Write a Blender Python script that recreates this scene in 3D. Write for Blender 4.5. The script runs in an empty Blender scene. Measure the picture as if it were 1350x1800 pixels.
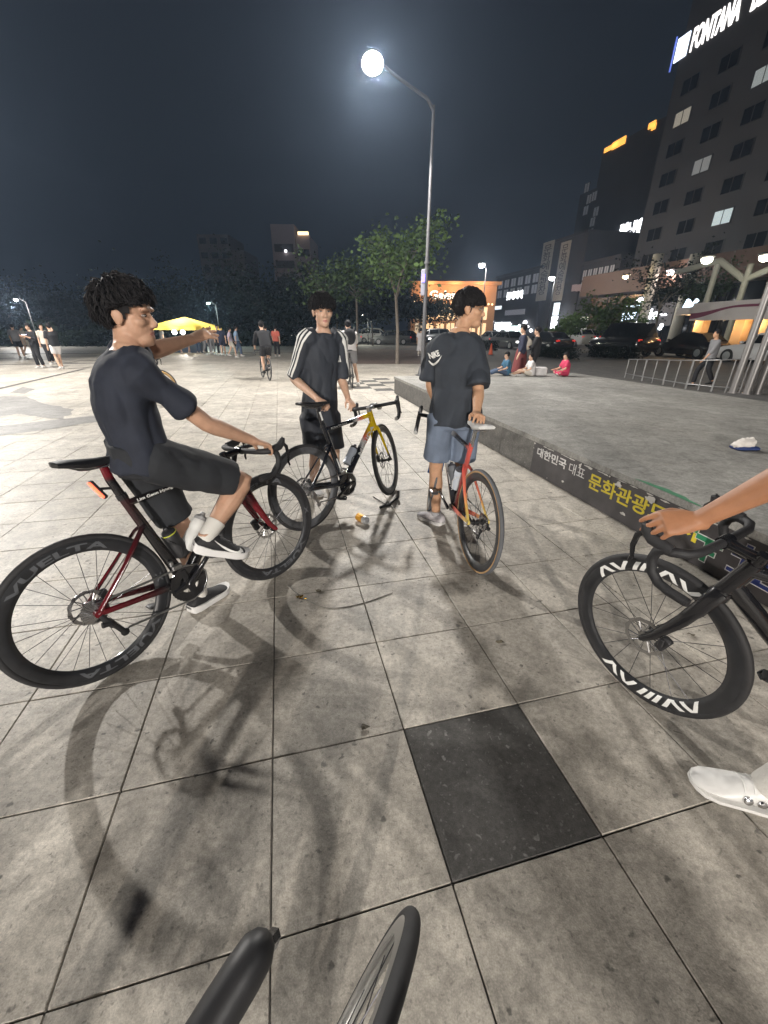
import bpy, bmesh, math, random
import numpy as np
from mathutils import Vector, Matrix, noise
from mathutils.bvhtree import BVHTree
random.seed(7)
SC = bpy.context.scene
COL = SC.collection
# ------------------------------------------------------------------ camera
CAM_H = 1.45
FPX = 697.36                      # focal length in pixels of the 1350 x 1800 photograph
PITCH, ROLL = math.radians(24.59), math.radians(0.324)
_f = Vector((0, math.cos(PITCH), -math.sin(PITCH)))
_u = Vector((0, math.sin(PITCH), math.cos(PITCH)))
_r = Vector((1, 0, 0))
_r2 = math.cos(ROLL) * _r + math.sin(ROLL) * _u
_u2 = -math.sin(ROLL) * _r + math.cos(ROLL) * _u
EYE = Vector((0, 0, CAM_H))
cam_data = bpy.data.cameras.new('camera')
cam = bpy.data.objects.new('camera', cam_data)
COL.objects.link(cam)
cam.matrix_world = Matrix(((_r2.x, _u2.x, -_f.x, 0), (_r2.y, _u2.y, -_f.y, 0), (_r2.z, _u2.z, -_f.z, CAM_H), (0, 0, 0, 1)))
cam_data.sensor_fit = 'VERTICAL'
cam_data.sensor_height = 36.0
cam_data.lens = FPX / 1800.0 * 36.0
cam_data.clip_start = 0.02
cam_data.clip_end = 3000
SC.camera = cam
SC.render.resolution_x, SC.render.resolution_y = 768, 1024
SC.view_settings.view_transform = 'Standard'
SC.view_settings.look = 'None'
SC.view_settings.exposure = 0.2
SC.view_settings.gamma = 1.0
SC.cycles.use_denoising = True
SC.cycles.use_adaptive_sampling = True
SC.cycles.adaptive_threshold = 0.04
SC.cycles.adaptive_min_samples = 20
SC.cycles.max_bounces = 4
SC.cycles.volume_bounces = 0
SC.cycles.sample_clamp_indirect = 4.0
# ------------------------------------------------------------------ night sky
world = bpy.data.worlds.new('World')
SC.world = world
world.use_nodes = True
wn, wl = world.node_tree.nodes, world.node_tree.links
wn.clear()
w_out = wn.new('ShaderNodeOutputWorld')
w_bg = wn.new('ShaderNodeBackground')
w_sky = wn.new('ShaderNodeTexSky')
w_sky.sky_type = 'NISHITA'
w_sky.sun_disc = False
w_sky.sun_elevation = math.radians(-4.0)
w_sky.sun_rotation = math.radians(200)
w_add = wn.new('ShaderNodeMixRGB'); w_add.blend_type = 'ADD'; w_add.inputs[0].default_value = 1.0
w_scl = wn.new('ShaderNodeMixRGB'); w_scl.blend_type = 'MULTIPLY'; w_scl.inputs[0].default_value = 1.0
w_scl.inputs[2].default_value = (0.06, 0.06, 0.06, 1)
wl.new(w_sky.outputs[0], w_scl.inputs[1])
wl.new(w_scl.outputs[0], w_add.inputs[1])
w_geo = wn.new('ShaderNodeTexCoord')
w_noise = wn.new('ShaderNodeTexNoise'); w_noise.inputs['Scale'].default_value = 1.3; w_noise.inputs['Detail'].default_value = 3
w_ramp = wn.new('ShaderNodeValToRGB')
w_ramp.color_ramp.elements[0].position = 0.3; w_ramp.color_ramp.elements[0].color = (0.0048, 0.0070, 0.0105, 1)
w_ramp.color_ramp.elements[1].position = 0.75; w_ramp.color_ramp.elements[1].color = (0.0078, 0.0108, 0.0150, 1)
wl.new(w_geo.outputs['Generated'], w_noise.inputs['Vector'])
wl.new(w_noise.outputs['Fac'], w_ramp.inputs[0])
wl.new(w_ramp.outputs[0], w_add.inputs[2])
wl.new(w_add.outputs[0], w_bg.inputs[0])
w_bg.inputs[1].default_value = 1.0
wl.new(w_bg.outputs[0], w_out.inputs[0])


def ray(px, py):
    a, b = (px - 675) / FPX, (900 - py) / FPX
    return _r2 * a + _u2 * b + _f


def gp(px, py, z=0.0):
    d = ray(px, py)
    return EYE + d * ((z - CAM_H) / d.z)


def at(px, py, Y):
    d = ray(px, py)
    return EYE + d * (Y / d.y)


def onplane(px, py, p0, n):
    d = ray(px, py)
    n = Vector(n)
    return EYE + d * ((Vector(p0) - EYE).dot(n) / d.dot(n))


def V(*a):
    return Vector(a)


def lerp(a, b, t):
    return a + (b - a) * t


# ------------------------------------------------------------------ materials
MATS = {}


def mat(name, col, rough=0.6, metal=0.0, var=0.0, vscale=8.0, bump=0.0, bscale=60.0, emit=None, estr=0.0, coat=0.0,
        alpha=None, rand=0.0, spec=None, trans=0.0):
    if name in MATS:
        return MATS[name]
    m = bpy.data.materials.new(name)
    m.use_nodes = True
    n, l = m.node_tree.nodes, m.node_tree.links
    b = n['Principled BSDF']
    c = tuple(col) + (1,)
    b.inputs['Base Color'].default_value = c
    b.inputs['Roughness'].default_value = rough
    b.inputs['Metallic'].default_value = metal
    if spec is not None:
        b.inputs['Specular IOR Level'].default_value = spec
    if coat:
        b.inputs['Coat Weight'].default_value = coat
        b.inputs['Coat Roughness'].default_value = 0.08
    if trans:
        b.inputs['Transmission Weight'].default_value = trans
    if var or rand:
        g = n.new('ShaderNodeNewGeometry')
        nz = n.new('ShaderNodeTexNoise'); nz.inputs['Scale'].default_value = vscale; nz.inputs['Detail'].default_value = 4
        l.new(g.outputs['Position'], nz.inputs['Vector'])
        mr = n.new('ShaderNodeMapRange')
        mr.inputs[1].default_value, mr.inputs[2].default_value = 0.25, 0.75
        mr.inputs[3].default_value, mr.inputs[4].default_value = 1 - var, 1 + var
        l.new(nz.outputs['Fac'], mr.inputs[0])
        last = mr.outputs[0]
        if rand:
            oi = n.new('ShaderNodeObjectInfo')
            m2 = n.new('ShaderNodeMapRange')
            m2.inputs[3].default_value, m2.inputs[4].default_value = 1 - rand, 1 + rand
            l.new(oi.outputs['Random'], m2.inputs[0])
            mm = n.new('ShaderNodeMath'); mm.operation = 'MULTIPLY'
            l.new(last, mm.inputs[0]); l.new(m2.outputs[0], mm.inputs[1])
            last = mm.outputs[0]
        hs = n.new('ShaderNodeMixRGB'); hs.blend_type = 'MULTIPLY'; hs.inputs[0].default_value = 1
        hs.inputs[1].default_value = c
        l.new(last, hs.inputs[2])
        l.new(hs.outputs[0], b.inputs['Base Color'])
    if bump:
        nb = n.new('ShaderNodeTexNoise'); nb.inputs['Scale'].default_value = bscale; nb.inputs['Detail'].default_value = 3
        g2 = n.new('ShaderNodeNewGeometry')
        l.new(g2.outputs['Position'], nb.inputs['Vector'])
        bp = n.new('ShaderNodeBump'); bp.inputs['Strength'].default_value = bump; bp.inputs['Distance'].default_value = 0.01
        l.new(nb.outputs['Fac'], bp.inputs['Height'])
        l.new(bp.outputs[0], b.inputs['Normal'])
    if emit is not None:
        b.inputs['Emission Color'].default_value = tuple(emit) + (1,)
        b.inputs['Emission Strength'].default_value = estr
    MATS[name] = m
    return m


def tag(o, label=None, cat=None, group=None, kind=None):
    if label: o['label'] = label
    if cat: o['category'] = cat
    if group: o['group'] = group
    if kind: o['kind'] = kind
    return o


def empty(name, loc=(0, 0, 0), label=None, cat=None, group=None, mw=None):
    o = bpy.data.objects.new(name, None)
    o.empty_display_size = 0.1
    if mw is not None:
        o.matrix_world = mw
    else:
        o.location = loc
    COL.objects.link(o)
    return tag(o, label, cat, group)


def link(name, me, parent=None, mats=None):
    o = bpy.data.objects.new(name, me)
    COL.objects.link(o)
    if parent is not None:
        o.parent = parent
    if mats:
        for m in mats:
            me.materials.append(m)
    return o


class MB:
    """collects closed shapes; build() links them as one mesh object"""

    def __init__(self):
        self.v, self.f, self.m = [], [], []
        self.k = 0

    def add(self, vs, fs, k=None):
        o = len(self.v)
        self.v += [tuple(p) for p in vs]
        self.f += [tuple(i + o for i in f) for f in fs]
        self.m += [self.k if k is None else k] * len(fs)

    def xf(self, M, start=0):
        for i in range(start, len(self.v)):
            self.v[i] = tuple(M @ Vector(self.v[i]))

    def box(self, c, s, rot=None, k=None, bev=0.0):
        hx, hy, hz = s[0] / 2, s[1] / 2, s[2] / 2
        c = Vector(c)
        if bev:
            b = min(bev, hx * .9, hy * .9, hz * .9)
            rings = []
            for (z, i) in ((-hz, b), (-hz + b, 0), (hz - b, 0), (hz, b)):
                x, y = hx - i, hy - i
                rings.append([(-x + b, -y, z), (x - b, -y, z), (x, -y + b, z), (x, y - b, z), (x - b, y, z), (-x + b, y, z), (-x, y - b, z), (-x, -y + b, z)])
            vs = [Vector(p) for r in rings for p in r]
            fs = [tuple(range(7, -1, -1)), tuple(range(24, 32))]
            for r in range(3):
                for i in range(8):
                    fs.append((r * 8 + i, r * 8 + (i + 1) % 8, r * 8 + 8 + (i + 1) % 8, r * 8 + 8 + i))
        else:
            vs = [Vector((x, y, z)) for z in (-hz, hz) for x, y in ((-hx, -hy), (hx, -hy), (hx, hy), (-hx, hy))]
            fs = [(3, 2, 1, 0), (4, 5, 6, 7), (0, 1, 5, 4), (1, 2, 6, 5), (2, 3, 7, 6), (3, 0, 4, 7)]
        if rot is not None:
            vs = [rot @ p for p in vs]
        self.add([p + c for p in vs], fs, k)
        return self

    def loft(self, rings, k=None, closed=False, caps=True):
        n = len(rings[0]); o = []
        fs = []
        m = len(rings)
        for r in range(m if closed else m - 1):
            a, b = r * n, ((r + 1) % m) * n
            for i in range(n):
                j = (i + 1) % n
                fs.append((a + i, a + j, b + j, b + i))
        if caps and not closed:
            fs.append(tuple(range(n - 1, -1, -1)))
            fs.append(tuple(range((m - 1) * n, m * n)))
        self.add([p for r in rings for p in r], fs, k)
        return self

    def tube(self, path, rad, n=10, ref=None, k=None, closed=False, caps=True):
        """rad: float, or list of float / (r_ref, r_other). ref = direction the first radius is measured along"""
        path = [Vector(p) for p in path]
        m = len(path)
        if not isinstance(rad, (list, tuple)) or (len(rad) == 2 and m != 2 and isinstance(rad, tuple)):
            rad = [rad] * m
        elif len(rad) != m:
            rad = [rad[0] if not isinstance(rad[0], float) else lerp(rad[0], rad[-1], i / (m - 1)) for i in range(m)]
        x = None
        rings = []
        for i in range(m):
            if closed:
                t = path[(i + 1) % m] - path[i - 1]
            else:
                t = path[min(i + 1, m - 1)] - path[max(i - 1, 0)]
            if t.length < 1e-9: t = Vector((0, 0, 1))
            t.normalize()
            if ref is not None:
                x = Vector(ref)
            elif x is None:
                x = Vector((0, 0, 1)) if abs(t.z) < .9 else Vector((1, 0, 0))
            x = x - t * x.dot(t)
            if x.length < 1e-6: x = t.orthogonal()
            x.normalize()
            y = t.cross(x)
            r = rad[i]
            rx, ry = (r if isinstance(r, (tuple, list)) else (r, r))
            rings.append([path[i] + x * (rx * math.cos(2 * math.pi * q / n)) + y * (ry * math.sin(2 * math.pi * q / n)) for q in range(n)])
        return self.loft(rings, k, closed, caps)

    def ell(self, c, r, rot=None, nu=14, nv=9, k=None):
        c = Vector(c)
        if not isinstance(r, (tuple, list, Vector)): r = (r, r, r)
        vs, fs = [], []
        for i in range(1, nv):
            th = math.pi * i / nv
            for j in range(nu):
                ph = 2 * math.pi * j / nu
                vs.append(Vector((r[0] * math.sin(th) * math.cos(ph), r[1] * math.sin(th) * math.sin(ph), r[2] * math.cos(th))))
        top, bot = len(vs), len(vs) + 1
        vs += [Vector((0, 0, r[2])), Vector((0, 0, -r[2]))]
        for i in range(nv - 2):
            for j in range(nu):
                a, b = i * nu + j, i * nu + (j + 1) % nu
                fs.append((a, a + nu, b + nu, b))
        for j in range(nu):
            fs.append((top, j, (j + 1) % nu))
            e = (nv - 2) * nu
            fs.append((bot, e + (j + 1) % nu, e + j))
        if rot is not None: vs = [rot @ p for p in vs]
        self.add([p + c for p in vs], fs, k)
        return self

    def lathe(self, prof, n=32, axis='Y', c=(0, 0, 0), k=None, closed=True):
        """prof: list of (radius, along axis); closed profile loop"""
        c = Vector(c)
        rings = []
        for q in range(n):
            a = 2 * math.pi * q / n
            ca, sa = math.cos(a), math.sin(a)
            ring = []
            for r, h in prof:
                p = (r * ca, h, r * sa) if axis == 'Y' else ((r * ca, r * sa, h) if axis == 'Z' else (h, r * ca, r * sa))
                ring.append(c + Vector(p))
            rings.append(ring)
        if not closed:
            m = len(prof); fs = []
            for q in range(n):
                a, b = q * m, ((q + 1) % n) * m
                for i in range(m - 1):
                    fs.append((a + i, a + i + 1, b + i + 1, b + i))
            self.add([p for r in rings for p in r], fs, k)
        else:
            self.loft(rings, k, closed=True)
        return self

    def disc(self, c, r, h, n=20, axis='Y', k=None):
        ax = {'X': Vector((1, 0, 0)), 'Y': Vector((0, 1, 0)), 'Z': Vector((0, 0, 1))}[axis]
        c = Vector(c)
        return self.tube([c - ax * h / 2, c + ax * h / 2], [float(r), float(r)], n, k=k)

    def mesh(self, name='m'):
        me = bpy.data.meshes.new(name)
        me.from_pydata(self.v, [], self.f)
        if any(self.m):
            me.polygons.foreach_set('material_index', self.m)
        me.update()
        return me

    def build(self, name, mats, parent=None, smooth=True, world=False, fixn=True):
        if world and parent is not None:
            inv = parent.matrix_world.inverted() if parent.type != 'EMPTY' else Matrix.Translation(-Vector(parent.location))
            self.xf(inv)
        me = self.mesh(name)
        if fixn:
            bm = bmesh.new(); bm.from_mesh(me)
            bmesh.ops.recalc_face_normals(bm, faces=bm.faces)
            bm.to_mesh(me); bm.free()
        if not isinstance(mats, (list, tuple)): mats = [mats]
        for m in mats: me.materials.append(m)
        if smooth:
            me.polygons.foreach_set('use_smooth', [True] * len(me.polygons))
            try: me.set_sharp_from_angle(angle=math.radians(40))
            except Exception: pass
        return link(name, me, parent)


def remesh(mb, voxel, smooth=3, fac=0.5):
    me = mb.mesh('tmp')
    ob = bpy.data.objects.new('tmp', me)
    COL.objects.link(ob)
    r = ob.modifiers.new('r', 'REMESH'); r.mode = 'VOXEL'; r.voxel_size = voxel
    if smooth:
        s = ob.modifiers.new('s', 'SMOOTH'); s.iterations = smooth; s.factor = fac
    dg = bpy.context.evaluated_depsgraph_get()
    out = bpy.data.meshes.new_from_object(ob.evaluated_get(dg))
    bpy.data.objects.remove(ob)
    bpy.data.meshes.remove(me)
    out.polygons.foreach_set('use_smooth', [True] * len(out.polygons))
    return out


def verts_np(me):
    a = np.empty(len(me.vertices) * 3, dtype=np.float32)
    me.vertices.foreach_get('co', a)
    return a.reshape(-1, 3)


def set_verts(me, a):
    me.vertices.foreach_set('co', np.ascontiguousarray(a, dtype=np.float32).ravel())
    me.update()


def wrinkle(me, amp, freq, fine=0.0, seed=0.0):
    """cloth folds: push vertices along their normals by stretched noise"""
    me.update()
    a = verts_np(me)
    nr = np.array([v.normal[:] for v in me.vertices])
    fx, fy, fz = freq
    d = np.empty(len(a))
    for i, (x, y, z) in enumerate(a):
        q = noise.noise((x * fx + seed, y * fy, z * fz))
        d[i] = amp * (abs(q) * 2 - .5) + (fine * noise.noise((x * fx * 3, y * fy * 3, z * fz * 3 + seed)) if fine else 0)
    set_verts(me, a + nr * d[:, None])


_txt = {}


def text_geo(s, bold=0.0, shear=0.0):
    """flat 2D outline of a word: verts (height about 1, x from 0) and faces"""
    key = (s, bold, shear)
    if key in _txt: return _txt[key]
    cu = bpy.data.curves.new('t', 'FONT')
    cu.body = s; cu.offset = bold; cu.shear = shear; cu.resolution_u = 3
    ob = bpy.data.objects.new('t', cu); COL.objects.link(ob)
    dg = bpy.context.evaluated_depsgraph_get()
    me = bpy.data.meshes.new_from_object(ob.evaluated_get(dg))
    vs = [v.co.copy() for v in me.vertices]
    fs = [tuple(p.vertices) for p in me.polygons]
    bpy.data.objects.remove(ob); bpy.data.meshes.remove(me); bpy.data.curves.remove(cu)
    if vs:
        x0, x1 = min(v.x for v in vs), max(v.x for v in vs)
        y0, y1 = min(v.y for v in vs), max(v.y for v in vs)
        w, h = max(x1 - x0, 1e-6), max(y1 - y0, 1e-6)
        vs = [((v.x - x0) / w, (v.y - y0) / h) for v in vs]
        _txt[key] = (vs, fs, w / h)
    else:
        _txt[key] = ([], [], 1)
    return _txt[key]


def subdiv2d(vs, fs, cut):
    bm = bmesh.new()
    q = [bm.verts.new((x, y, 0)) for x, y in vs]
    for f in fs:
        try: bm.faces.new([q[i] for i in f])
        except ValueError: pass
    bmesh.ops.triangulate(bm, faces=bm.faces)
    for _ in range(4):
        e = [e for e in bm.edges if e.calc_length() > cut]
        if not e: break
        bmesh.ops.subdivide_edges(bm, edges=e, cuts=1)
        bmesh.ops.triangulate(bm, faces=bm.faces)
    bm.verts.index_update()
    r = [(v.co.x, v.co.y) for v in bm.verts], [tuple(v.index for v in f.verts) for f in bm.faces]
    bm.free()
    return r


def bvh_of(ob):
    me = ob.data
    M = Matrix.Identity(4)
    o = ob
    while o is not None:
        M = (o.matrix_basis if o.parent is None else o.matrix_parent_inverse @ o.matrix_basis) @ M
        o = o.parent
    return BVHTree.FromPolygons([M @ v.co for v in me.vertices], [tuple(p.vertices) for p in me.polygons])


def decal(name, geo, org, xd, yd, bvh, rd, m, parent, off=0.0015, cut=0.12, world=True):
    """print a flat 2D shape (unit square scaled by xd, yd) onto a surface hit along rd"""
    vs, fs = subdiv2d(geo[0], geo[1], cut)
    org, xd, yd, rd = Vector(org), Vector(xd), Vector(yd), Vector(rd).normalized()
    out = []
    for x, y in vs:
        p = org + xd * x + yd * y
        h = bvh.ray_cast(p - rd * .12, rd, .3)
        if h[0] is None:
            h2 = bvh.find_nearest(p)
            out.append(h2[0] + (h2[1] if h2[1].dot(rd) < 0 else -h2[1]) * off)
        else:
            n = h[1] if h[1].dot(rd) < 0 else -h[1]
            out.append(h[0] + n * off)
    mb = MB(); mb.add(out, fs)
    return mb.build(name, m, parent, smooth=False, world=world, fixn=False)


def quadstrip(pts_w):
    """2D ribbon geometry: list of (x, y0, y1)"""
    vs, fs = [], []
    for x, a, b in pts_w: vs += [(x, a), (x, b)]
    for i in range(len(pts_w) - 1): fs.append((2 * i, 2 * i + 2, 2 * i + 3, 2 * i + 1))
    return vs, fs


SWOOSH = quadstrip([(0.0, .30, .34), (.06, .16, .36), (.14, .06, .26), (.22, .0, .2), (.32, .0, .2), (.45, .08, .27), (.6, .22, .39), (.75, .40, .53), (.9, .62, .7), (1.0, .80, .82)])
# ------------------------------------------------------------------ paved square
TYAW = 0.24049
EX = V(math.cos(TYAW), math.sin(TYAW), 0)
EY = V(-math.sin(TYAW), math.cos(TYAW), 0)
T0 = (EX * -0.4668 + EY * 0.7109) * CAM_H
TS, TT = 0.3505 * CAM_H, 0.3505 * 0.9852 * CAM_H
TROT = Matrix.Rotation(TYAW, 4, 'Z')


def paving_material(name, base, dark, spot, rough=.55, spark=False):
    m = bpy.data.materials.new(name); m.use_nodes = True
    n, l = m.node_tree.nodes, m.node_tree.links
    b = n['Principled BSDF']
    g = n.new('ShaderNodeNewGeometry')
    oi = n.new('ShaderNodeObjectInfo')

    def nz(scale, detail=4, rough_=.6, vec=None, dist=0):
        t = n.new('ShaderNodeTexNoise'); t.inputs['Scale'].default_value = scale; t.inputs['Detail'].default_value = detail
        t.inputs['Roughness'].default_value = rough_; t.inputs['Distortion'].default_value = dist
        l.new(vec if vec is not None else g.outputs['Position'], t.inputs['Vector']); return t.outputs['Fac']

    def ramp(src, p0, p1, c0, c1):
        r = n.new('ShaderNodeValToRGB'); e = r.color_ramp.elements
        e[0].position, e[1].position = p0, p1
        e[0].color = (c0,) * 3 + (1,) if not isinstance(c0, tuple) else c0 + (1,)
        e[1].color = (c1,) * 3 + (1,) if not isinstance(c1, tuple) else c1 + (1,)
        l.new(src, r.inputs[0]); return r.outputs[0]

    def mix(fac, a, c, mode='MIX'):
        x = n.new('ShaderNodeMixRGB'); x.blend_type = mode
        for i, v in ((0, fac), (1, a), (2, c)):
            if isinstance(v, (int, float)): x.inputs[i].default_value = v if i == 0 else (v, v, v, 1)
            elif isinstance(v, tuple): x.inputs[i].default_value = v + (1,)
            else: l.new(v, x.inputs[i])
        return x.outputs[0]
    c = mix(ramp(nz(240, 2, .6), .35, .68, 0.0, 1.0), tuple(x * .84 for x in base), tuple(min(1, x * 1.14) for x in base))
    c = mix(1.0, c, ramp(nz(1.1, 5, .6), .30, .68, .72, 1.16), 'MULTIPLY')
    c = mix(1.0, c, ramp(nz(6.5, 6, .7, dist=.8), .34, .60, .66, 1.06), 'MULTIPLY')
    c = mix(.8, c, ramp(nz(.35, 3, .5), .35, .62, (.80, .78, .74), (1.06, 1.05, 1.03)), 'MULTIPLY')
    # worn dark blotches, chewing gum and scuffs
    st = ramp(nz(2.6, 6, .72, dist=1.4), .60, .70, 0.0, 1.0)
    c = mix(mix(1.0, st, ramp(nz(.55, 3), .46, .62, 0.0, .55), 'MULTIPLY'), c, dark)
    vo = n.new('ShaderNodeTexVoronoi'); vo.inputs['Scale'].default_value = 4.6; vo.inputs['Randomness'].default_value = 1
    wv = n.new('ShaderNodeVectorMath'); wv.operation = 'ADD'
    wn_ = n.new('ShaderNodeTexNoise'); wn_.inputs['Scale'].default_value = 28; wn_.inputs['Detail'].default_value = 3
    l.new(g.outputs['Position'], wn_.inputs['Vector'])
    ws = n.new('ShaderNodeVectorMath'); ws.operation = 'SCALE'; ws.inputs[3].default_value = .06
    l.new(wn_.outputs['Color'], ws.inputs[0]); l.new(g.outputs['Position'], wv.inputs[0]); l.new(ws.outputs[0], wv.inputs[1])
    l.new(wv.outputs[0], vo.inputs['Vector'])
    gum = ramp(vo.outputs['Distance'], .055, .085, 1.0, 0.0)
    gate = ramp(vo.outputs['Color'], .52, .56, 0.0, .75)
    c = mix(mix(1.0, gum, gate, 'MULTIPLY'), c, spot)
    vo2 = n.new('ShaderNodeTexVoronoi'); vo2.inputs['Scale'].default_value = 17; l.new(wv.outputs[0], vo2.inputs['Vector'])
    g2 = ramp(vo2.outputs['Distance'], .09, .17, 1.0, 0.0)
    c = mix(mix(1.0, g2, ramp(vo2.outputs['Color'], .50, .55, 0.0, .78), 'MULTIPLY'), c, spot)
    vo3 = n.new('ShaderNodeTexVoronoi'); vo3.inputs['Scale'].default_value = 52; l.new(wv.outputs[0], vo3.inputs['Vector'])
    g3 = ramp(vo3.outputs['Distance'], .16, .30, 1.0, 0.0)
    c = mix(mix(1.0, g3, ramp(vo3.outputs['Color'], .45, .52, 0.0, .42), 'MULTIPLY'), c, spot)
    c = mix(1.0, c, ramp(nz(46, 3, .7), .36, .64, .80, 1.14), 'MULTIPLY')
    mr = n.new('ShaderNodeMapRange'); mr.inputs[3].default_value, mr.inputs[4].default_value = .92, 1.07
    l.new(oi.outputs['Random'], mr.inputs[0])
    c = mix(1.0, c, mr.outputs[0], 'MULTIPLY')
    l.new(c, b.inputs['Base Color'])
    rr = n.new('ShaderNodeMapRange'); rr.inputs[3].default_value, rr.inputs[4].default_value = rough - .10, rough + .16
    l.new(nz(3.2, 4), rr.inputs[0]); l.new(rr.outputs[0], b.inputs['Roughness'])
    bp = n.new('ShaderNodeBump'); bp.inputs['Strength'].default_value = .25; bp.inputs['Distance'].default_value = .004
    l.new(nz(120, 4), bp.inputs['Height']); l.new(bp.outputs[0], b.inputs['Normal'])
    return m


tile_light = paving_material('granite_light', (.50, .465, .415), (.13, .122, .112), (.085, .08, .072))
tile_dark = paving_material('granite_dark', (.098, .095, .092), (.055, .054, .052), (.24, .235, .225), .85)
tile_mid = paving_material('granite_grey', (.235, .228, .22), (.10, .097, .092), (.06, .058, .055))
joint_m = mat('joint_sand', (.12, .11, .098), .9, var=.3, vscale=30)
road_m = mat('asphalt', (.10, .097, .094), .85, var=.25, vscale=2.0, bump=.4, bscale=90)

mb = MB(); mb.add([(-190, -70, -.5), (230, -70, -.5), (230, 330, -.5), (-190, 330, -.5), (-190, -70, -.016), (230, -70, -.016), (230, 330, -.016), (-190, 330, -.016)],
                  [(3, 2, 1, 0), (4, 5, 6, 7), (0, 1, 5, 4), (1, 2, 6, 5), (2, 3, 7, 6), (3, 0, 4, 7)])
ground = mb.build('ground', paving_material('far_ground', (.36, .345, .325), (.16, .15, .14), (.2, .19, .18)), smooth=False)
tag(ground, kind='structure')

plaza = MB()
plaza.add([T0 + EX * a * TS + EY * b * TT + V(0, 0, -.010) for a, b in ((-64, -14), (34, -14), (34, 62), (-64, 62))], [(0, 1, 2, 3)])
plaza = plaza.build('paved_square', joint_m, smooth=False)
tag(plaza, kind='structure')

G_ = .0026
tb = MB()
tb.box((TS / 2, -TT / 2, -.014), (TS - 2 * G_, TT - 2 * G_, .028), bev=.0022)
tme = tb.mesh('paving_tile')
tme.materials.append(tile_light)
tme.polygons.foreach_set('use_smooth', [False] * len(tme.polygons))
tme_d = tme.copy(); tme_d.materials.clear(); tme_d.materials.append(tile_dark)
tme_m = tme.copy(); tme_m.materials.clear(); tme_m.materials.append(tile_mid)


def cell_of(px, py):
    p = gp(px, py) - T0
    return math.floor(p.dot(EX) / TS), math.floor(-p.dot(EY) / TT)


DARK = {(2, 0)}
for q in ((670, 667), (650, 670), (630, 675), (659, 677), (683, 673), (635, 682), (674, 685)):
    c0 = cell_of(*q)
    DARK.add(c0)
cells = []
for i in range(-62, 34):
    for j in range(-60, 14):
        c = T0 + EX * (i + .5) * TS - EY * (j + .5) * TT
        d = c - EYE
        z = d.dot(_f)
        if z < .15:
            vis = False
        else:
            a, b = 675 + FPX * d.dot(_r2) / z, 900 - FPX * d.dot(_u2) / z
            vis = -140 < a < 1490 and b < 2000
        # under the stage nothing is laid
        rel = c - V(0.25, 10.5, 0)
        if rel.dot(EX) > .15 and rel.dot(EY) < -.15 and rel.dot(EX) < 5.0: continue
        cells.append((0 if vis else 1, c.x * c.x + c.y * c.y, i, j))
cells.sort()
vis_cells = [c for c in cells if c[0] == 0]
for _, _, i, j in vis_cells[:300]:
    o = link('paving_tile', tme_d if (i, j) in DARK else tme, plaza)
    o.location = T0 + EX * i * TS - EY * j * TT + V(0, 0, random.uniform(-.0008, .0008))
    o.rotation_euler = (random.uniform(-.0012, .0012), random.uniform(-.0012, .0012), TYAW)
rest = vis_cells[300:] + [c for c in cells if c[0] == 1 and c[1] < 400]
rb_ = MB()
for _, dd, i, j in rest:
    k = 1 if (i, j) in DARK else 0
    p = T0 + EX * i * TS - EY * j * TT
    q = [p + EX * a * TS - EY * b * TT for a, b in ((.005, .005), (.995, .005), (.995, .995), (.005, .995))]
    rb_.add([x + V(0, 0, 0) for x in q] + [x + V(0, 0, -.009) for x in q], [(3, 2, 1, 0), (0, 1, 5, 4), (1, 2, 6, 5), (2, 3, 7, 6), (3, 0, 4, 7)], k)
ro = rb_.build('paving', [tile_light, tile_dark], plaza, smooth=False)
tag(ro, kind='stuff')

# drain channels set in the square on the left
for (a, b, w) in (((-60, 697), (150, 648), .16), ((-40, 641.5), (175, 638.5), .30), ((-30, 630), (190, 634), .25)):
    p, q = gp(*a), gp(*b)
    d = (q - p).normalized(); n = V(-d.y, d.x, 0) * w / 2
    m_ = MB(); m_.add([p - n + V(0, 0, .004), q - n + V(0, 0, .004), q + n + V(0, 0, .004), p + n + V(0, 0, .004)], [(0, 1, 2, 3)])
    o = m_.build('drain_channel', mat('drain_iron', (.07, .066, .06), .7, var=.3), plaza, smooth=False)

# road beyond, on the right
rd = MB()
rd.add([V(*q, .004) for q in ((9.4, -6), (150, 20), (150, 150), (-40, 150), (-1.5, 31.0), (5.6, 12.0))], [(0, 1, 2, 3, 4, 5)])
rd = tag(rd.build('road', road_m, smooth=False), kind='structure')

# planting strip behind the trees (brownish paving where the trees stand)
ps = MB(); q = [gp(585, 640), gp(760, 640), gp(860, 618), gp(560, 612)]
ps.add([p + V(0, 0, .009) for p in q], [(0, 1, 2, 3)])
tag(ps.build('brick_path', mat('brown_paving', (.12, .085, .07), .8, var=.3, vscale=3), smooth=False), kind='structure')

# ------------------------------------------------------------------ low stage with painted front
STH = .40
S0 = V(0.25, 10.5, 0)                         # far left corner of the stage
SU = -EY                                      # runs towards the viewer along the front face
SF = V(2.17, 2.16, 0) - S0
SU = SF.normalized()
SN = V(SU.y, -SU.x, 0) * -1                   # into the stage
if SN.x < 0: SN = -SN
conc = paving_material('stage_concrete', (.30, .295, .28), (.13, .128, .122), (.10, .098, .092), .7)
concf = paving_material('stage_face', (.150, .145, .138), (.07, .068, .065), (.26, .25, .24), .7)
stage = empty('stage', S0, 'low grey concrete stage with painted lettering along its front face', 'stage')
SL, SWD = 15.0, 5.15
mb = MB()
q = [S0, S0 + SU * SL, S0 + SU * SL + SN * SWD, S0 + SN * SWD]
ins = [q[0] + SU * .02 + SN * .02, q[1] - SU * .02 + SN * .02, q[2] - SU * .02 - SN * .02, q[3] + SU * .02 - SN * .02]
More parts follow.
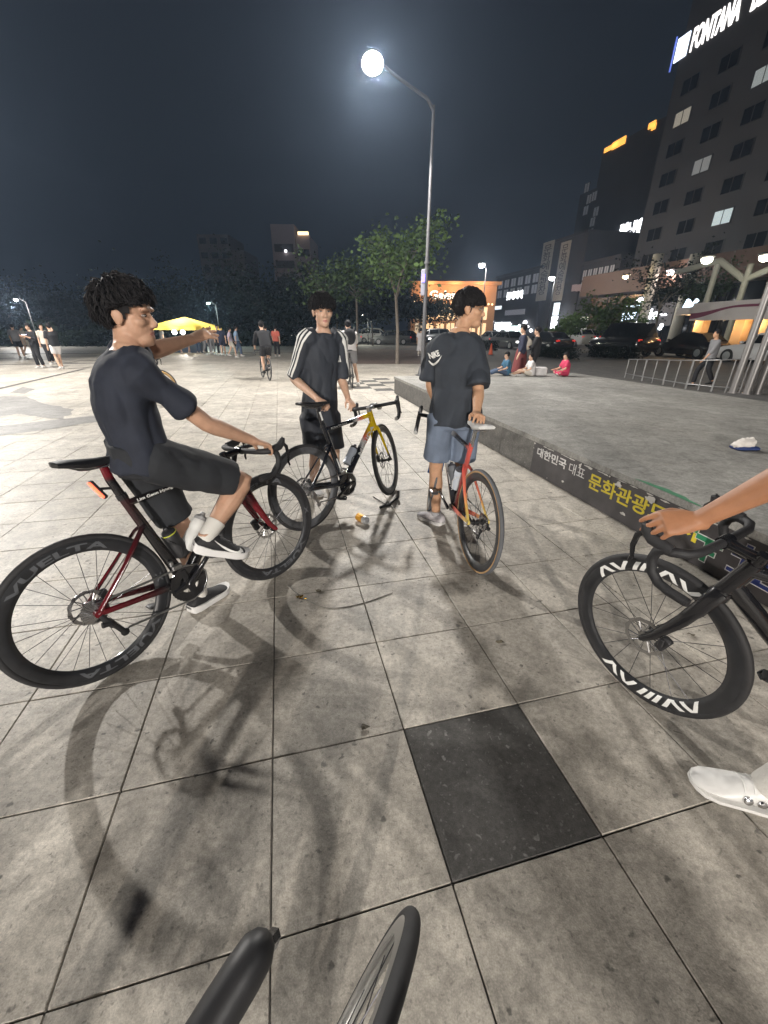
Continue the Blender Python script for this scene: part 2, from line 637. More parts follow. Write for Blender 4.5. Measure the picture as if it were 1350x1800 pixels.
mb.add([p + V(0, 0, -.01) for p in ins] + [p + V(0, 0, STH - .05) for p in ins], [(3, 2, 1, 0), (4, 5, 6, 7), (0, 1, 5, 4), (1, 2, 6, 5), (2, 3, 7, 6), (3, 0, 4, 7)])
mb.build('stage_core', concf, stage, smooth=False, world=True)
# deck slabs
nsl = 10
for i in range(nsl):
    for j in range(3):
        a0, a1 = SL * i / nsl, SL * (i + 1) / nsl - .005
        b0, b1 = SWD * j / 3 - (.025 if j == 0 else 0), SWD * (j + 1) / 3 - .005
        c = [S0 + SU * a + SN * b for a, b in ((a0, b0), (a1, b0), (a1, b1), (a0, b1))]
        m_ = MB(); m_.add([p + V(0, 0, STH - .052) for p in c] + [p + V(0, 0, STH) for p in c], [(3, 2, 1, 0), (4, 5, 6, 7), (0, 1, 5, 4), (1, 2, 6, 5), (2, 3, 7, 6), (3, 0, 4, 7)])
        m_.build('deck_slab', conc, stage, smooth=False, world=True)


def sface(px, py):
    """point of the photograph on the stage's front face -> (distance along it, height)"""
    p = onplane(px, py, S0, SN)
    return (p - S0).dot(SU), p.z


s_ban = sface(938, 800)[0]
s_cuts = [0, 1.15, 2.3, 3.45, 4.6, 5.6, s_ban]
for a, b in zip(s_cuts, s_cuts[1:]):
    m_ = MB(); c = [S0 + SU * (a + .004) - SN * .006, S0 + SU * (b - .004) - SN * .006, S0 + SU * (b - .004) + SN * .03, S0 + SU * (a + .004) + SN * .03]
    m_.add([p + V(0, 0, 0) for p in c] + [p + V(0, 0, STH - .056) for p in c], [(3, 2, 1, 0), (4, 5, 6, 7), (0, 1, 5, 4), (1, 2, 6, 5), (2, 3, 7, 6), (3, 0, 4, 7)])
    m_.build('face_panel', concf, stage, smooth=False, world=True)
ban_m = mat('painted_panel', (.055, .050, .052), .5, var=.3, vscale=6)
m_ = MB(); c = [S0 + SU * s_ban - SN * .012, S0 + SU * SL - SN * .012, S0 + SU * SL + SN * .03, S0 + SU * s_ban + SN * .03]
m_.add([p + V(0, 0, .004) for p in c] + [p + V(0, 0, STH - .056) for p in c], [(3, 2, 1, 0), (4, 5, 6, 7), (0, 1, 5, 4), (1, 2, 6, 5), (2, 3, 7, 6), (3, 0, 4, 7)])
m_.build('painted_panel', ban_m, stage, smooth=False, world=True)


def on_face(name, geo, s0, s1, z0, z1, m, off=.0145, zs=None):
    vs, fs = geo[0], geo[1]
    mb = MB()
    mb.add([S0 + SU * lerp(s0, s1, x) - SN * off + V(0, 0, lerp(z0, z1, y)) for x, y in vs], fs)
    return mb.build(name, m, stage, smooth=False, world=True, fixn=False)


pw = mat('sign_white', (.62, .61, .60), .6, var=.12, vscale=30)
py_ = mat('sign_yellow', (.62, .50, .03), .6, var=.15, vscale=20)
pgr = mat('sign_green', (.02, .22, .10), .6)
pbl = mat('sign_blue', (.02, .035, .16), .6)
a, za = sface(947, 790); b, _ = sface(998, 815)
on_face('lettering', text_geo('대한민국', .028), a, b, .205, .305, pw)
a, _ = sface(1001, 830); b, _ = sface(1029, 840)
on_face('lettering', text_geo('대표', 0), a, b, .195, .300, pw)
a, _ = sface(1036, 850); b, _ = sface(1172, 920)
on_face('lettering', text_geo('문화관광도', .022), a, b, .150, .295, py_)
a2, _ = sface(1180, 915); b2, _ = sface(1222, 940)
on_face('lettering', text_geo('시', .022), a2 + .01, b2 + .03, .150, .285, py_)
# big outlined characters further along: stacked strokes, white edge below colour
a, z = sface(1232, 950)


def strokes(rects, m, grow, off):
    mb = MB()
    for x0, x1, z0, z1 in rects:
        mb.add([S0 + SU * xx - SN * off + V(0, 0, zz) for xx, zz in ((x0 - grow, z0 - grow), (x1 + grow, z0 - grow), (x1 + grow, z1 + grow), (x0 - grow, z1 + grow))], [(0, 1, 2, 3)])
    mb.build('lettering', m, stage, smooth=False, world=True, fixn=False)


sx = sface(1250, 960)[0]
gr_ = [(sx - .10, sx + .08, .19, .225), (sx - .03, sx + .005, .06, .225), (sx + .005, sx + .05, .12, .15), (sx - .14, sx - .10, .22, .30)]
bl_ = [(sx + .14, sx + .42, .20, .235), (sx + .20, sx + .235, .10, .30), (sx + .30, sx + .335, .10, .30), (sx + .14, sx + .46, .09, .115)]
strokes(gr_, pw, .006, .0145); strokes(gr_, pgr, 0, .0165)
strokes(bl_, pw, .006, .0145); strokes(bl_, pbl, 0, .0165)


def blob(r, n, seed, ir=.62):
    rr = random.Random(seed)
    vs = [(0.5, 0.5)]
    for q in range(n):
        a = 2 * math.pi * q / n
        k = .5 * (1 - ir * rr.random() ** .6)
        vs.append((.5 + k * math.cos(a), .5 + k * math.sin(a)))
    return vs, [(0, 1 + q, 1 + (q + 1) % n) for q in range(n)]


peel = mat('peeled_paint', (.50, .48, .45), .75, var=.2, vscale=20)
for i, (px, py, w, h) in enumerate(((1150, 870, .17, .16), (1091, 850, .10, .09), (1023, 818, .06, .06), (1041, 823, .07, .04), (1075, 836, .03, .03), (1117, 854, .05, .025), (1098, 903, .11, .035), (992, 846, .05, .03), (964, 840, .02, .02), (943, 779, .05, .03), (975, 791, .06, .03), (1063, 830, .03, .02), (1006, 806, .09, .02), (1094, 838, .2, .014), (941, 787, .02, .02), (1162, 905, .05, .05))):
    ss, zz = sface(px, py)
    on_face('peeled_patch', blob(1, 15, i), ss - w / 2, ss + w / 2, zz - h / 2, min(zz + h / 2, STH - .058), peel, .0185)
# white scraped rim under the deck edge
for i in range(16):
    r_ = random.Random(i)
    ss = s_ban + .1 + i * .14 + r_.uniform(-.05, .05)
    on_face('peeled_patch', blob(1, 9, i + 40, .6), ss, ss + r_.uniform(.06, .18), STH - .058 - r_.uniform(.008, .022), STH - .058, peel, .0178)
# green paint left on the deck edge
m_ = MB(); vs = []
for i in range(12):
    t = i / 11
    ss = lerp(sface(1120, 838)[0], sface(1235, 890)[0], t)
    w = .05 * math.sin(math.pi * t) + .006 * ((i * 7) % 3)
    vs += [S0 + SU * ss - SN * .024 + V(0, 0, STH + .003), S0 + SU * ss + SN * (w - .02) + V(0, 0, STH + .003)]
m_.add(vs, [(2 * i, 2 * i + 2, 2 * i + 3, 2 * i + 1) for i in range(11)])
m_.build('green_paint', mat('green_paint', (.06, .20, .11), .7, var=.4, vscale=14), stage, smooth=False, world=True, fixn=False)


# ------------------------------------------------------------------ plaza lamps
lamp_glow = mat('lamp_lens', (1, 1, 1), .4, emit=(1.0, .97, .92), estr=380)
pole_m = mat('lamp_pole_paint', (.09, .09, .095), .5, .2)


def plaza_lamp(label, base, head, power, col=(1, .96, .90), pole_h=7.2, aim=None, size=.30, group='tall lamps of the square'):
    base = Vector(base); head = Vector(head)
    o = empty('street_lamp', base, label, 'street lamp', group)
    top = base + V(0, 0, pole_h)
    mb = MB(); mb.tube([base, base + V(0, 0, 1.0), top], [.075, .07, .04], 14); mb.tube([base + V(0, 0, 3.4), base + V(0, 0, 3.46)], [.095, .095], 12); mb.build('pole', pole_m, o, world=True)
    mb = MB(); mb.tube([base, base + V(0, 0, .03)], [.24, .24], 18); mb.tube([base + V(0, 0, .03), base + V(0, 0, .30), base + V(0, 0, .34)], [.17, .10, .08], 14); mb.build('base_flange', pole_m, o, world=True)
    mb = MB(); mb.tube([top - V(0, 0, .12), lerp(top, head, .12) + V(0, 0, .05), lerp(top, head, .6) + V(0, 0, .06), head + V(0, 0, .12)], [.045, .04, .035, .035], 10); mb.build('arm', pole_m, o, world=True)
    n = (Vector(aim) - head).normalized() if aim is not None else V(0, 0, -1)
    q = n.to_track_quat('-Z', 'Y').to_matrix()
    mb = MB()
    mb.lathe([(0, .13), (size * .6, .12), (size, .05), (size * 1.04, .0), (size * .92, -.004), (size * .92, .03), (0, .03)], 24, 'Z', closed=False)
    mb.xf(Matrix.Translation(head) @ q.to_4x4()); mb.build('lamp_head', pole_m, o, world=True)
    mb = MB(); mb.ell((0, 0, .0), (size * .9, size * .9, .05), None, 20, 8); mb.xf(Matrix.Translation(head) @ q.to_4x4()); mb.build('lens', lamp_glow, o, world=True)
    ld = bpy.data.lights.new('lamp_light', 'SPOT'); ld.energy = power; ld.color = col; ld.shadow_soft_size = .22
    ld.spot_size = math.radians(172); ld.spot_blend = .15
    lo = bpy.data.objects.new('lamp_light', ld); COL.objects.link(lo); lo.parent = o
    lo.matrix_local = Matrix.Translation(head - base + n * .10) @ q.to_4x4()
    return o


LA = gp(742, 660)
la = plaza_lamp('tall street lamp with bright white head rising behind the person in the black tee', LA, at(655, 112, 13.2), 3700, aim=(0, 9, 0), size=.27)
m_ = MB(); sp = at(747, 497, LA.y)
m_.box(LA + V(-.10, -.02, sp.z - 0), (.14, .10, .75), bev=.02); m_.build('notice_box', mat('box_paint', (.30, .30, .36), .5), la, world=True)
m_ = MB(); m_.box(LA + V(-.10, -.085, sp.z + .12), (.10, .02, .22)); m_.build('notice_screen', mat('violet_screen', (.1, .08, .5), .4, emit=(.22, .16, 1.0), estr=3.0), la, world=True)
plaza_lamp('tall street lamp standing out of view to the left of the square', (-16.2, 13.4, 0), (-14.8, 12.4, 8.4), 10500, aim=(-9, 9, 0))
plaza_lamp('tall street lamp out of view behind the viewer to the right', (6.6, -10.4, 0), (5.8, -9.4, 8.2), 1300, aim=(2, 0, 0))
plaza_lamp('tall street lamp out of view far behind the viewer', (-3.2, -25.2, 0), (-2.9, -24.0, 5.4), 23000, col=(1, .93, .84), pole_h=4.9, aim=(0, 3, 0))
# ------------------------------------------------------------------ bicycles
BR = 0.338
SA = math.radians(73)
AX = V(-math.cos(SA), 0, math.sin(SA))
FA = V(0.985, 0, BR)
AP = FA - 0.045 * V(math.sin(SA), 0, math.cos(SA))
BB = V(.405, 0, .268)
chrome = mat('polished_metal', (.62, .62, .63), .22, 1.0)
steel = mat('dull_steel', (.42, .42, .43), .35, 1.0)
black_gloss = mat('black_gloss_paint', (.012, .012, .014), .18, 0, coat=.6)
black_matte = mat('black_matte', (.018, .018, .02), .55)
rubber = mat('tyre_rubber', (.022, .022, .024), .7, var=.2, vscale=40)
tape_m = mat('bar_tape', (.016, .016, .018), .62, bump=.25, bscale=220)
saddle_m = mat('saddle_cover', (.014, .014, .016), .45)
spoke_m = mat('spoke_steel', (.10, .10, .11), .35, .9)
carbon = mat('carbon_rim', (.02, .021, .024), .38, coat=.3, var=.25, vscale=25)
_wheel_cache = {}


def annulus(mb, r0, r1, y, h, n=40, wave=0.0, teeth=0, k=None):
    prof = []
    rings = []
    for q in range(n):
        a = 2 * math.pi * q / n
        ro = r1 + (wave * math.cos(a * 12) if wave else 0)
        if teeth: ro = r1 if q % 2 else r1 - teeth
        c, s = math.cos(a), math.sin(a)
        rings.append([V(r0 * c, y - h / 2, r0 * s), V(ro * c, y - h / 2, ro * s), V(ro * c, y + h / 2, ro * s), V(r0 * c, y + h / 2, r0 * s)])
    mb.loft(rings, k, closed=True)


def rim_meshes(depth, hw=.0145):
    key = ('rim', depth)
    if key not in _wheel_cache:
        ri = .316 - depth
        mb = MB()
        prof = [(.318, .0125), (.314, .0135), (.300, hw), (.285, hw * .97), (lerp(ri, .285, .5), hw * .72), (ri + .006, hw * .34), (ri, hw * .15),
                (ri, -hw * .15), (ri + .006, -hw * .34), (lerp(ri, .285, .5), -hw * .72), (.285, -hw * .97), (.300, -hw), (.314, -.0135), (.318, -.0125), (.310, -.006), (.310, .006)]
        mb.lathe(prof, 72)
        tb = MB()
        tp = []
        for q in range(14):
            a = 2 * math.pi * q / 14
            tp.append((.3235 + .0150 * math.cos(a), .0148 * math.sin(a)))
        tb.lathe(tp, 72)
        hb = MB()
        hb.lathe([(.0, -.05), (.011, -.05), (.011, -.034), (.022, -.032), (.022, -.027), (.012, -.02), (.012, .02), (.022, .027), (.022, .032), (.011, .034), (.011, .05), (.0, .05)], 16)
        sb = MB()
        sb.tube([(0, 0, .02), (0, 0, ri + .003)], [.0013, .0013], 5)
        _wheel_cache[key] = (mb, tb, hb, sb, ri)
    return _wheel_cache[key]


def share(key, mb, mats):
    if key in _wheel_cache: return _wheel_cache[key]
    me = mb.mesh(key[0])
    bm = bmesh.new(); bm.from_mesh(me); bmesh.ops.recalc_face_normals(bm, faces=bm.faces); bm.to_mesh(me); bm.free()
    for m in (mats if isinstance(mats, (list, tuple)) else [mats]): me.materials.append(m)
    me.polygons.foreach_set('use_smooth', [True] * len(me.polygons))
    me.set_sharp_from_angle(angle=math.radians(38))
    _wheel_cache[key] = me
    return me


def rim_y(r, ri, hw=.0145):
    pts = [(ri, hw * .15), (ri + .006, hw * .34), (lerp(ri, .285, .5), hw * .72), (.285, hw * .97), (.300, hw), (.314, .0135)]
    for (a, ya), (b, yb) in zip(pts, pts[1:]):
        if r <= b: return lerp(ya, yb, max(0, (r - a) / (b - a)))
    return .0135


def ring_print(name, geo, r0, r1, a0, a1, side, ri, m, parent):
    """bend a flat word along the rim side; angles in degrees as seen in the wheel's xz plane"""
    vs, fs = subdiv2d(geo[0], geo[1], .08)
    out = []
    for x, y in vs:
        a = math.radians(lerp(a0, a1, x)); r = lerp(r0, r1, y)
        out.append(V(r * math.cos(a), side * (rim_y(r, ri) + .0012), r * math.sin(a)))
    mb = MB(); mb.add(out, fs)
    return mb.build(name, m, parent, smooth=False, fixn=False)


def make_wheel(parent, M, depth, rim_m, tyre_m, nspoke, rotor_side, cassette, detail, rot0=0.0, rotor=True, side_m=None):
    rb, tb, hb, sb, ri = rim_meshes(depth)
    w = link('wheel', share(('rim', depth, rim_m.name), rb, rim_m), parent)
    w.matrix_local = M
    link('tyre', share(('tyre', tyre_m.name), tb, tyre_m), w)
    if side_m:
        t2 = MB()
        for s in (-1, 1):
            t2.lathe([(.3165, s * .0138), (.3225, s * .0153), (.3275, s * .0146), (.3225, s * .0140)], 72)
        link('tyre_sidewall', share(('sidewall', side_m.name), t2, side_m), w)
    link('hub', share(('hub',), hb, black_matte), w)
    sme = share(('spoke', depth), sb, spoke_m)
    for i in range(nspoke):
        s = link('spoke', sme, w)
        a = 2 * math.pi * i / nspoke + rot0
        side = 1 if i % 2 else -1
        tang = .055 * (1 if (i // 2) % 2 else -1)
        s.matrix_local = Matrix.Translation((.016 * math.cos(a + 1.2 * (1 if tang > 0 else -1)), side * .022, .016 * math.sin(a + 1.2 * (1 if tang > 0 else -1)))) @ Matrix.Rotation(math.pi / 2 - a + tang * .6, 4, 'Y') @ Matrix.Rotation(side * .075, 4, 'X')
    if rotor and detail > 0:
        ro = MB()
        annulus(ro, .064, .079, 0, .0018, 72, wave=.0022)
        for i in range(10):
            a = 2 * math.pi * i / 10
            ro.tube([(.02 * math.cos(a), 0, .02 * math.sin(a)), (.066 * math.cos(a + .35), 0, .066 * math.sin(a + .35))], [.0028, .0028], 4)
        annulus(ro, .012, .024, 0, .003, 20)
        r = link('brake_rotor', share(('rotor',), ro, chrome), w)
        r.location = (0, rotor_side * .037, 0)
    if cassette and detail > 0:
        cb = MB()
        for i in range(9):
            rr = .058 - i * .0042
            annulus(cb, .012, rr, -.030 - i * .0036, .0018, 48, teeth=.004)
        link('cassette', share(('cassette',), cb, chrome), w)
    return w, ri


def bike(label, x, y, yaw, lean, steer, s, group=None, name='bicycle'):
    """local frame: x forward, y left, z up, origin at the rear tyre's contact; all angles in radians"""
    mw = Matrix.Translation((x, y, 0)) @ Matrix.Rotation(yaw, 4, 'Z') @ Matrix.Rotation(lean, 4, 'X')
    root = empty(name, label=label, cat='bicycle', group=group, mw=mw)
    D = s.get('detail', 2)
    fr, fk = s['frame'], s.get('fork', s['frame'])
    ST = Matrix.Translation(AP) @ Matrix.Rotation(steer, 4, AX) @ Matrix.Translation(-AP)
    dz = s.get('saddle_dz', 0.0); bz = s.get('bar_dz', 0.0)
    tyre_m = s.get('tyre', rubber)
    depth = s.get('depth', .052)
    wr, ri = make_wheel(root, Matrix.Translation((0, 0, BR)), depth, s['rim'], tyre_m, s.get('spokes', 20), 1, True, D, .2, s.get('rotor', True), s.get('side'))
    wf, _ = make_wheel(root, ST @ Matrix.Translation(FA), depth, s['rim'], tyre_m, s.get('spokes', 20), 1, False, D, .35, s.get('rotor', True), s.get('side'))
    # frame
    mb = MB()
    crown = AP + AX * .365
    h0, h1 = AP + AX * .372, AP + AX * .512
    mb.tube([h0, lerp(h0, h1, .5), h1], [(.030, .023), (.029, .0215), (.027, .021)], 14, ref=(1, 0, 0))
    dt0 = AP + AX * .405
    mb.tube([dt0, lerp(dt0, BB, .15), lerp(dt0, BB, .6), BB], [(.030, .021), (.031, .022), (.030, .023), (.032, .030)], 14, ref=(.5, 0, .86))
    stt = V(.252, 0, .785)
    tt0 = AP + AX * .482
    tt1 = V(.268, 0, .742)
    mb.tube([tt0, lerp(tt0, tt1, .2), lerp(tt0, tt1, .7), tt1], [(.023, .021), (.020, .018), (.016, .016), (.016, .015)], 12, ref=(0, 0, 1))
    mb.tube([BB, lerp(BB, stt, .3), lerp(BB, stt, .75), stt], [(.030, .024), (.027, .017), (.023, .0155), (.020, .0155)], 12, ref=(1, 0, 0))
    for sg in (-1, 1):
        mb.tube([V(.300, sg * .008, .625), V(.265, sg * .028, .60), V(.16, sg * .048, .49), V(.0, sg * .066, BR)], [(.016, .010), (.013, .0085), (.011, .0075), (.010, .008)], 8, ref=(.8, 0, .6))
        mb.tube([V(.395, sg * .030, .272), V(.30, sg * .036, .288), V(.12, sg * .058, .318), V(-.005, sg * .066, BR)], [(.022, .012), (.018, .010), (.014, .009), (.014, .008)], 8, ref=(0, 0, 1))
        mb.disc((0, sg * .067, BR), .016, .012, 14)
    mb.disc(BB, .026, .084, 18)
    frame = mb.build('frame', fr, root)
    # seatpost and saddle
    sp1 = V(.213, 0, .925 + dz)
    mb = MB()
    mb.tube([V(.2555, 0, .77), lerp(V(.2555, 0, .77), sp1, .6), sp1 + V(.01, 0, 0)], [(.020, .0125), (.019, .012), (.018, .012)], 12, ref=(1, 0, 0))
    if D: mb.box(sp1 + V(0, 0, .008), (.045, .03, .028), bev=.006)
    mb.build('seatpost', s.get('post', fr), root)
    if s.get('collar', True):
        mb = MB(); mb.tube([V(.2565, 0, .766), V(.2515, 0, .790)], [(.024, .0185), (.024, .0185)], 12, ref=(1, 0, 0)); mb.build('seat_clamp', black_gloss, root)
    mb = MB()
    sz = .955 + dz
    prof = [(.052, .002, .014, .010), (.060, .055, .022, .022), (.10, .068, .021, .032), (.15, .058, .013, .038), (.20, .036, .006, .036), (.26, .023, .003, .030), (.31, .020, .001, .024), (.335, .013, -.003, .015), (.34, .002, -.006, .006)]
    rings = []
    for px_, hw, zt, th in prof:
        rg = []
        for q in range(12):
            a = 2 * math.pi * q / 12
            c, sn = math.cos(a), math.sin(a)
            rg.append(V(px_, hw * (abs(c) ** .7) * (1 if c > 0 else -1), sz + zt - th / 2 + (th / 2) * sn - (.008 * abs(c) ** 3 if sn < 0 else 0)))
        rings.append(rg)
    mb.loft(rings)
    mb.build('saddle', s.get('saddle', saddle_m), root)
    if D:
        mb = MB()
        for sg in (-1, 1):
            mb.tube([V(.085, sg * .028, sz), V(.13, sg * .022, sz - .028), V(.16, sg * .021, sz - .034), V(.235, sg * .021, sz - .034), V(.27, sg * .018, sz - .02), V(.315, sg * .008, sz - .006)], .0035, 6)
        mb.build('saddle_rail', s.get('rail', steel), root)
    # fork
    mb = MB()
    mb.tube([AP + AX * .34, AP + AX * .375], [(.034, .036), (.028, .024)], 14, ref=(1, 0, 0))
    for sg in (-1, 1):
        y_ = V(0, sg, 0)
        mb.tube([AP + AX * .365 + y_ * .020, AP + AX * .335 + y_ * .036, AP + AX * .20 + y_ * .048 + V(.004, 0, 0), AP + AX * .06 + y_ * .054 + V(.026, 0, .0), FA + y_ * .056], [(.028, .011), (.026, .011), (.023, .009), (.016, .008), (.013, .007)], 10, ref=(1, 0, .3))
    mb.disc(FA, .008, .125, 10)
    mb.xf(ST)
    mb.build('fork', fk, root)
    if s.get('rotor', True) and D:
        for (c, M) in ((AP + AX * .06 + V(-.012, .045, -.01), ST), (V(.075, .045, .355), Matrix.Identity(4))):
            mb = MB(); mb.box(c, (.036, .028, .07), Matrix.Rotation(-.35, 3, 'Y'), bev=.006); mb.box(c + V(.004, .012, .006), (.02, .014, .04), bev=.004); mb.xf(M); mb.build('brake_caliper', black_matte, root)
    # stem, bar, hoods, levers
    s0 = AP + AX * (.53 + bz)
    clamp = s0 + V(.10, 0, .012)
    mb = MB()
    mb.tube([h1 - AX * .002, AP + AX * (.552 + bz)], [.0195, .019], 14)
    mb.tube([s0 - V(.012, 0, 0), lerp(s0, clamp, .5), clamp], [(.020, .019), (.016, .017), (.018, .022)], 10, ref=(0, 0, 1))
    mb.disc(clamp, .021, .045, 14)
    mb.xf(ST); mb.build('stem', s.get('stem', black_gloss), root)
    mb = MB()
    W = s.get('W', .205)
    for sg in (-1, 1):
        c = clamp
        pth = [c, c + V(0, sg * .06, .0), c + V(.002, sg * .14, .001), c + V(.018, sg * (W - .022), .001), c + V(.05, sg * W, -.001), c + V(.078, sg * W, -.004)]
        mb.tube(pth, [.0155, .0155, .0150, .0155, .0165, .0168], 10)
        hk = [c + V(.070, sg * W, -.004), c + V(.088, sg * (W + .002), -.022), c + V(.094, sg * (W + .004), -.055), c + V(.080, sg * (W + .006), -.095), c + V(.048, sg * (W + .008), -.122), c + V(.010, sg * (W + .009), -.130), c + V(-.045, sg * (W + .010), -.132)]
        mb.tube(hk, .0162, 10)
    mb.xf(ST); hb = mb.build('handlebar', s.get('tape', tape_m), root)
    if D:
        for sg in (-1, 1):
            c = clamp + V(.060, sg * W, 0)
            mb = MB()
            mb.tube([c + V(-.012, 0, .002), c + V(.02, 0, .006), c + V(.055, -sg * .003, .010), c + V(.082, -sg * .005, .030), c + V(.090, -sg * .006, .048), c + V(.088, -sg * .006, .056)],
                    [(.018, .0165), (.021, .0172), (.022, .0168), (.020, .0160), (.013, .0135), (.004, .005)], 12, ref=(0, 0, 1))
            if s.get('round_hood'):
                mb = MB()
                pth = [c + V(-.014, 0, .002), c + V(.01, 0, .006), c + V(.04, 0, .012), c + V(.068, 0, .020), c + V(.088, 0, .027), c + V(.098, 0, .030), c + V(.102, 0, .031)]
                mb.tube(pth, [(.0185, .0175), (.022, .0195), (.0235, .0205), (.0235, .0205), (.021, .0185), (.014, .012), (.004, .004)], 18, ref=(0, 0, 1))
            mb.xf(ST); mb.build('brake_hood', s.get('hood', rubber), root)
            mb = MB()
            mb.tube([c + V(.086, -sg * .004, .022), c + V(.104, -sg * .004, .0), c + V(.108, -sg * .003, -.045), c + V(.098, 0, -.085), c + V(.102, sg * .004, -.108)],
                    [(.010, .008), (.011, .009), (.010, .0065), (.008, .005), (.005, .004)], 8, ref=(1, 0, 0))
            mb.xf(ST); mb.build('brake_lever', s.get('lever', black_gloss), root)
            mb = MB()
            e = clamp + V(-.045, sg * (W + .010), -.132)
            mb.tube([e + V(.004, 0, 0), e + V(-.006, 0, 0)], [.0155, .0135], 10); mb.xf(ST); mb.build('bar_end_cap', s.get('cap', black_matte), root)
    # drivetrain
    ca = s.get('crank', 0.2)
    mb = MB()
    big = .098 if D else .095
    annulus(mb, .050, big, -.047, .004, 72 if D > 1 else 40, teeth=.004)
    if D > 1: annulus(mb, .058, .072, -.041, .003, 48, teeth=.003)
    for i in range(4):
        a = ca + math.pi / 4 + i * math.pi / 2 + .25
        mb.tube([BB + V(0, -.05, 0) - BB, V(.082 * math.cos(a), -.049, .082 * math.sin(a))], [(.022, .006), (.014, .005)], 8, ref=(-math.sin(a), 0, math.cos(a)))
    mb.disc((0, -.05, 0), .027, .018, 16)
    mb.xf(Matrix.Translation(BB))
    mb.build('chainring', s.get('ring', black_gloss), root)
    for sg, a in ((-1, ca), (1, ca + math.pi)):
        d = V(math.cos(a), 0, math.sin(a))
        mb = MB()
        p0, p1 = BB + V(0, sg * .062, 0), BB + d * .172 + V(0, sg * .072, 0)
        mb.tube([p0 - d * .012, p0, lerp(p0, p1, .5), p1, p1 + d * .012], [(.012, .009), (.019, .0105), (.014, .009), (.013, .0085), (.006, .007)], 10, ref=d.cross(V(0, 1, 0)))
        cr = mb.build('crank_arm', s.get('crankm', black_gloss), root)
        mb = MB()
        pc = p1 + V(0, sg * .048, 0)
        mb.disc(p1 + V(0, sg * .03, 0), .007, .055, 8)
        mb.box(pc, (.075, .055, .018), Matrix.Rotation(s.get('pedal_tilt', -.15), 3, 'Y'), bev=.006)
        mb.tube([pc + V(.034, -.022, 0), pc + V(.046, 0, .004), pc + V(.034, .022, 0)], .006, 6)
        mb.build('pedal', s.get('pedal', black_matte), root)
    if D:
        mb = MB()
        ct = V(0, -.043, BR + .040)
        mb.tube([V(.0, -.044, BR + .038), BB + V(.0, -.047, .096)], [(.0055, .003), (.0055, .003)], 6, ref=(0, 0, 1))
        mb.tube([BB + V(0, -.047, -.096), V(.095, -.046, BR - .135), V(.068, -.045, BR - .148)], [(.0055, .003)] * 3, 6, ref=(0, 0, 1))
        mb.tube([BB + V(0, -.047, .096), BB + V(.06, -.047, .076), BB + V(.095, -.047, .02), BB + V(.092, -.047, -.03), BB + V(.055, -.047, -.08), BB + V(0, -.047, -.096)], [(.0055, .003)] * 6, 6)
        mb.build('chain', s.get('chain', steel), root)
        mb = MB()
        mb.tube([V(.004, -.070, BR - .01), V(.012, -.076, BR - .035), V(.030, -.074, BR - .062), V(.040, -.060, BR - .085)], [(.010, .008), (.013, .010), (.015, .012), (.010, .008)], 8)
        mb.tube([V(.030, -.052, BR - .070), V(.050, -.050, BR - .105), V(.072, -.050, BR - .150)], [(.013, .004), (.011, .004), (.012, .004)], 8, ref=(1, 0, .3))
        mb.tube([V(-.006, -.078, BR - .052), V(.028, -.078, BR - .060)], [.013, .012], 10)
        mb.disc((.038, -.046, BR - .085), .016, .006, 14); mb.disc((.072, -.046, BR - .148), .018, .006, 14)
        mb.build('rear_derailleur', s.get('mech', black_matte), root)
        mb = MB(); mb.box(BB + V(-.035, -.043, .108), (.05, .02, .028), bev=.005); mb.box(BB + V(-.052, -.032, .13), (.02, .02, .03), bev=.004)
        mb.build('front_derailleur', steel, root)
    for nm in s.get('cages', ()):
        mb = MB()
        base, d_, out = cage_axes(nm)
        for sg in (-1, 1):
            mb.tube([base + out * .012, base + out * .03 + V(0, sg * .036, 0) + d_ * .01, base + out * .045 + V(0, sg * .039, 0) + d_ * .055, base + out * .020 + V(0, sg * .034, 0) + d_ * .10, base + out * .006 + d_ * .125], .0032, 6)
        mb.tube([base + d_ * .0 + out * .004, base + d_ * .14 + out * .004], [(.012, .003), (.012, .003)], 8, ref=(0, 1, 0))
        mb.tube([base + out * .03 + V(0, -.036, 0) - d_ * .012, base + out * .06 - d_ * .016, base + out * .03 + V(0, .036, 0) - d_ * .012], .0035, 6)
        mb.build('bottle_cage', s.get('cagem', black_matte), root)
    return dict(root=root, wr=wr, wf=wf, ri=ri, frame=frame, mw=mw, ST=ST, clamp=clamp)


def cage_axes(nm):
    if nm == 'down':
        dt0 = AP + AX * .405
        d_ = (dt0 - BB).normalized()
        out = V(-d_.z, 0, d_.x)
        return BB + d_ * .155 + out * .030, d_, out
    d_ = (V(.252, 0, .785) - BB).normalized()
    out = V(d_.z, 0, -d_.x)
    return BB + d_ * .13 + out * .027, d_, out


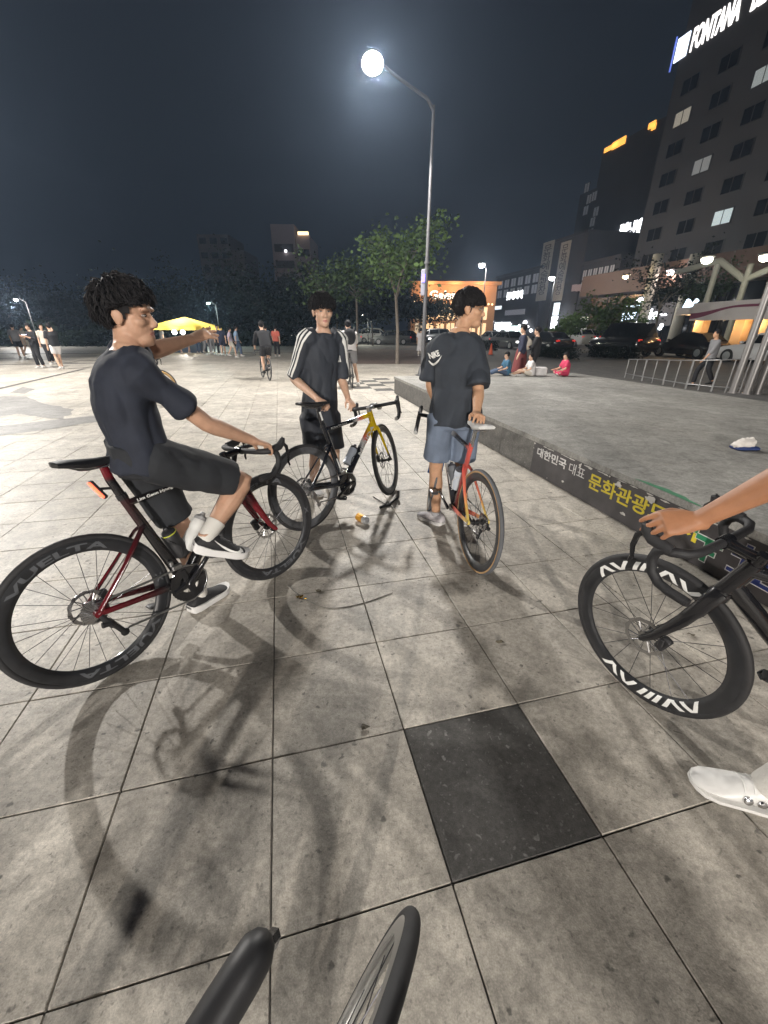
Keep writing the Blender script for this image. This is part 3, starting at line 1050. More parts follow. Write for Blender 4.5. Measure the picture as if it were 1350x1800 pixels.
def bottle(label, B, nm, body_m, cap_m, length=.19, r=.0365, print_m=None):
    base, d_, out = cage_axes(nm)
    c = base + out * (r + .006) - d_ * .008
    Mx = B['mw']
    z = d_; x = out; y = z.cross(x)
    Ml = Matrix(((x.x, y.x, z.x, c.x), (x.y, y.y, z.y, c.y), (x.z, y.z, z.z, c.z), (0, 0, 0, 1)))
    o = empty('water_bottle', label=label, cat='bottle', mw=Mx @ Ml)
    mb = MB()
    L = length
    prof = [(0.0, .004), (r * .85, 0), (r, .006), (r, L * .42), (r * .93, L * .48), (r * .93, L * .54), (r, L * .60), (r * .99, L * .74), (r * .86, L * .80), (0.0, L * .80)]
    mb.lathe(prof, 24, 'Z', closed=False); mb.build('bottle_body', body_m, o)
    mb = MB()
    mb.lathe([(0, L * .79), (r * .9, L * .79), (r * .9, L * .86), (r * .6, L * .91), (r * .36, L * .92), (r * .36, L * .97), (r * .26, L), (0, L)], 20, 'Z', closed=False)
    mb.build('bottle_cap', cap_m, o)
    if print_m:
        mb = MB()
        for q in range(3):
            z0 = L * (.12 + .1 * q)
            rings = []
            for i in range(9):
                a = math.radians(-150 + i * 14)
                rings.append([V((r + .0008) * math.cos(a), (r + .0008) * math.sin(a), z0 + i * .004), V((r + .0008) * math.cos(a), (r + .0008) * math.sin(a), z0 + .006 + i * .004)])
            vs = [p for r_ in rings for p in r_]
            mb.add(vs, [(2 * i, 2 * i + 2, 2 * i + 3, 2 * i + 1) for i in range(8)])
        mb.build('bottle_print', print_m, o, smooth=False, fixn=False)
    return o
# ------------------------------------------------------------------ people
skin_tone = {}


def skin(name, col):
    m = mat('skin_' + name, col, .5, var=.10, vscale=30, spec=.35)
    b = m.node_tree.nodes['Principled BSDF']
    b.inputs['Subsurface Weight'].default_value = .08
    b.inputs['Subsurface Radius'].default_value = (.012, .005, .003)
    return m


lip_m = mat('lips', (.40, .17, .14), .45)
eye_w = mat('eye_white', (.40, .37, .35), .35)
eye_d = mat('eye_iris', (.012, .009, .008), .15)
hair_m = mat('black_hair', (.011, .010, .011), .72, var=.5, vscale=90, spec=.25)


def smoothpath(pts, n):
    """Catmull-Rom through points"""
    P = [pts[0] * 2 - pts[1]] + list(pts) + [pts[-1] * 2 - pts[-2]]
    out = []
    for i in range(1, len(P) - 2):
        for q in range(n):
            t = q / n
            a, b, c, d = P[i - 1], P[i], P[i + 1], P[i + 2]
            out.append(.5 * ((2 * b) + (c - a) * t + (2 * a - 5 * b + 4 * c - d) * t * t + (3 * b - a - 3 * c + d) * t ** 3))
    out.append(pts[-1].copy())
    return out


def limb(mb, a, b, c, rads, n=12, soft=.06):
    """a-b-c with bend at b; rads = [(fraction, radius)] with fraction 0..1 on a-b and 1..2 on b-c"""
    path, rr = [], []
    fr = [0, .15, .35, .6, .82, .94, 1.0, 1.06, 1.18, 1.35, 1.6, 1.85, 2.0]

    def rad(t):
        for (t0, r0), (t1, r1) in zip(rads, rads[1:]):
            if t <= t1: return lerp(r0, r1, (t - t0) / (t1 - t0))
        return rads[-1][1]
    for t in fr:
        p = lerp(a, b, t) if t <= 1 else lerp(b, c, t - 1)
        path.append(p); rr.append(rad(t))
    mb.tube(path, [float(r) for r in rr], n)


def hand(mb, wr, d, nrm, thumb, curl=.5, spread=.10, s=1.0, curls=None, thumb_curl=.4, k=None):
    """wr wrist, d pointing along the palm, nrm out of the back of the hand, thumb = direction of the thumb side"""
    d = d.normalized(); nrm = (nrm - d * nrm.dot(d)).normalized()
    side = d.cross(nrm)
    if side.dot(thumb) < 0: side = -side
    # palm
    L = .088 * s
    mb.tube([wr - d * .02 * s, wr + d * .005 * s, wr + d * .03 * s, wr + d * .065 * s, wr + d * (L + .004)],
            [(.030 * s, .022 * s), (.030 * s, .020 * s), (.037 * s, .017 * s), (.042 * s, .0145 * s), (.038 * s, .010 * s)], 14, ref=side, k=k)
    mb.ell(wr + d * .03 * s + side * .022 * s - nrm * .008 * s, .019 * s, k=k)
    lens = [.072, .080, .075, .058]
    for i in range(4):
        u = (1.5 - i) * .0205 * s
        p = wr + d * (L - .006 - .006 * abs(i - 1.2)) + side * u
        ang = (1.5 - i) * spread
        c = curl if curls is None else curls[i]
        dd = (d * math.cos(ang) + side * math.sin(ang)).normalized()
        path = [p - dd * .015]
        q = p.copy(); a = 0.12
        segs = [.46, .30, .24]
        path.append(q.copy())
        for j, f in enumerate(segs):
            a += c * (1.0, 1.15, .75)[j]
            v = dd * math.cos(a) - nrm * math.sin(a)
            q = q + v * (lens[i] * f * s * .6); path.append(q.copy())
            q = q + v * (lens[i] * f * s * .4)
            if j == 2: path.append(q.copy())
        r = [.0095, .0095, .0092, .0085, .0078, .0062]
        r = [x * s * (1 if i < 3 else .88) for x in r][:len(path)]
        mb.tube(path, r, 8, k=k)
    tb = wr + d * .022 * s + side * .028 * s - nrm * .006 * s
    t1 = (d * .62 + side * .62 - nrm * .45).normalized()
    t2 = (d * (1 - .3 * thumb_curl) + side * .1 * (1 - thumb_curl) - nrm * (.35 + .5 * thumb_curl)).normalized()
    path = [tb - t1 * .01, tb, tb + t1 * .034 * s, tb + t1 * .034 * s + t2 * .028 * s, tb + t1 * .034 * s + t2 * .05 * s]
    mb.tube(path, [.0125 * s, .0135 * s, .0115 * s, .0105 * s, .007 * s], 8, k=k)


def head_frame(hd, hu=V(0, 0, 1)):
    f = hd.normalized()
    u = (hu - f * hu.dot(f)).normalized()
    r = f.cross(u)
    return Matrix(((r.x, f.x, u.x), (r.y, f.y, u.y), (r.z, f.z, u.z)))


def add_head(mb, c, R, s, fine):
    def E(p, r): mb.ell(c + R @ (V(*p) * s), tuple(x * s for x in r), R, 20 if fine else 12, 14 if fine else 8)
    E((0, -.012, .038), (.0745, .094, .083))
    E((0, .018, -.028), (.060, .068, .086))
    E((0, .046, -.084), (.040, .042, .034))
    E((0, -.005, -.055), (.058, .060, .05))
    if fine:
        E((0, .066, -.098), (.019, .019, .016))
        for sg in (-1, 1):
            E((sg * .038, .048, -.022), (.026, .030, .024))
            E((sg * .026, .074, .024), (.026, .016, .010))
            E((sg * .0115, .091, -.037), (.0080, .010, .0075))
            E((sg * .073, -.010, -.012), (.0085, .020, .031))
            E((sg * .078, -.016, -.004), (.006, .018, .022))
        mb.tube([c + R @ (V(*p) * s) for p in ((0, .074, .016), (0, .087, -.010), (0, .0985, -.030), (0, .096, -.041))], [.0075 * s, .0085 * s, .0115 * s, .0085 * s], 8)
        E((0, .0765, -.0605), (.0205, .0115, .0054))
        E((0, .0750, -.0722), (.0185, .0115, .0060))
        E((0, .072, -.066), (.026, .012, .016))
    else:
        mb.ell(c + R @ (V(0, .092, -.025) * s), (.012 * s, .018 * s, .02 * s), R, 8, 6)
        for sg in (-1, 1): E((sg * .073, -.010, -.012), (.010, .018, .028))


def hair_mesh(c, R, s, style, fine, seed=1):
    """scalp cap plus overlapping locks"""
    rnd = random.Random(seed)
    mb = MB()
    cc = V(0, -.012, .038)
    rad = V(.0745, .094, .083)
    front = style.get('front', .045)      # height of the hairline above the eyes at the forehead
    back = style.get('back', -.085)

    def line(p):                           # lowest z of hair at a direction
        t = (p.y + .1) / .2                # 0 back .. 1 front
        t = min(1, max(0, t))
        if t > .62: return lerp(.002, front, min(1, (t - .62) / .2))
        if t > .45: return lerp(-.045, .002, (t - .45) / .17)
        return lerp(back, -.045, min(1, t / .45))
    nu, nv = (40, 22) if fine else (18, 10)
    vs, idx, fs = [], {}, []
    off = style.get('lift', .010)
    for i in range(nv + 1):
        th = math.pi * .84 * i / nv
        for j in range(nu):
            ph = 2 * math.pi * j / nu
            d = V(math.sin(th) * math.cos(ph), math.sin(th) * math.sin(ph), math.cos(th))
            o = off * (1 + (.35 * noise.noise(d * 5 + V(seed, 0, 0)) if fine else 0))
            p = cc + V(d.x * (rad.x + o), d.y * (rad.y + o), d.z * (rad.z + o * 1.3))
            if p.z < .02: p.x *= .94 if p.z > -.03 else .90
            vs.append(p)
    for i in range(nv):
        for j in range(nu):
            q = [i * nu + j, (i + 1) * nu + j, (i + 1) * nu + (j + 1) % nu, i * nu + (j + 1) % nu]
            ce = sum((vs[k] for k in q), V(0, 0, 0)) / 4
            if ce.z > line(ce): fs.append(tuple(q))
    mb.add([c + R @ (p * s) for p in vs], fs)
    if fine:
        N = style.get('n', 420)
        ga = math.pi * (3 - 5 ** .5)
        crown = V(style.get('part', .015), -.055, .115)
        for i in range(N):
            zz = 1 - 1.75 * (i + .5) / N
            rr = math.sqrt(max(0, 1 - zz * zz)); ph = i * ga
            d = V(rr * math.cos(ph), rr * math.sin(ph), zz)
            p = cc + V(d.x * rad.x, d.y * rad.y, d.z * rad.z)
            if p.z < line(p) + .004: continue
            nrm = V(d.x / rad.x, d.y / rad.y, d.z / rad.z).normalized()
            flow = p - crown
            flow = flow - nrm * flow.dot(nrm)
            if flow.length < .01: flow = V(rnd.uniform(-1, 1), 1, 0); flow -= nrm * flow.dot(nrm)
            flow.normalize()
            flow = (flow + V(rnd.uniform(-1, 1), rnd.uniform(-1, 1), rnd.uniform(-1, 1)) * style.get('mess', .35)).normalized()
            L = style.get('len', .06) * rnd.uniform(.65, 1.25)
            if p.y > .02 and p.z > .05: L *= style.get('bang', 1.0)
            if p.z < 0: L *= .55
            lift = style.get('puff', .012) * rnd.uniform(.5, 1.5)
            wav = style.get('wave', .0)
            sd = flow.cross(nrm)
            path = []
            q = p + nrm * (off * .3)
            ph0 = rnd.uniform(0, 6.28)
            for t in range(6):
                f = t / 5
                v = p + flow * (L * f) + nrm * (off * .5 + lift * math.sin(math.pi * min(1, f * 1.1)) * 1.0) + sd * (wav * math.sin(ph0 + f * 6)) 
                v = v + V(0, 0, -1) * (L * f * f * style.get('drop', .25))
                # stay outside the skull
                e = V((v.x - cc.x) / (rad.x + off * .5), (v.y - cc.y) / (rad.y + off * .5), (v.z - cc.z) / (rad.z + off * .5))
                if e.length < 1 and v.z > -.02:
                    v = cc + V(e.x * (rad.x + off * .5), e.y * (rad.y + off * .5), e.z * (rad.z + off * .5)) / max(e.length, .3)
                zmin = -1
                if v.y > .035: zmin = style.get('minz', .012) + rnd.uniform(-.004, .008)
                elif v.y > -.035 and abs(v.x) > .045: zmin = lerp(.018, style.get('minz', .012), (v.y + .035) / .07)
                elif v.y <= -.035: zmin = back - .012
                if v.z < zmin: v.z = zmin + (v.z - zmin) * .15
                path.append(c + R @ (v * s))
            w = style.get('w', .007) * s * rnd.uniform(.7, 1.2)
            mb.tube(path, [w * .8, w, w * .95, w * .8, w * .5, w * .12], 5)
    return mb


def person(label, J, L, fine=True, voxel=None, group=None, s=1.0, cat='person'):
    """J joints in world space, L look; body is one continuous mesh"""
    base = J.get('base', V(J['P'].x, J['P'].y, 0))
    root = empty('person', base, label, cat, group)
    P, N = J['P'], J['N']
    up = (N - P).normalized()
    hR = J['hipR'].normalized(); sR = J.get('axis_sh', J['hipR']).normalized()
    bend = J.get('bend', .02)
    TL = (N - P).length

    def ring(t, w, d, grow=0.0, n=18, fw=0.0):
        r = hR.lerp(sR, min(1, max(0, t))).normalized()
        r = (r - up * r.dot(up)).normalized()
        f = up.cross(r)
        c = lerp(P, N, t) - f * (bend * math.sin(math.pi * min(1, max(0, t)))) + f * fw
        return [c + r * ((w * s + grow) * (abs(math.cos(a)) ** .85) * (1 if math.cos(a) >= 0 else -1)) + f * ((d * s + grow) * math.sin(a)) for a in [2 * math.pi * q / n for q in range(n)]]
    B = L.get('build', 1.0)
    prof = [(-.20, .105, .085), (-.10, .150, .108), (0, .160, .112), (.14, .152, .106), (.3, .140, .100), (.5, .147, .105), (.7, .165, .114), (.85, .165, .105), (.94, .130, .085), (1.0, .075, .066), (1.05, .058, .058)]
    if 'cut' not in L:
        L['cut'] = None
    Hc = J['H']; Rm = head_frame(J['hd'], J.get('hu', V(0, 0, 1)))
    body = MB()
    body.loft([ring(t, w * B, d * B) for t, w, d in prof])
    neck0 = lerp(P, N, .95)
    body.tube([neck0, N, Hc + Rm @ (V(0, -.018, -.065) * s), Hc + Rm @ (V(0, -.01, -.01) * s)], [.062 * s, .052 * s, .049 * s, .048 * s], 14)
    add_head(body, Hc, Rm, s, fine)
    for sd in 'LR':
        sh, el, wr = J['sh' + sd], J['el' + sd], J['wr' + sd]
        body.ell(sh, .058 * s * B)
        limb(body, sh, el, wr, [(0, .054 * s * B), (.3, .047 * s * B), (.8, .039 * s), (1, .038 * s), (1.2, .041 * s), (1.6, .032 * s), (2, .0245 * s)])
        h = J.get('hand' + sd)
        if h is None: h = dict(d=(wr - el), n=V(0, 0, 1) if abs((wr - el).normalized().z) < .8 else (hR if sd == 'R' else -hR), thumb=up.cross(hR), curl=.35)
        if fine:
            hand(body, wr, h['d'], h['n'], h['thumb'], h.get('curl', .4), h.get('spread', .1), s, h.get('curls'), h.get('tc', .4))
        else:
            d = h['d'].normalized()
            body.tube([wr - d * .02, wr + d * .05 * s, wr + d * .12 * s, wr + d * .17 * s], [(.024 * s), (.034 * s), (.03 * s), (.014 * s)], 8)
        hp, kn, an, toe = J['hp' + sd], J['kn' + sd], J['an' + sd], J['toe' + sd]
        body.ell(hp, .085 * s)
        limb(body, hp, kn, an, [(0, .088 * s * B), (.4, .074 * s * B), (.9, .054 * s), (1, .053 * s), (1.12, .050 * s), (1.35, .055 * s), (1.7, .040 * s), (2, .034 * s)], 14)
        ft = (toe - an); ft.z = toe.z - an.z
        body.tube([an + V(0, 0, .03), an - V(0, 0, .025 * s), lerp(an, toe, .35) + V(0, 0, -.018 * s), lerp(an, toe, .75) + V(0, 0, .004)], [.033 * s, .030 * s, .020 * s, .012 * s], 10)
    vx = voxel or (.0048 if fine else .016)
    me = remesh(body, vx, 4 if fine else 3, .5)
    # eye sockets and features
    a = verts_np(me)
    Ri = np.array(Rm.transposed()); hc = np.array(Hc)
    loc = ((a - hc) @ Ri.T) / s
    if fine:
        for sg in (-1, 1):
            e = np.array([sg * .0305, .074, .001])
            q = (loc - e) / np.array([.020, .03, .0125])
            w = np.exp(-(q ** 2).sum(1))
            loc[:, 1] -= .0085 * w * (loc[:, 1] > .04)
        q = (loc - np.array([0, .09, -.0665])) / np.array([.02, .02, .0022])
        loc[:, 1] -= .004 * np.exp(-(q ** 2).sum(1)) * (loc[:, 1] > .04)
        a2 = (loc * s) @ Ri + hc
        near = np.abs(loc).max(1) < .15
        a[near] = a2[near]
    a -= np.array(base)
    set_verts(me, a)
    sk = L['skin']
    me.materials.clear()
    me.materials.append(sk); me.materials.append(lip_m)
    if fine:
        mi = np.zeros(len(me.polygons), dtype=np.int32)
        pc = np.empty(len(me.polygons) * 3, dtype=np.float32); me.polygons.foreach_get('center', pc); pc = pc.reshape(-1, 3)
        pl = ((pc + np.array(base) - hc) @ Ri.T) / s
        q = ((pl - np.array([0, .09, -.0665])) / np.array([.0215, .03, .0105]))
        mi[((q ** 2).sum(1) < 1) & (pl[:, 1] > .06)] = 1
        me.polygons.foreach_set('material_index', mi)
    # eyes and brows join the body mesh
    if fine:
        ex = MB()
        for sg in (-1, 1):
            ec = Hc + Rm @ (V(sg * .0305, .0690, .0005) * s)
            ex.ell(ec, (.0125 * s, .0090 * s, .0046 * s), Rm @ Matrix.Rotation(sg * -.10, 3, 'Y'), 14, 8, k=2)
            ex.ell(ec + Rm @ (V(0, .0062, 0) * s), (.0054 * s, .0040 * s, .0048 * s), Rm, 10, 8, k=3)
            lid = [Hc + Rm @ (V(sg * x, y, z) * s) for x, y, z in ((.016, .0755, .001), (.024, .0790, .0068), (.034, .0775, .0072), (.045, .0690, .002))]
            ex.tube(lid, .0012 * s, 5, k=3)
            br = [Hc + Rm @ (V(sg * x, y, z) * s) for x, y, z in ((.013, .0835, .019), (.025, .0840, .0240), (.038, .0765, .0245), (.048, .0650, .020))]
            ex.tube(br, [(.0032 * s, .002 * s), (.0036 * s, .0025 * s), (.003 * s, .0022 * s), (.0012 * s, .001 * s)], 6, k=4)
        ex.xf(Matrix.Translation(-base))
        bm = bmesh.new(); bm.from_mesh(me)
        nv0 = len(bm.verts)
        q = [bm.verts.new(p) for p in ex.v]
        for f, k in zip(ex.f, ex.m):
            try:
                nf = bm.faces.new([q[i] for i in f]); nf.material_index = k; nf.smooth = True
            except ValueError: pass
        bm.to_mesh(me); bm.free()
        me.materials.append(eye_w); me.materials.append(eye_d); me.materials.append(hair_m)
    bo = link('body', me, root)
    out = dict(root=root, body=bo)
    # hair
    if L.get('hair') is not None:
        hb = hair_mesh(Hc, Rm, s, L['hair'], fine, L.get('seed', 3))
        out['hair'] = hb.build('hair', L.get('hairm', hair_m), root, world=True)
    # shirt
    if L.get('shirt') is not None:
        sh_ = MB()
        g = L.get('loose', .018)
        hem = L.get('hem', -.10)
        pr = [(hem, .168, .122), (0, .166, .118), (.14, .160, .115), (.3, .152, .112), (.5, .155, .113), (.7, .170, .118), (.85, .168, .108), (.94, .132, .088), (.995, .080, .072)]
        sh_.loft([ring(t, w * B, d * B, g * (1.0 if t < .8 else .5), fw=L.get('belly', 0) * math.exp(-((t - .15) / .2) ** 2)) for t, w, d in pr])
        sl = L.get('sleeve', .8)
        for sd in 'LR':
            a_, b_, c_ = J['sh' + sd], J['el' + sd], J['wr' + sd]
            sh_.ell(a_, (.072 * s * B))
            r0 = L.get('slr', .070) * s
            if sl <= 1:
                e = lerp(a_, b_, sl)
                sh_.tube([lerp(N, a_, .45), lerp(N, a_, .8), a_, lerp(a_, e, .5), e], [.075 * s, .076 * s, .070 * s, r0, r0 * 1.02], 14)
            else:
                sh_.tube([a_, lerp(a_, b_, .5), b_, lerp(b_, c_, sl - 1)], [.072 * s, .066 * s, .056 * s, .05 * s], 12)
        for ex in L.get('extra', ()): sh_.ell(*ex)
        sm = remesh(sh_, .0085 if fine else .018, 4)
        if fine:
            wrinkle(sm, L.get('fold', .007), L.get('ffreq', (9, 9, 5)), .0025, L.get('seed', 3))
        set_verts(sm, verts_np(sm) - np.array(base))
        sm.materials.clear(); sm.materials.append(L['shirt'])
        out['shirt'] = link('shirt', sm, root)
    if L.get('shorts') is not None:
        so = MB()
        so.loft([ring(t, w * B, d * B, .012) for t, w, d in ((-.20, .135, .105), (-.10, .160, .116), (0, .164, .116), (.12, .158, .112))])
        ln = L.get('short_len', .82)
        for sd in 'LR':
            hp, kn, an = J['hp' + sd], J['kn' + sd], J['an' + sd]
            if ln <= 1:
                e = lerp(hp, kn, ln)
                w1 = L.get('leg_w', .098) * s
                so.tube([lerp(hp, P, .35) + up * .02, hp, lerp(hp, e, .5), e], [.105 * s, .108 * s, .102 * s, w1], 16)
            else:
                so.tube([lerp(hp, P, .35), hp, lerp(hp, kn, .5), kn, lerp(kn, an, .5), lerp(kn, an, ln - 1)], [.1 * s, .102 * s, .088 * s, .075 * s, .072 * s, .068 * s], 14)
        sm = remesh(so, .0085 if fine else .018, 4)
        if fine: wrinkle(sm, .007, (8, 8, 4), .002, L.get('seed', 3) + 9)
        set_verts(sm, verts_np(sm) - np.array(base))
        sm.materials.clear(); sm.materials.append(L['shorts'])
        out['shorts'] = link(L.get('bottom_name', 'shorts'), sm, root)
    if L.get('skirt') is not None:
        sk_ = MB()
        a_, b_ = P + V(0, 0, .10), P - V(0, 0, L.get('skirt_len', .55))
        sk_.tube([a_, P, lerp(P, b_, .5), b_], [.13 * s, .165 * s, .2 * s, .235 * s], 18)
        out['skirt'] = sk_.build('skirt', L['skirt'], root, world=True)
    for sd in 'LR':
        an, toe, kn = J['an' + sd], J['toe' + sd], J['kn' + sd]
        if L.get('sock') is not None and fine:
            mb = MB()
            st = lerp(an, kn, L.get('sock_h', .28))
            mb.tube([st, lerp(st, an, .5), an, an + V(0, 0, -.03)], [(.046 * s), (.042 * s), (.039 * s), (.034 * s)], 14)
            mb.build('sock', L['sock'], root, world=True)
        if L.get('shoe') is not None:
            shoe(out, root, an, toe, L, s, sd, fine)
    return out


def shoe(out, root, an, toe, L, s, sd, fine):
    d = toe - an
    tz = toe.z
    f = V(d.x, d.y, 0)
    pit = J_pitch(an, toe, s)
    f.normalize()
    f3 = (f * math.cos(pit) + V(0, 0, math.sin(pit))).normalized()
    u = (V(0, 0, 1) - f3 * f3.z).normalized()
    r = f3.cross(u)
    heel = toe - f3 * .275 * s
    n = 16 if fine else 8
    # sections from heel to toe: (x, half width, sole z, top z)
    sec = [(.0, .022, .012, .050), (.012, .032, .004, .086), (.045, .038, .0, .102), (.085, .040, .0, .104), (.125, .041, .0, .090), (.165, .044, .0, .072), (.205, .047, .0, .054), (.240, .043, .003, .044), (.262, .030, .007, .034), (.275, .012, .012, .024)]
    up, so = MB(), MB()
    rings, srings = [], []
    th = L.get('sole_h', .024)
    for x, hw, z0, z1 in sec:
        c = heel + f3 * (x * s)
        rg = []
        for q in range(n):
            a = 2 * math.pi * q / n
            co, sn = math.cos(a), math.sin(a)
            zz = lerp(z0 + th * .6, z1, (sn + 1) / 2)
            wd = hw * (abs(co) ** .75) * (1 if co >= 0 else -1) * (1 if sn < 0 else (1 - .42 * sn * sn))
            rg.append(c + r * (wd * s) + u * (zz * s))
        rings.append(rg)
        sr = []
        for (a, b) in ((-1, 0), (1, 0), (1.06, .5), (1.03, 1), (-1.03, 1), (-1.06, .5)):
            sr.append(c + r * (hw * 1.05 * a * s) + u * ((z0 + th * b * (1.25 if x < .05 else 1.0)) * s))
        srings.append(sr)
    up.loft(rings); so.loft(srings)
    so.build('shoe_sole', L.get('sole', L['shoe']), root, world=True)
    o = up.build('shoe', L['shoe'], root, world=True)
    out['shoe' + sd] = o
    out['shoe_frame' + sd] = (heel, f3, r, u)


def J_pitch(an, toe, s):
    # pitch of the foot: ankle sits 85 mm above the sole and 200 mm behind the toe when flat
    h = (toe - an)
    flat = math.hypot(h.x, h.y)
    return math.atan2(h.z + .085 * s, max(flat, .05)) if abs(h.z + .085 * s) > .004 else 0.0


def stand(x, y, h, face, phase=0.0, arms='down', sit=False, z0=0.0, lean=0.0, spread=.0):
    """generic joints for the people further off; face = heading angle in radians, phase = stride"""
    s = h / 1.75
    f = V(math.cos(face), math.sin(face), 0)
    r = V(math.sin(face), -math.cos(face), 0)
    b = V(x, y, z0)
    J = {}
    if not sit:
        P = b + V(0, 0, .93 * s); N = P + V(0, 0, .50 * s) + f * lean
        J.update(P=P, N=N, H=N + V(0, 0, .165 * s) + f * .03 * s, hd=f)
        for sd, g in (('L', -1), ('R', 1)):
            st = math.sin(phase + (0 if g > 0 else math.pi))
            hp = P + r * (.09 * g * s) - V(0, 0, .03 * s)
            an = b + r * ((.09 + spread) * g * s) + f * (.24 * st * s) + V(0, 0, (.085 + .12 * max(0, -st) * abs(math.sin(phase))) * s)
            kn = lerp(hp, an, .5) + f * (.04 + .06 * abs(st)) * s
            J['hp' + sd], J['kn' + sd], J['an' + sd] = hp, kn, an
            J['toe' + sd] = an + f * .19 * s - V(0, 0, .085 * s if st >= -.3 else .11 * s)
            sh = N + r * (.185 * g * s) - V(0, 0, .055 * s)
            J['sh' + sd] = sh
            if arms == 'down':
                el = sh - V(0, 0, .27 * s) + r * (.045 * g * s) - f * (.10 * st * s); wr = el - V(0, 0, .23 * s) + f * (.06 - .10 * st) * s
            elif arms == 'phone':
                el = sh - V(0, 0, .26 * s) + r * (.05 * g * s) + f * .05 * s; wr = el + f * .21 * s + V(0, 0, .10 * s) - r * (.10 * g * s)
            elif arms == 'carry':
                el = sh - V(0, 0, .25 * s) + r * (.04 * g * s) + f * .08 * s; wr = el + f * .20 * s - r * (.12 * g * s) + V(0, 0, .02)
            elif arms == 'up' and g > 0:
                el = sh + f * .22 * s + V(0, 0, .02); wr = el + f * .12 * s + V(0, 0, .2 * s)
            else:
                el = sh - V(0, 0, .27 * s) + r * (.05 * g * s); wr = el - V(0, 0, .23 * s) + f * .05
            J['el' + sd], J['wr' + sd] = el, wr
    else:
        P = b + V(0, 0, .10 * s); N = P + V(0, 0, .48 * s) + f * .05 * s
        J.update(P=P, N=N, H=N + V(0, 0, .165 * s) + f * .03 * s, hd=f)
        for sd, g in (('L', -1), ('R', 1)):
            hp = P + r * (.09 * g * s)
            if sit == 'cross':
                kn = hp + f * .30 * s + r * (.20 * g * s) + V(0, 0, .02); an = hp + f * .20 * s - r * (.10 * g * s) - V(0, 0, .02)
            else:
                kn = hp + f * .42 * s + V(0, 0, .10 * s); an = kn + f * .34 * s - V(0, 0, .12 * s)
            J['hp' + sd], J['kn' + sd], J['an' + sd] = hp, kn, an
            J['toe' + sd] = an + f * .16 * s + V(0, 0, .0)
            sh = N + r * (.18 * g * s) - V(0, 0, .055 * s)
            el = sh - V(0, 0, .24 * s) + f * .08 * s + r * .04 * g; wr = el + f * .2 * s - V(0, 0, .05 * s)
            J['sh' + sd], J['el' + sd], J['wr' + sd] = sh, el, wr
    J['hipR'] = r; J['axis_sh'] = r; J['base'] = b
    return J, s
# ------------------------------------------------------------------ bicycles in front
R_ = math.radians
red_paint = bpy.data.materials.new('dark_red_fade'); red_paint.use_nodes = True


def fade_paint(m, stops, axis=(1, 0, 0), lo=0.0, hi=1.0, rough=.22, coat=.7):
    """paint whose colour changes along the frame (object coordinates)"""
    n, l = m.node_tree.nodes, m.node_tree.links
    b = n['Principled BSDF']; b.inputs['Roughness'].default_value = rough; b.inputs['Coat Weight'].default_value = coat; b.inputs['Coat Roughness'].default_value = .06
    tc = n.new('ShaderNodeTexCoord')
    dt = n.new('ShaderNodeVectorMath'); dt.operation = 'DOT_PRODUCT'; dt.inputs[1].default_value = axis
    l.new(tc.outputs['Object'], dt.inputs[0])
    mr = n.new('ShaderNodeMapRange'); mr.inputs[1].default_value, mr.inputs[2].default_value = lo, hi
    l.new(dt.outputs['Value'], mr.inputs[0])
    r = n.new('ShaderNodeValToRGB')
    e = r.color_ramp.elements
    while len(e) < len(stops): e.new(.5)
    for i, (p, c) in enumerate(stops): e[i].position = p; e[i].color = c + (1,)
    l.new(mr.outputs[0], r.inputs[0]); l.new(r.outputs[0], b.inputs['Base Color'])
    MATS[m.name] = m
    return m


RED, BLK = (.13, .006, .012), (.012, .011, .012)
fade_paint(red_paint, [(0, RED), (.20, (.06, .005, .008)), (.30, BLK), (1, BLK)], lo=0, hi=1.0)
red_fork = fade_paint(mat('red_fork', RED), [(0, RED), (.55, RED), (.75, BLK), (1, BLK)], axis=(0, 0, 1), lo=.33, hi=.72)
b1 = bike('black and dark red road bicycle with a lit red tail light under the seated person', -1.2381, 1.3709, .9623, -.1129, -.0331,
          dict(frame=red_paint, fork=red_fork, rim=carbon, post=fade_paint(mat('red_post', RED), [(0, BLK), (.45, BLK), (.6, RED), (1, RED)], axis=(0, 0, 1), lo=.78, hi=.95),
               spokes=24, crank=R_(42), cages=('down', 'seat'), pedal_tilt=.25, saddle_dz=.005))
grey_print = mat('grey_print', (.10, .105, .115), .5)
white_print = mat('white_print', (.72, .72, .70), .5)
vu = text_geo('VUELTA', .03)
for w in (b1['wr'], b1['wf']):
    ring_print('rim_lettering', vu, .276, .306, 142, 62, -1, b1['ri'], grey_print, w)
    ring_print('rim_lettering', vu, .276, .306, -38, -118, -1, b1['ri'], grey_print, w)
    ring_print('rim_lettering', text_geo('X', .04), .278, .304, 8, -2, -1, b1['ri'], grey_print, w)
tt0 = AP + AX * .482; tt1 = V(.268, 0, .742)
fb = BVHTree.FromPolygons([v.co for v in b1['frame'].data.vertices], [tuple(p.vertices) for p in b1['frame'].data.polygons])
d_ = (tt0 - tt1).normalized(); n_ = V(-d_.z, 0, d_.x)
decal('name_strip', text_geo('Lim Geon Hyung', .03), tt1 + d_ * .035 - n_ * .010 + V(0, -.02, 0), d_ * .17, n_ * .018, fb, V(0, 1, 0), white_print, b1['root'], .001, .06, world=False)
mb = MB(); lt = V(.185, 0, .845)
ld_ = V(-.06, 0, .10)
mb.box(lt + V(-.012, -.006, -.01), (.02, .026, .095), Matrix.Rotation(.42, 3, 'Y').inverted(), bev=.005)
mb.tube([lt + V(.0, 0, -.01), lt + V(.045, 0, -.02)], .006, 6)
rl = mb.build('tail_light', black_matte, b1['root'])
mb = MB(); mb.box(lt + V(-.0195, -.010, -.009), (.012, .022, .085), Matrix.Rotation(.42, 3, 'Y').inverted(), bev=.004)
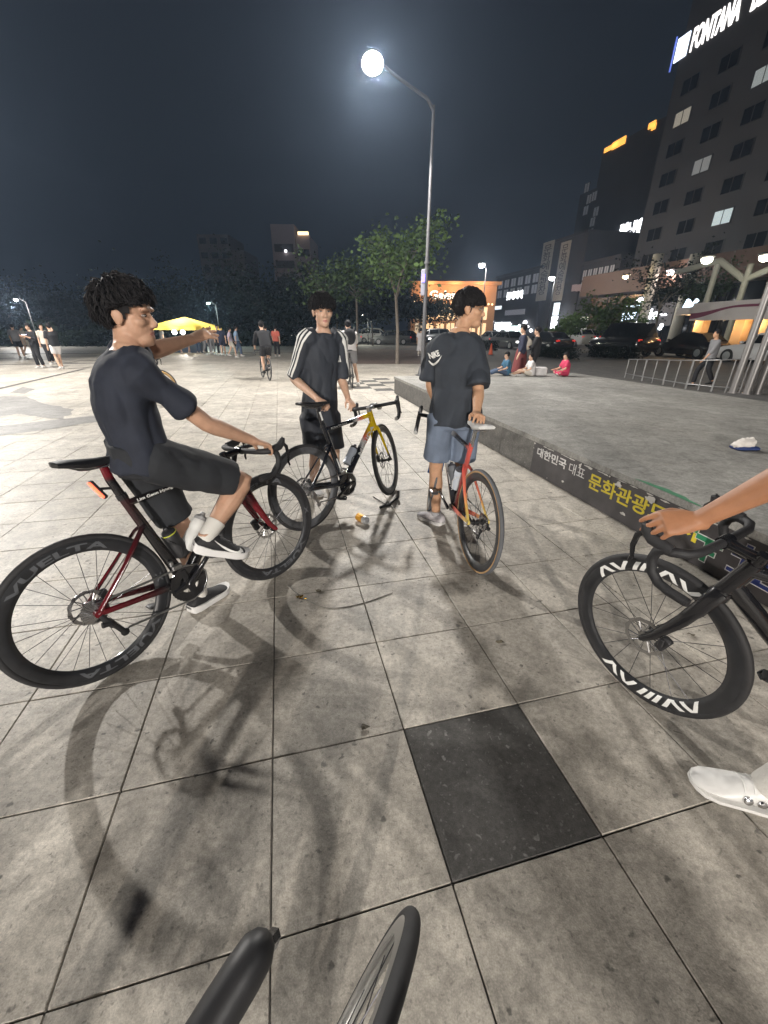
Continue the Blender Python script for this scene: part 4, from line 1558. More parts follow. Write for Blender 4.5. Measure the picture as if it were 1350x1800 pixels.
mb.build('light_lens', mat('red_glow', (.8, .05, .02), .3, emit=(1, .10, .05), estr=3.5), rl)
white_plastic = mat('white_plastic', (.62, .62, .60), .35)
bottle('white water bottle in the down tube cage of the red bicycle', b1, 'down', white_plastic, mat('grey_plastic', (.25, .25, .25), .4), .21, .037, grey_print)
bt = bottle('black storage bottle with a yellow rim in the seat tube cage of the red bicycle', b1, 'seat', mat('black_plastic', (.02, .02, .022), .5), mat('black_plastic', (0, 0, 0)), .175, .037)
mb = MB(); mb.lathe([(.0375, .138), (.0375, .143), (.034, .143), (.034, .138)], 24, 'Z'); mb.build('yellow_rim', mat('lime_rubber', (.45, .48, .06), .5), bt)
mb = MB(); mb.box(b1['clamp'] + V(.055, 0, .012), (.08, .052, .016), bev=.005); mb.tube([b1['clamp'], b1['clamp'] + V(.05, 0, .004)], .008, 8); mb.xf(b1['ST']); mb.build('bike_computer', black_gloss, b1['root'])

YEL, ORG, WHT = (.90, .62, .003), (.85, .10, .06), (.70, .70, .70)
p2frame = fade_paint(mat('yellow_fade', YEL), [(0, (.012, .014, .02)), (.60, (.012, .014, .02)), (.64, WHT), (.68, (.85, .16, .10)), (.735, YEL), (1, YEL)], axis=(1, 0, .25), lo=0, hi=1.25)
p2fork = fade_paint(mat('yellow_fork', YEL), [(0, BLK), (.18, BLK), (.26, YEL), (1, YEL)], axis=(0, 0, 1), lo=.33, hi=.70)
grey_rim = mat('grey_carbon_rim', (.075, .078, .085), .45, var=.35, vscale=18)
b2 = bike('yellow fronted black road bicycle with grey rims held by the person in the striped top', -.5802, 2.8446, .868, -.1042, .4176,
          dict(frame=p2frame, fork=p2fork, rim=grey_rim, post=black_gloss, spokes=24, crank=R_(205), cages=('down',), stem=mat('silver_stem', (.45, .45, .46), .3, .8),
               mech=steel, cap=white_plastic, pedal_tilt=.3))
dt0 = AP + AX * .405; dd = (BB - dt0).normalized(); nn = V(-dd.z, 0, dd.x)
fb2 = BVHTree.FromPolygons([v.co for v in b2['frame'].data.vertices], [tuple(p.vertices) for p in b2['frame'].data.polygons])
upv = nn if nn.z > 0 else -nn
decal('frame_lettering', text_geo('MERIDA', .03), dt0 - dd * -.33 - upv * .018 + V(0, -.03, 0), -dd * .30, upv * .036, fb2, V(0, 1, 0), white_print, b2['root'], .0012, .05, world=False)
decal('frame_lettering', text_geo('BORN TO RIDE', .01), tt1 + d_ * .05 - n_ * .006 + V(0, -.02, 0), d_ * .18, n_ * .012, fb2, V(0, 1, 0), white_print, b2['root'], .001, .05, world=False)
mb = MB()
for (a, b) in (((.237, -.0), (.0, 0)),):
    pass
mb.tube([V(.2435, -.0135, .82), V(.226, -.0135, .885)], [(.008, .0008), (.008, .0008)], 6, ref=(1, 0, 0)); mb.build('white_sticker', white_print, b2['root'])
mb = MB(); st_d = (V(.252, 0, .785) - BB).normalized()
mb.tube([BB + st_d * .12 + V(0, -.0205, 0), BB + st_d * .24 + V(0, -.0175, 0)], [(.007, .0008), (.007, .0008)], 6, ref=(1, 0, 0)); mb.build('white_sticker', white_print, b2['root'])
bottle('clear ribbed plastic bottle on the down tube of the yellow bicycle', b2, 'down', mat('clear_plastic', (.55, .60, .68), .25, spec=.6), mat('dark_cap', (.05, .05, .06), .5), .19, .035)
mb = MB(); mb.box(b2['clamp'] + V(.05, 0, .018), (.075, .05, .018), bev=.005); mb.tube([b2['clamp'], b2['clamp'] + V(.05, 0, .004)], .008, 8); mb.disc(b2['clamp'] + V(.045, -.05, -.02), .016, .06, 12, 'X'); mb.xf(b2['ST']); mb.build('bike_computer', mat('silver_stem', (0, 0, 0)), b2['root'])

p3frame = fade_paint(mat('blue_red_fade', RED), [(0, (.75, .62, .16)), (.10, (.75, .50, .14)), (.20, (.75, .20, .12)), (.33, (.62, .10, .08)), (.42, BLK), (.60, (.05, .05, .06)), (.72, (.55, .56, .58)), (.86, (.02, .16, .42)), (1, (.02, .12, .36))], axis=(1, 0, .12), lo=0, hi=1.0)
tan_m = mat('tan_sidewall', (.36, .22, .10), .7)
b3 = bike('red and blue road bicycle with tan tyre walls under the standing person', .5931, 2.2823, 1.755, .0273, -.30,
          dict(frame=p3frame, fork=mat('blue_fork', (.02, .09, .28), .25, coat=.5), rim=carbon, side=tan_m, tyre=mat('grey_tread', (.10, .105, .115), .65), post=chrome, collar=False,
               saddle=mat('white_saddle', (.55, .55, .54), .4), spokes=20, crank=R_(200), cages=('down', 'seat'), cagem=mat('white_cage', (.55, .55, .55), .4), ring=black_matte,
               crankm=black_gloss, pedal=steel, rotor=False, saddle_dz=-.035, bar_dz=-.025, cap=white_plastic))
bottle('dark capped clear bottle in the white cage of the tan walled bicycle', b3, 'seat', mat('clear_plastic', (0, 0, 0)), mat('dark_cap', (0, 0, 0)), .20, .036)
bottle('slim grey bottle on the down tube of the tan walled bicycle', b3, 'down', mat('grey_bottle', (.20, .21, .23), .4), mat('dark_cap', (0, 0, 0)), .18, .034)
mb = MB(); mb.lathe([(.034, -.07), (.034, .07), (.0, .07), (.0, -.07)], 12, 'Y') if False else mb.disc((0, 0, BR), .009, .15, 12); mb.build('axle', chrome, b3['root'])

b4 = bike('glossy black road bicycle with white lettered rim at the right edge', 1.8792, .6866, 2.4542, -.2125, -.4335,
          dict(frame=black_gloss, rim=carbon, post=black_gloss, spokes=20, crank=R_(-10), cages=('down',)))


def parallelo(segs):
    vs, fs = [], []
    for (x0, x1, y0, y1, w) in segs:
        k = len(vs); vs += [(x0, y0), (x0 + w, y0), (x1 + w, y1), (x1, y1)]; fs.append((k, k + 1, k + 2, k + 3))
    return vs, fs


LOGO = parallelo([(.00, .07, 0, 1, .045), (.085, .155, 1, 0, .045), (.185, .255, 1, 0, .045), (.265, .335, 0, 1, .045), (.39, .45, 0, 1, .045), (.46, .52, 0, 1, .045), (.53, .59, 0, 1, .045), (.62, .69, 0, 1, .045), (.705, .775, 1, 0, .045), (.80, .87, 1, 0, .045), (.885, .955, 0, 1, .045)])
rimw = mat('rim_white', (.80, .80, .78), .5)
ring_print('rim_lettering', LOGO, .272, .310, 26, 112, 1, b4['ri'], rimw, b4['wf'])
ring_print('rim_lettering', LOGO, .310, .272, -64, -150, 1, b4['ri'], rimw, b4['wf'])
ring_print('rim_lettering', LOGO, .272, .310, 154, 68, -1, b4['ri'], rimw, b4['wf'])

# the viewer's own bicycle: only its wheel top and left brake hood reach into the picture
cy5, sy5 = math.cos(1.0156), math.sin(1.0156)
silver_rim = mat('silver_rim', (.50, .50, .49), .3, .9)
b5 = bike('black bicycle with a silver rim at the bottom edge, hood and wheel top in view', -.1974 - .985 * cy5, .1666 - .985 * sy5, 1.0156, .2502, 0.0,
          dict(frame=black_gloss, rim=silver_rim, depth=.026, spokes=20, rotor=False, crank=R_(30), W=.165, round_hood=True, tape=mat('black_satin', (.012, .012, .013), .3), hood=mat('hood_rubber', (.016, .016, .018), .5)))
# ------------------------------------------------------------------ the four near people


def blocal(B, p):
    return B['mw'] @ Vector(p)


skin_a = skin('warm', (.47, .28, .19))
skin_b = skin('fair', (.56, .36, .26))
skin_c = skin('tan', (.50, .29, .18))
skin_d = skin('brown', (.36, .17, .09))
navy_tee = mat('navy_cotton', (.017, .021, .034), .85, var=.18, vscale=12, bump=.15, bscale=500)
black_short = mat('charcoal_cotton', (.016, .018, .022), .85, var=.18, vscale=12, bump=.15, bscale=500)
white_sock = mat('white_sock', (.62, .60, .56), .9, bump=.3, bscale=300)
black_shoe = mat('black_knit', (.016, .016, .018), .7, bump=.3, bscale=400)
white_sole = mat('white_foam', (.66, .65, .64), .6)

# --- seated person on the red bicycle
d1 = V(math.cos(.9623), math.sin(.9623), 0); r1 = V(d1.y, -d1.x, 0)
P = at(243, 797, 1.725)
N = at(226, 613, 1.755)
J = dict(P=P, N=N, hipR=V(.62, -.78, 0), bend=.035, H=at(226, 553, 1.79), hd=V(.97, .13, -.07), base=V(-1.12, 1.72, 0))
SR = V(.50, -.86, 0).normalized()
J['shR_'] = SR
shR = at(246, 656, 1.645); shL = N - SR * .20 - V(0, 0, .05)
J.update(hpR=P + r1 * .095 + d1 * .02 - V(0, 0, .02), hpL=P - r1 * .095 + d1 * .02 - V(0, 0, .03))
hoodw = blocal(b1, b1['clamp'] + V(.045, -.205, .030))
Jw = hoodw + V(-.05, -.075, .040)
jel = lerp(shR, Jw, .52) + V(.0, -.02, -.045)
pedR = BB + V(math.cos(R_(42)), 0, math.sin(R_(42))) * .172 + V(0, -.12, .012)
pw_ = blocal(b1, pedR)
toeR = pw_ + d1 * .085 + V(0, 0, -.004) + r1 * .01
footdir = (d1 * .93 + r1 * .36).normalized()
anR = at(362, 945, 1.69)
toeR = anR + (footdir * .175 + V(0, 0, -.165))
knR = at(427, 846, 1.93)
gtoeL = gp(402, 1035); gheel = gp(335, 1080)
fl = (gtoeL - gheel); fl.z = 0; fl.normalize()
anL = gtoeL - fl * .19 + V(0, 0, .085)
knL = lerp(J['hpL'], anL, .5) + d1 * .06
J.update(shR=SR, knR=knR, anR=anR, toeR=toeR, knL=knL, anL=anL, toeL=gtoeL + V(0, 0, .004))
sh_R, sh_L = shR, shL
elL = at(262, 618, 1.98); wrL = at(338, 596, 2.16)
J.update(elR=jel, wrR=Jw, elL=elL, wrL=wrL)
J['handR'] = dict(d=(hoodw + V(.02, .02, -.01)) - Jw, n=V(-.1, -.25, .9), thumb=-r1, curl=.42, spread=.05, tc=.6)
J['handL'] = dict(d=at(392, 574, 2.30) - wrL, n=V(-.1, -.75, .55), thumb=V(0, -.2, 1), curls=[.06, .10, .16, .2], spread=.12, tc=.0)


def fixsh(J, R_v, shr, shl):
    """person() reads J['shR'] both as shoulder joint and axis; keep them apart"""
    J = dict(J); J['axis_sh'] = R_v; J['shR'] = shr; J['shL'] = shl
    return J


J1 = fixsh(J, SR, sh_R, sh_L)
wavy = dict(front=.062, back=-.070, lift=.013, n=2000, len=.052, puff=.012, wave=.0045, mess=.50, drop=.14, w=.0036, minz=.044, bang=.75)
p1 = person('person in a navy tee and dark shorts seated on the red bicycle, arm outstretched', J1,
            dict(skin=skin_a, shirt=navy_tee, shorts=black_short, hair=wavy, sock=white_sock, shoe=black_shoe, sole=white_sole, sleeve=.66, slr=.058, loose=.020, hem=-.13, short_len=.86, leg_w=.094, build=.88, sock_h=.27, sole_h=.034, seed=4, fold=.014, belly=.02))
hl, f3, rr, uu = p1['shoe_frameR']
bv = bvh_of(p1['shoeR'])
decal('shoe_mark', SWOOSH, hl + f3 * .235 + rr * .05 + uu * .030, -f3 * .155, uu * .062, bv, -rr, white_print, p1['root'], .0015, .08)
mb = MB()
for i in range(5):
    c = hl + f3 * (.125 + i * .018) + uu * (.088 - i * .007)
    mb.tube([c - rr * .022 - uu * .006, c + uu * .002, c + rr * .022 - uu * .006], .0024, 5)
lp = hl + f3 * .10 + uu * .100
mb.tube([lp + uu * .0, lp + uu * .022 + f3 * .012, lp + uu * .028 - f3 * .004, lp + uu * .010 - f3 * .006], .0028, 5)
mb.build('lace', black_shoe, p1['root'], world=True)

# --- person in the striped top behind the yellow bicycle
f2 = V(.62, -.78, 0).normalized(); r2 = V(f2.y, -f2.x, 0)
Y2 = 3.62
P = at(563, 728, Y2); N = at(568, 585, Y2)
hl_ = blocal(b2, b2['ST'] @ (b2['clamp'] + V(.05, .205, .030)))
J = dict(P=P, N=N, hipR=r2, bend=.02, H=at(567, 547, Y2 - .03), hd=V(.36, -.93, -.08))
shr, shl = N + r2 * .168 - V(0, 0, .055), N - r2 * .160 - V(0, 0, .055)
wr2 = at(560, 703, 3.28)
J.update(elR=at(517, 666, 3.58), wrR=wr2, elL=at(601, 668, 3.70), wrL=hl_ + V(-.045, .07, .055))
J['handR'] = dict(d=V(.09, -.07, -.05), n=V(.1, -.45, .8), thumb=V(.6, -.2, .1), curl=.85, spread=.03, tc=.7)
J['handL'] = dict(d=hl_ + V(.02, -.02, 0) - J['wrL'], n=V(.2, .1, .9), thumb=V(-.8, -.3, 0), curl=.6, spread=.05, tc=.6)
fo = gp(556, 868)
ftR, ftL = V(-.69, 3.64, 0), V(-.50, 3.70, 0)
for sd, ft, g in (('R', ftR, 1), ('L', ftL, -1)):
    J['hp' + sd] = P + r2 * (.092 * g) - V(0, 0, .03)
    J['an' + sd] = ft + V(0, 0, .085)
    J['toe' + sd] = ft + (f2 + r2 * .2 * g).normalized() * .19 + V(0, 0, .002)
    J['kn' + sd] = lerp(J['hp' + sd], J['an' + sd], .5) + f2 * .05
J2 = fixsh(J, r2, shr, shl); J2['base'] = V(P.x, P.y, 0)
track = mat('black_track_cloth', (.026, .031, .042), .75, var=.15, vscale=10, bump=.12, bscale=400)
bangs = dict(front=.046, back=-.070, lift=.013, n=1500, len=.056, puff=.014, wave=.003, mess=.38, drop=.26, w=.0036, minz=.025, bang=.95)
p2 = person('person in a black top with three white sleeve stripes behind the yellow bicycle', J2,
            dict(skin=skin_b, shirt=track, shorts=mat('black_sport_cloth', (.013, .016, .024), .7, var=.15), hair=bangs, sock=white_sock, shoe=mat('white_shoe', (.55, .55, .55), .6), sole=white_sole, sleeve=.97, slr=.063, build=.93, loose=.016, hem=-.22, short_len=.92, leg_w=.10, sock_h=.1, seed=11, fold=.012))
bv = bvh_of(p2['shirt'])
stripe = quadstrip([(i / 12, 0, 1) for i in range(13)])
for q in range(3):
    for (sh, el, out) in ((shr, J['elR'], r2), (shl, J['elL'], -r2)):
        ax = (el - sh)
        nrm = (out * .9 + f2 * .45 + V(0, 0, .25)).normalized()
        sdv = ax.normalized().cross(nrm).normalized() * (1 if out is r2 else -1)
        o_ = sh + V(0, 0, .055) - out * .08 + sdv * ((q - 1) * .030 - .008)
        decal('sleeve_stripe', stripe, o_ + nrm * .03, (lerp(sh, el, .93) + out * .03) - (sh + V(0, 0, .05) - out * .08), sdv * .016, bv, -nrm, white_print, p2['root'], .004, .09)
tri = ([(0, 0), (.3, 0), (.22, .35), (.33, 0), (.62, 0), (.5, .7), (.66, 0), (1, 0), (.8, 1.0), (.12, .35), (.38, .7), (.68, 1.0)], [(0, 1, 2, 9), (3, 4, 5, 10), (6, 7, 8, 11)])
cp = lerp(P, N, .66) - r2 * .10 + f2 * .16
decal('chest_mark', tri, cp, -r2 * .045, V(0, 0, .05), bv, -f2, white_print, p2['root'], .003, .3)
mb = MB()
cf = head_frame(f2)
for a0 in (0,):
    pth = [N + V(0, 0, -.012) + r2 * (.082 * math.cos(a)) + f2 * (.075 * math.sin(a)) + V(0, 0, .02 * -math.sin(a)) for a in [2 * math.pi * i / 20 for i in range(20)]]
    mb.tube(pth, [(.020, .008)] * 20, 8, ref=(0, 0, 1), closed=True)
mb.build('collar', track, p2['root'], world=True)

# --- person astride the tan walled bicycle, back towards the viewer
f3_ = V(.30, .95, 0).normalized(); r3 = V(f3_.y, -f3_.x, 0)
P = V(.515, 2.93, .90); N = at(808, 585, 3.0)
sad = blocal(b3, V(.21, 0, .945))
J = dict(P=P, N=N, hipR=V(.985, -.1, 0), bend=.015, H=at(826, 543, 3.03), hd=V(.95, -.22, -.06))
shr, shl = at(836, 622, 2.92), at(765, 618, 3.02)
J.update(elR=at(841, 690, 2.78), wrR=at(838, 727, 2.62), elL=at(757, 676, 3.02), wrL=at(772, 722, 3.14))
J['handR'] = dict(d=(sad + V(.01, -.03, .02)) - J['wrR'] + V(.02, -.04, 0), n=V(.3, -.35, .8), thumb=V(-.9, .1, 0), curl=.45, spread=.1, tc=.5)
for sd, hpv, an, toe in (('L', V(.415, 2.93, .86), gp(768, 924) + V(0, 0.02, .085), gp(742, 905) + V(0, 0, .004)), ('R', V(.605, 2.93, .86), V(.645, 2.95, .085), V(.66, 3.14, .004))):
    J['hp' + sd], J['an' + sd], J['toe' + sd] = hpv, an, toe
    J['kn' + sd] = lerp(hpv, an, .5) + V(-.02, .05, 0)
J['anL'] = gp(766, 922) + V(.0, .03, .085); J['toeL'] = J['anL'] + V(-.13, .14, -.083)
J3 = fixsh(J, (shr - shl).normalized(), shr, shl); J3['base'] = V(P.x, P.y, 0)
bowl = dict(front=.052, back=-.055, lift=.009, n=1500, len=.050, puff=.006, wave=.0, mess=.12, drop=.20, w=.0036, minz=.026, bang=.95, part=0.0)
tee3 = mat('black_cotton', (.028, .034, .045), .85, var=.18, vscale=10, bump=.15, bscale=500)
p3 = person('person in a black tee and blue grey shorts astride the tan walled bicycle', J3,
            dict(skin=skin_c, shirt=tee3, shorts=mat('blue_grey_cloth', (.14, .175, .24), .85, var=.15, vscale=12), hair=bowl, sock=mat('grey_sock', (.4, .4, .42), .9), shoe=mat('pale_knit_shoe', (.70, .67, .70), .8, bump=.3, bscale=300), sole=white_sole, sleeve=.86, slr=.088, loose=.024, hem=-.16, short_len=.80, leg_w=.108, sock_h=.06, seed=21, fold=.014,
                 extra=[(lerp(P, N, .78) - r3 * .08 - f3_ * .10, (.10, .06, .12))]))
bv = bvh_of(p3['shirt'])
tl = at(764, 636, 2.8)
sw3 = at(757, 646, 2.86)
decal('back_mark', SWOOSH, at(759, 645, 2.8) , V(.085, 0, .0), V(-.02, 0, .085), bv, V(.0, 1, 0), white_print, p3['root'], .004, .1)
decal('back_mark', text_geo('NIKE', .04), at(760, 633, 2.8), V(.058, 0, .025), V(-.014, 0, .035), bv, V(0, 1, 0), white_print, p3['root'], .005, .15)
# glasses
Rm = head_frame(J3['hd']); Hc = J3['H']
mb = MB()
for sg in (-1, 1):
    c = Hc + Rm @ V(sg * .032, .088, 0)
    ring_ = [c + Rm @ V(.024 * math.cos(a), -abs(math.cos(a)) * .002, .019 * math.sin(a)) for a in [2 * math.pi * i / 20 for i in range(20)]]
    mb.tube(ring_, .0012, 5, closed=True)
    mb.tube([Hc + Rm @ V(sg * .056, .086, .006), Hc + Rm @ V(sg * .074, .05, .006), Hc + Rm @ V(sg * .080, -.02, .004)], .0013, 5)
mb.tube([Hc + Rm @ V(-.008, .090, .004), Hc + Rm @ V(0, .093, .006), Hc + Rm @ V(.008, .090, .004)], .0012, 5)
mb.build('glasses', chrome, p3['root'], world=True)

# --- person at the right edge: only the forearm and one white shoe are in the picture
d4 = V(math.cos(2.4542), math.sin(2.4542), 0); r4 = V(d4.y, -d4.x, 0)
hood4 = blocal(b4, b4['ST'] @ (b4['clamp'] + V(.075, .205, .036)))
P = blocal(b4, V(.27, .02, 1.0)) + V(.04, -.02, 0)
N = P + d4 * .26 + V(0, 0, .43)
wr4 = at(1226, 915, hood4.y + .02)
el4 = at(1425, 818, wr4.y - .10)
shl = N - r4 * .19 - V(0, 0, .05); shr = N + r4 * .19 - V(0, 0, .05)
J = dict(P=P, N=N, hipR=r4, bend=.05, H=N + d4 * .10 + V(0, 0, .14), hd=(d4 + V(-.2, .2, -.1)))
hr4 = blocal(b4, b4['ST'] @ (b4['clamp'] + V(.06, -.205, .05)))
J.update(elL=el4, wrL=wr4, elR=shr + r4 * .06 - V(0, 0, .28), wrR=P + r4 * .24 + d4 * .16 + V(0, 0, -.02))
J['handL'] = dict(d=(at(1142, 922, hood4.y + .03) - wr4), n=V(-.20, -.55, .80), thumb=-V(-.6, -.77, 0), curls=[.40, .48, .55, .62], spread=.10, tc=.35)
toeL = gp(1207, 1372) + V(0, 0, .004)
ftd = (gp(1400, 1432) - gp(1207, 1372)).normalized()
J.update(hpL=P - r4 * .095, hpR=P + r4 * .095, toeL=toeL, anL=toeL + ftd * .20 + V(0, 0, .09))
J['knL'] = lerp(J['hpL'], J['anL'], .5) + V(-.02, .02, 0)
ped = blocal(b4, BB + V(.17 * math.cos(R_(-10)), -.12, .17 * math.sin(R_(-10)) + .1))
fr4 = P + r4 * .30 - d4 * .05; fr4.z = 0
J.update(anR=fr4 + V(0, 0, .09), toeR=fr4 + d4 * .20 + V(0, 0, .003), knR=lerp(J['hpR'], fr4, .5) + d4 * .05)
J4 = fixsh(J, r4, shr, shl); J4['base'] = V(P.x, P.y, 0)
wshoe = mat('white_leather', (.66, .65, .63), .42, var=.08, vscale=20)
p4 = person('person reaching in from the right edge, tanned forearm on the brake hood, white cycling shoe', J4,
            dict(skin=skin_d, shirt=navy_tee, shorts=black_short, hair=bangs, sock=white_sock, shoe=wshoe, sole=wshoe, sleeve=.8, loose=.01, hem=-.05, sole_h=.014, seed=31), s=1.12)
hl, f3, rr, uu = p4['shoe_frameL']
bv = bvh_of(p4['shoeL'])
for x in (.165, .125):
    for sg in (-1,):
        pc = hl + f3 * x + rr * (.05 * sg) + uu * .05
        for cand in (1, -1):
            pass
        h = bv.ray_cast(hl + f3 * x - rr * .2 + uu * .052, rr)
        if h[0] is None: continue
        nrm = h[1] if h[1].dot(rr) < 0 else -h[1]
        q = nrm.to_track_quat('Z', 'Y').to_matrix().to_4x4()
        mb = MB(); mb.lathe([(0, .009), (.0085, .009), (.0135, .006), (.0145, 0), (0, 0)], 18, 'Z', closed=False)
        mb.xf(Matrix.Translation(h[0]) @ q); mb.build('dial', chrome, p4['root'], world=True)
for x in (.175, .150, .122, .095):
    mb = MB()
    pts = []
    for i in range(9):
        h = bv.ray_cast(hl + f3 * (x + .012 * (i - 4) / 4 * .3) + rr * lerp(-.045, .045, i / 8) + uu * .2, -uu)
        if h[0] is not None: pts.append(h[0] + uu * .0012)
    if len(pts) > 3: mb.tube(pts, [(.0015, .004)] * len(pts), 6, ref=uu); mb.build('strap', wshoe, p4['root'], world=True)
decal('shoe_mark', text_geo('WINNEX', .0), hl + f3 * .15 - rr * .06 + uu * .017, -f3 * .10, uu * .012, bv, rr, mat('grey_print', (0, 0, 0)), p4['root'], .0012, .1)

# --- the viewer, standing behind the camera beside the black bicycle (out of the picture, but casts a shadow)
P = V(-.54, -.50, .93); N = V(-.50, -.46, 1.42)
r5 = V(.98, -.15, 0); f5 = V(.15, .98, 0)
J = dict(P=P, N=N, hipR=r5, bend=.02, H=V(-.47, -.41, 1.585), hd=f5 + V(0, 0, -.2))
shr, shl = N + r5 * .185 - V(0, 0, .055), N - r5 * .185 - V(0, 0, .055)
J.update(elR=shr + V(.06, .12, -.22), wrR=V(-.05, -.16, 1.33), elL=shl + V(-.05, .12, -.24), wrL=V(-.17, -.16, 1.33))
J['handR'] = dict(d=V(-.3, .2, .9), n=V(.8, .1, .2), thumb=V(0, -.6, .4), curl=.3); J['handL'] = dict(d=V(.3, .2, .9), n=V(-.8, .1, .2), thumb=V(0, -.6, .4), curl=.3)
for sd, x, y in (('L', -.82, -.36), ('R', -.30, -.66)):
    J['hp' + sd] = P + r5 * (.09 if sd == 'R' else -.09) - V(0, 0, .03); J['an' + sd] = V(x, y, .085); J['toe' + sd] = V(x + .02, y + .19, .003); J['kn' + sd] = lerp(J['hp' + sd], J['an' + sd], .5) + f5 * .04
J5 = fixsh(J, r5, shr, shl); J5['base'] = V(P.x, P.y, 0)
person('person in dark clothes standing at the viewpoint beside the silver rimmed bicycle', J5, dict(skin=skin_b, shirt=navy_tee, shorts=black_short, hair=dict(front=.05, back=-.06, lift=.014), shoe=black_shoe, sole=white_sole, sock=None), fine=False)
# ------------------------------------------------------------------ small things on the ground
mb = MB()
cc_ = gp(637, 918) + V(0, 0, .033); cd = (gp(650, 922) - gp(625, 909)).normalized()
can = empty('drink_can', gp(637, 918), 'orange and white drink can lying on the paving', 'can')


def along(c, d, prof, m, parent, name):
    q = d.to_track_quat('Z', 'Y').to_matrix().to_4x4()
    b = MB(); b.lathe(prof, 22, 'Z', closed=False); b.xf(Matrix.Translation(c) @ q); return b.build(name, m, parent, world=True)


along(cc_, cd, [(0, -.062), (.024, -.062), (.033, -.054), (.033, .02)], mat('can_orange', (.62, .30, .03), .35, .3), can, 'can_body')
along(cc_, cd, [(.033, .02), (.033, .052), (.026, .062), (.024, .060), (0, .058)], mat('can_white', (.66, .66, .68), .3, .4), can, 'can_end')
br = empty('metal_bracket', gp(682, 893), 'small bent black bracket lying beside the yellow bicycle front tyre', 'bracket')
mb = MB()
q0, q1, q2, q3 = gp(700, 878), gp(690, 884), gp(680, 890), gp(668, 894)
mb.tube([q0 + V(0, 0, .09), q0 + V(0, 0, .02), q1 + V(0, 0, .012), q2 + V(0, 0, .012)], .011, 8); mb.tube([q2 + V(.03, .02, .011), q3 + V(0, 0, .011)], [.016, .012], 8); mb.build('bracket_bar', black_matte, br, world=True)
mb = MB(); mb.tube([q2 + V(0, 0, .012), gp(656, 874) + V(0, 0, .006)], .004, 6); mb.build('bracket_rod', black_matte, br, world=True)
leaf_m = mat('dry_leaf', (.10, .085, .06), .8, var=.3)
for i, (px, py, sz, lb) in enumerate(((641, 1280, .026, 'dry crumpled leaf on the light paving left of the dark tile'), (561, 1040, .03, 'dark scrap beside the long crack line in the paving'), (878, 1130, .026, 'dark dry leaf on the paving nearer the stage'), (1215, 1118, .028, 'dead leaf seen through the lettered wheel'))):
    mb = MB(); p = gp(px, py); rr = random.Random(i)
    vs = [V(0, 0, .012)] + [V(sz * rr.uniform(.4, 1) * math.cos(a), sz * .6 * rr.uniform(.4, 1) * math.sin(a), rr.uniform(.003, .018)) for a in [k * .7 for k in range(9)]]
    mb.add([p + v for v in vs], [(0, 1 + k, 1 + (k + 1) % 9) for k in range(9)])
    o = mb.build('fallen_leaf', leaf_m, smooth=False); tag(o, lb, 'leaf', 'leaves on the paving')
mb = MB(); p = gp(531, 1050)
for i in range(7):
    rr = random.Random(i + 60)
    mb.ell(p + V(rr.uniform(-.03, .03), rr.uniform(-.03, .03), .006), (.010, .006, .005), None, 6, 4)
tag(mb.build('wrapper', mat('gold_foil', (.65, .42, .10), .25, 1.0)), 'crushed gold foil wrapper on the paving by the red bicycle front wheel', 'wrapper')
mb = MB(); p = gp(530, 1048)
pts = [gp(505, 1030), gp(520, 1042), gp(545, 1058), gp(580, 1070), gp(635, 1062), gp(690, 1043)]
mb.tube([v + V(0, 0, .004) for v in smoothpath(pts, 5)], .0028, 5)  # thin tube laid on the tiles, standing in for a curved paving crack
tag(mb.build('crack_line', mat('grey_crack', (.22, .21, .19), .8)), 'thin grey line of a long curved crack in the paving', 'crack_line')
# water stains on the left of the square
for pts in ([(-20, 700), (45, 696), (78, 710), (132, 720), (112, 738), (60, 731), (28, 728), (-20, 736)], [(-20, 752), (60, 742), (140, 733), (215, 726), (240, 732), (150, 745), (70, 757), (-20, 768)], [(18, 690), (40, 680), (62, 684), (44, 692)]):
    q = [gp(*p) for p in pts]; cen = sum(q, V(0, 0, 0)) / len(q); ring_ = []
    for i in range(len(q)):
        a, b = q[i], q[(i + 1) % len(q)]
        for t in (0, .25, .5, .75):
            v = lerp(a, b, t); ring_.append(v + (v - cen) * (.16 * noise.noise(v * 2.3)) + V(0, 0, .003))
    mb = MB(); mb.add([cen + V(0, 0, .003)] + ring_, [(0, 1 + i, 1 + (i + 1) % len(ring_)) for i in range(len(ring_))])
    mb.build('stain', tile_mid, plaza, smooth=False, fixn=False)
# bag left on the stage
bg = empty('paper_bag', gp(1306, 792, STH), 'crumpled white and blue bag left on the stage', 'bag')
mb = MB(); c = gp(1306, 790, STH)
mb.ell(c + V(0, 0, .06), (.10, .06, .05)); mb.ell(c + V(.05, .02, .075), (.06, .05, .035)); mb.ell(c + V(-.06, 0, .045), (.06, .05, .035))
me = remesh(mb, .012, 1); wrinkle(me, .012, (30, 30, 30), .006); set_verts(me, verts_np(me) - np.array(bg.location)); me.materials.clear(); me.materials.append(mat('white_paper', (.62, .58, .54), .8)); link('bag_top', me, bg)
mb = MB(); mb.box(c + V(.01, 0, .018), (.22, .13, .035), bev=.012); mb.build('bag_bottom', mat('blue_cloth', (.02, .04, .14), .7), bg, world=True)

# ------------------------------------------------------------------ trees
bark = mat('bark', (.13, .11, .09), .9, var=.3, vscale=14, bump=.6, bscale=30)


def leaf_material(name, col):
    m = mat(name, col, .95, var=.35, vscale=1.6, spec=.08)
    b = m.node_tree.nodes['Principled BSDF']
    b.inputs['Transmission Weight'].default_value = 0.0
    return m


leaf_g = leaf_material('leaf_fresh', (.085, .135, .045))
leaf_d = leaf_material('leaf_dark', (.013, .019, .013))


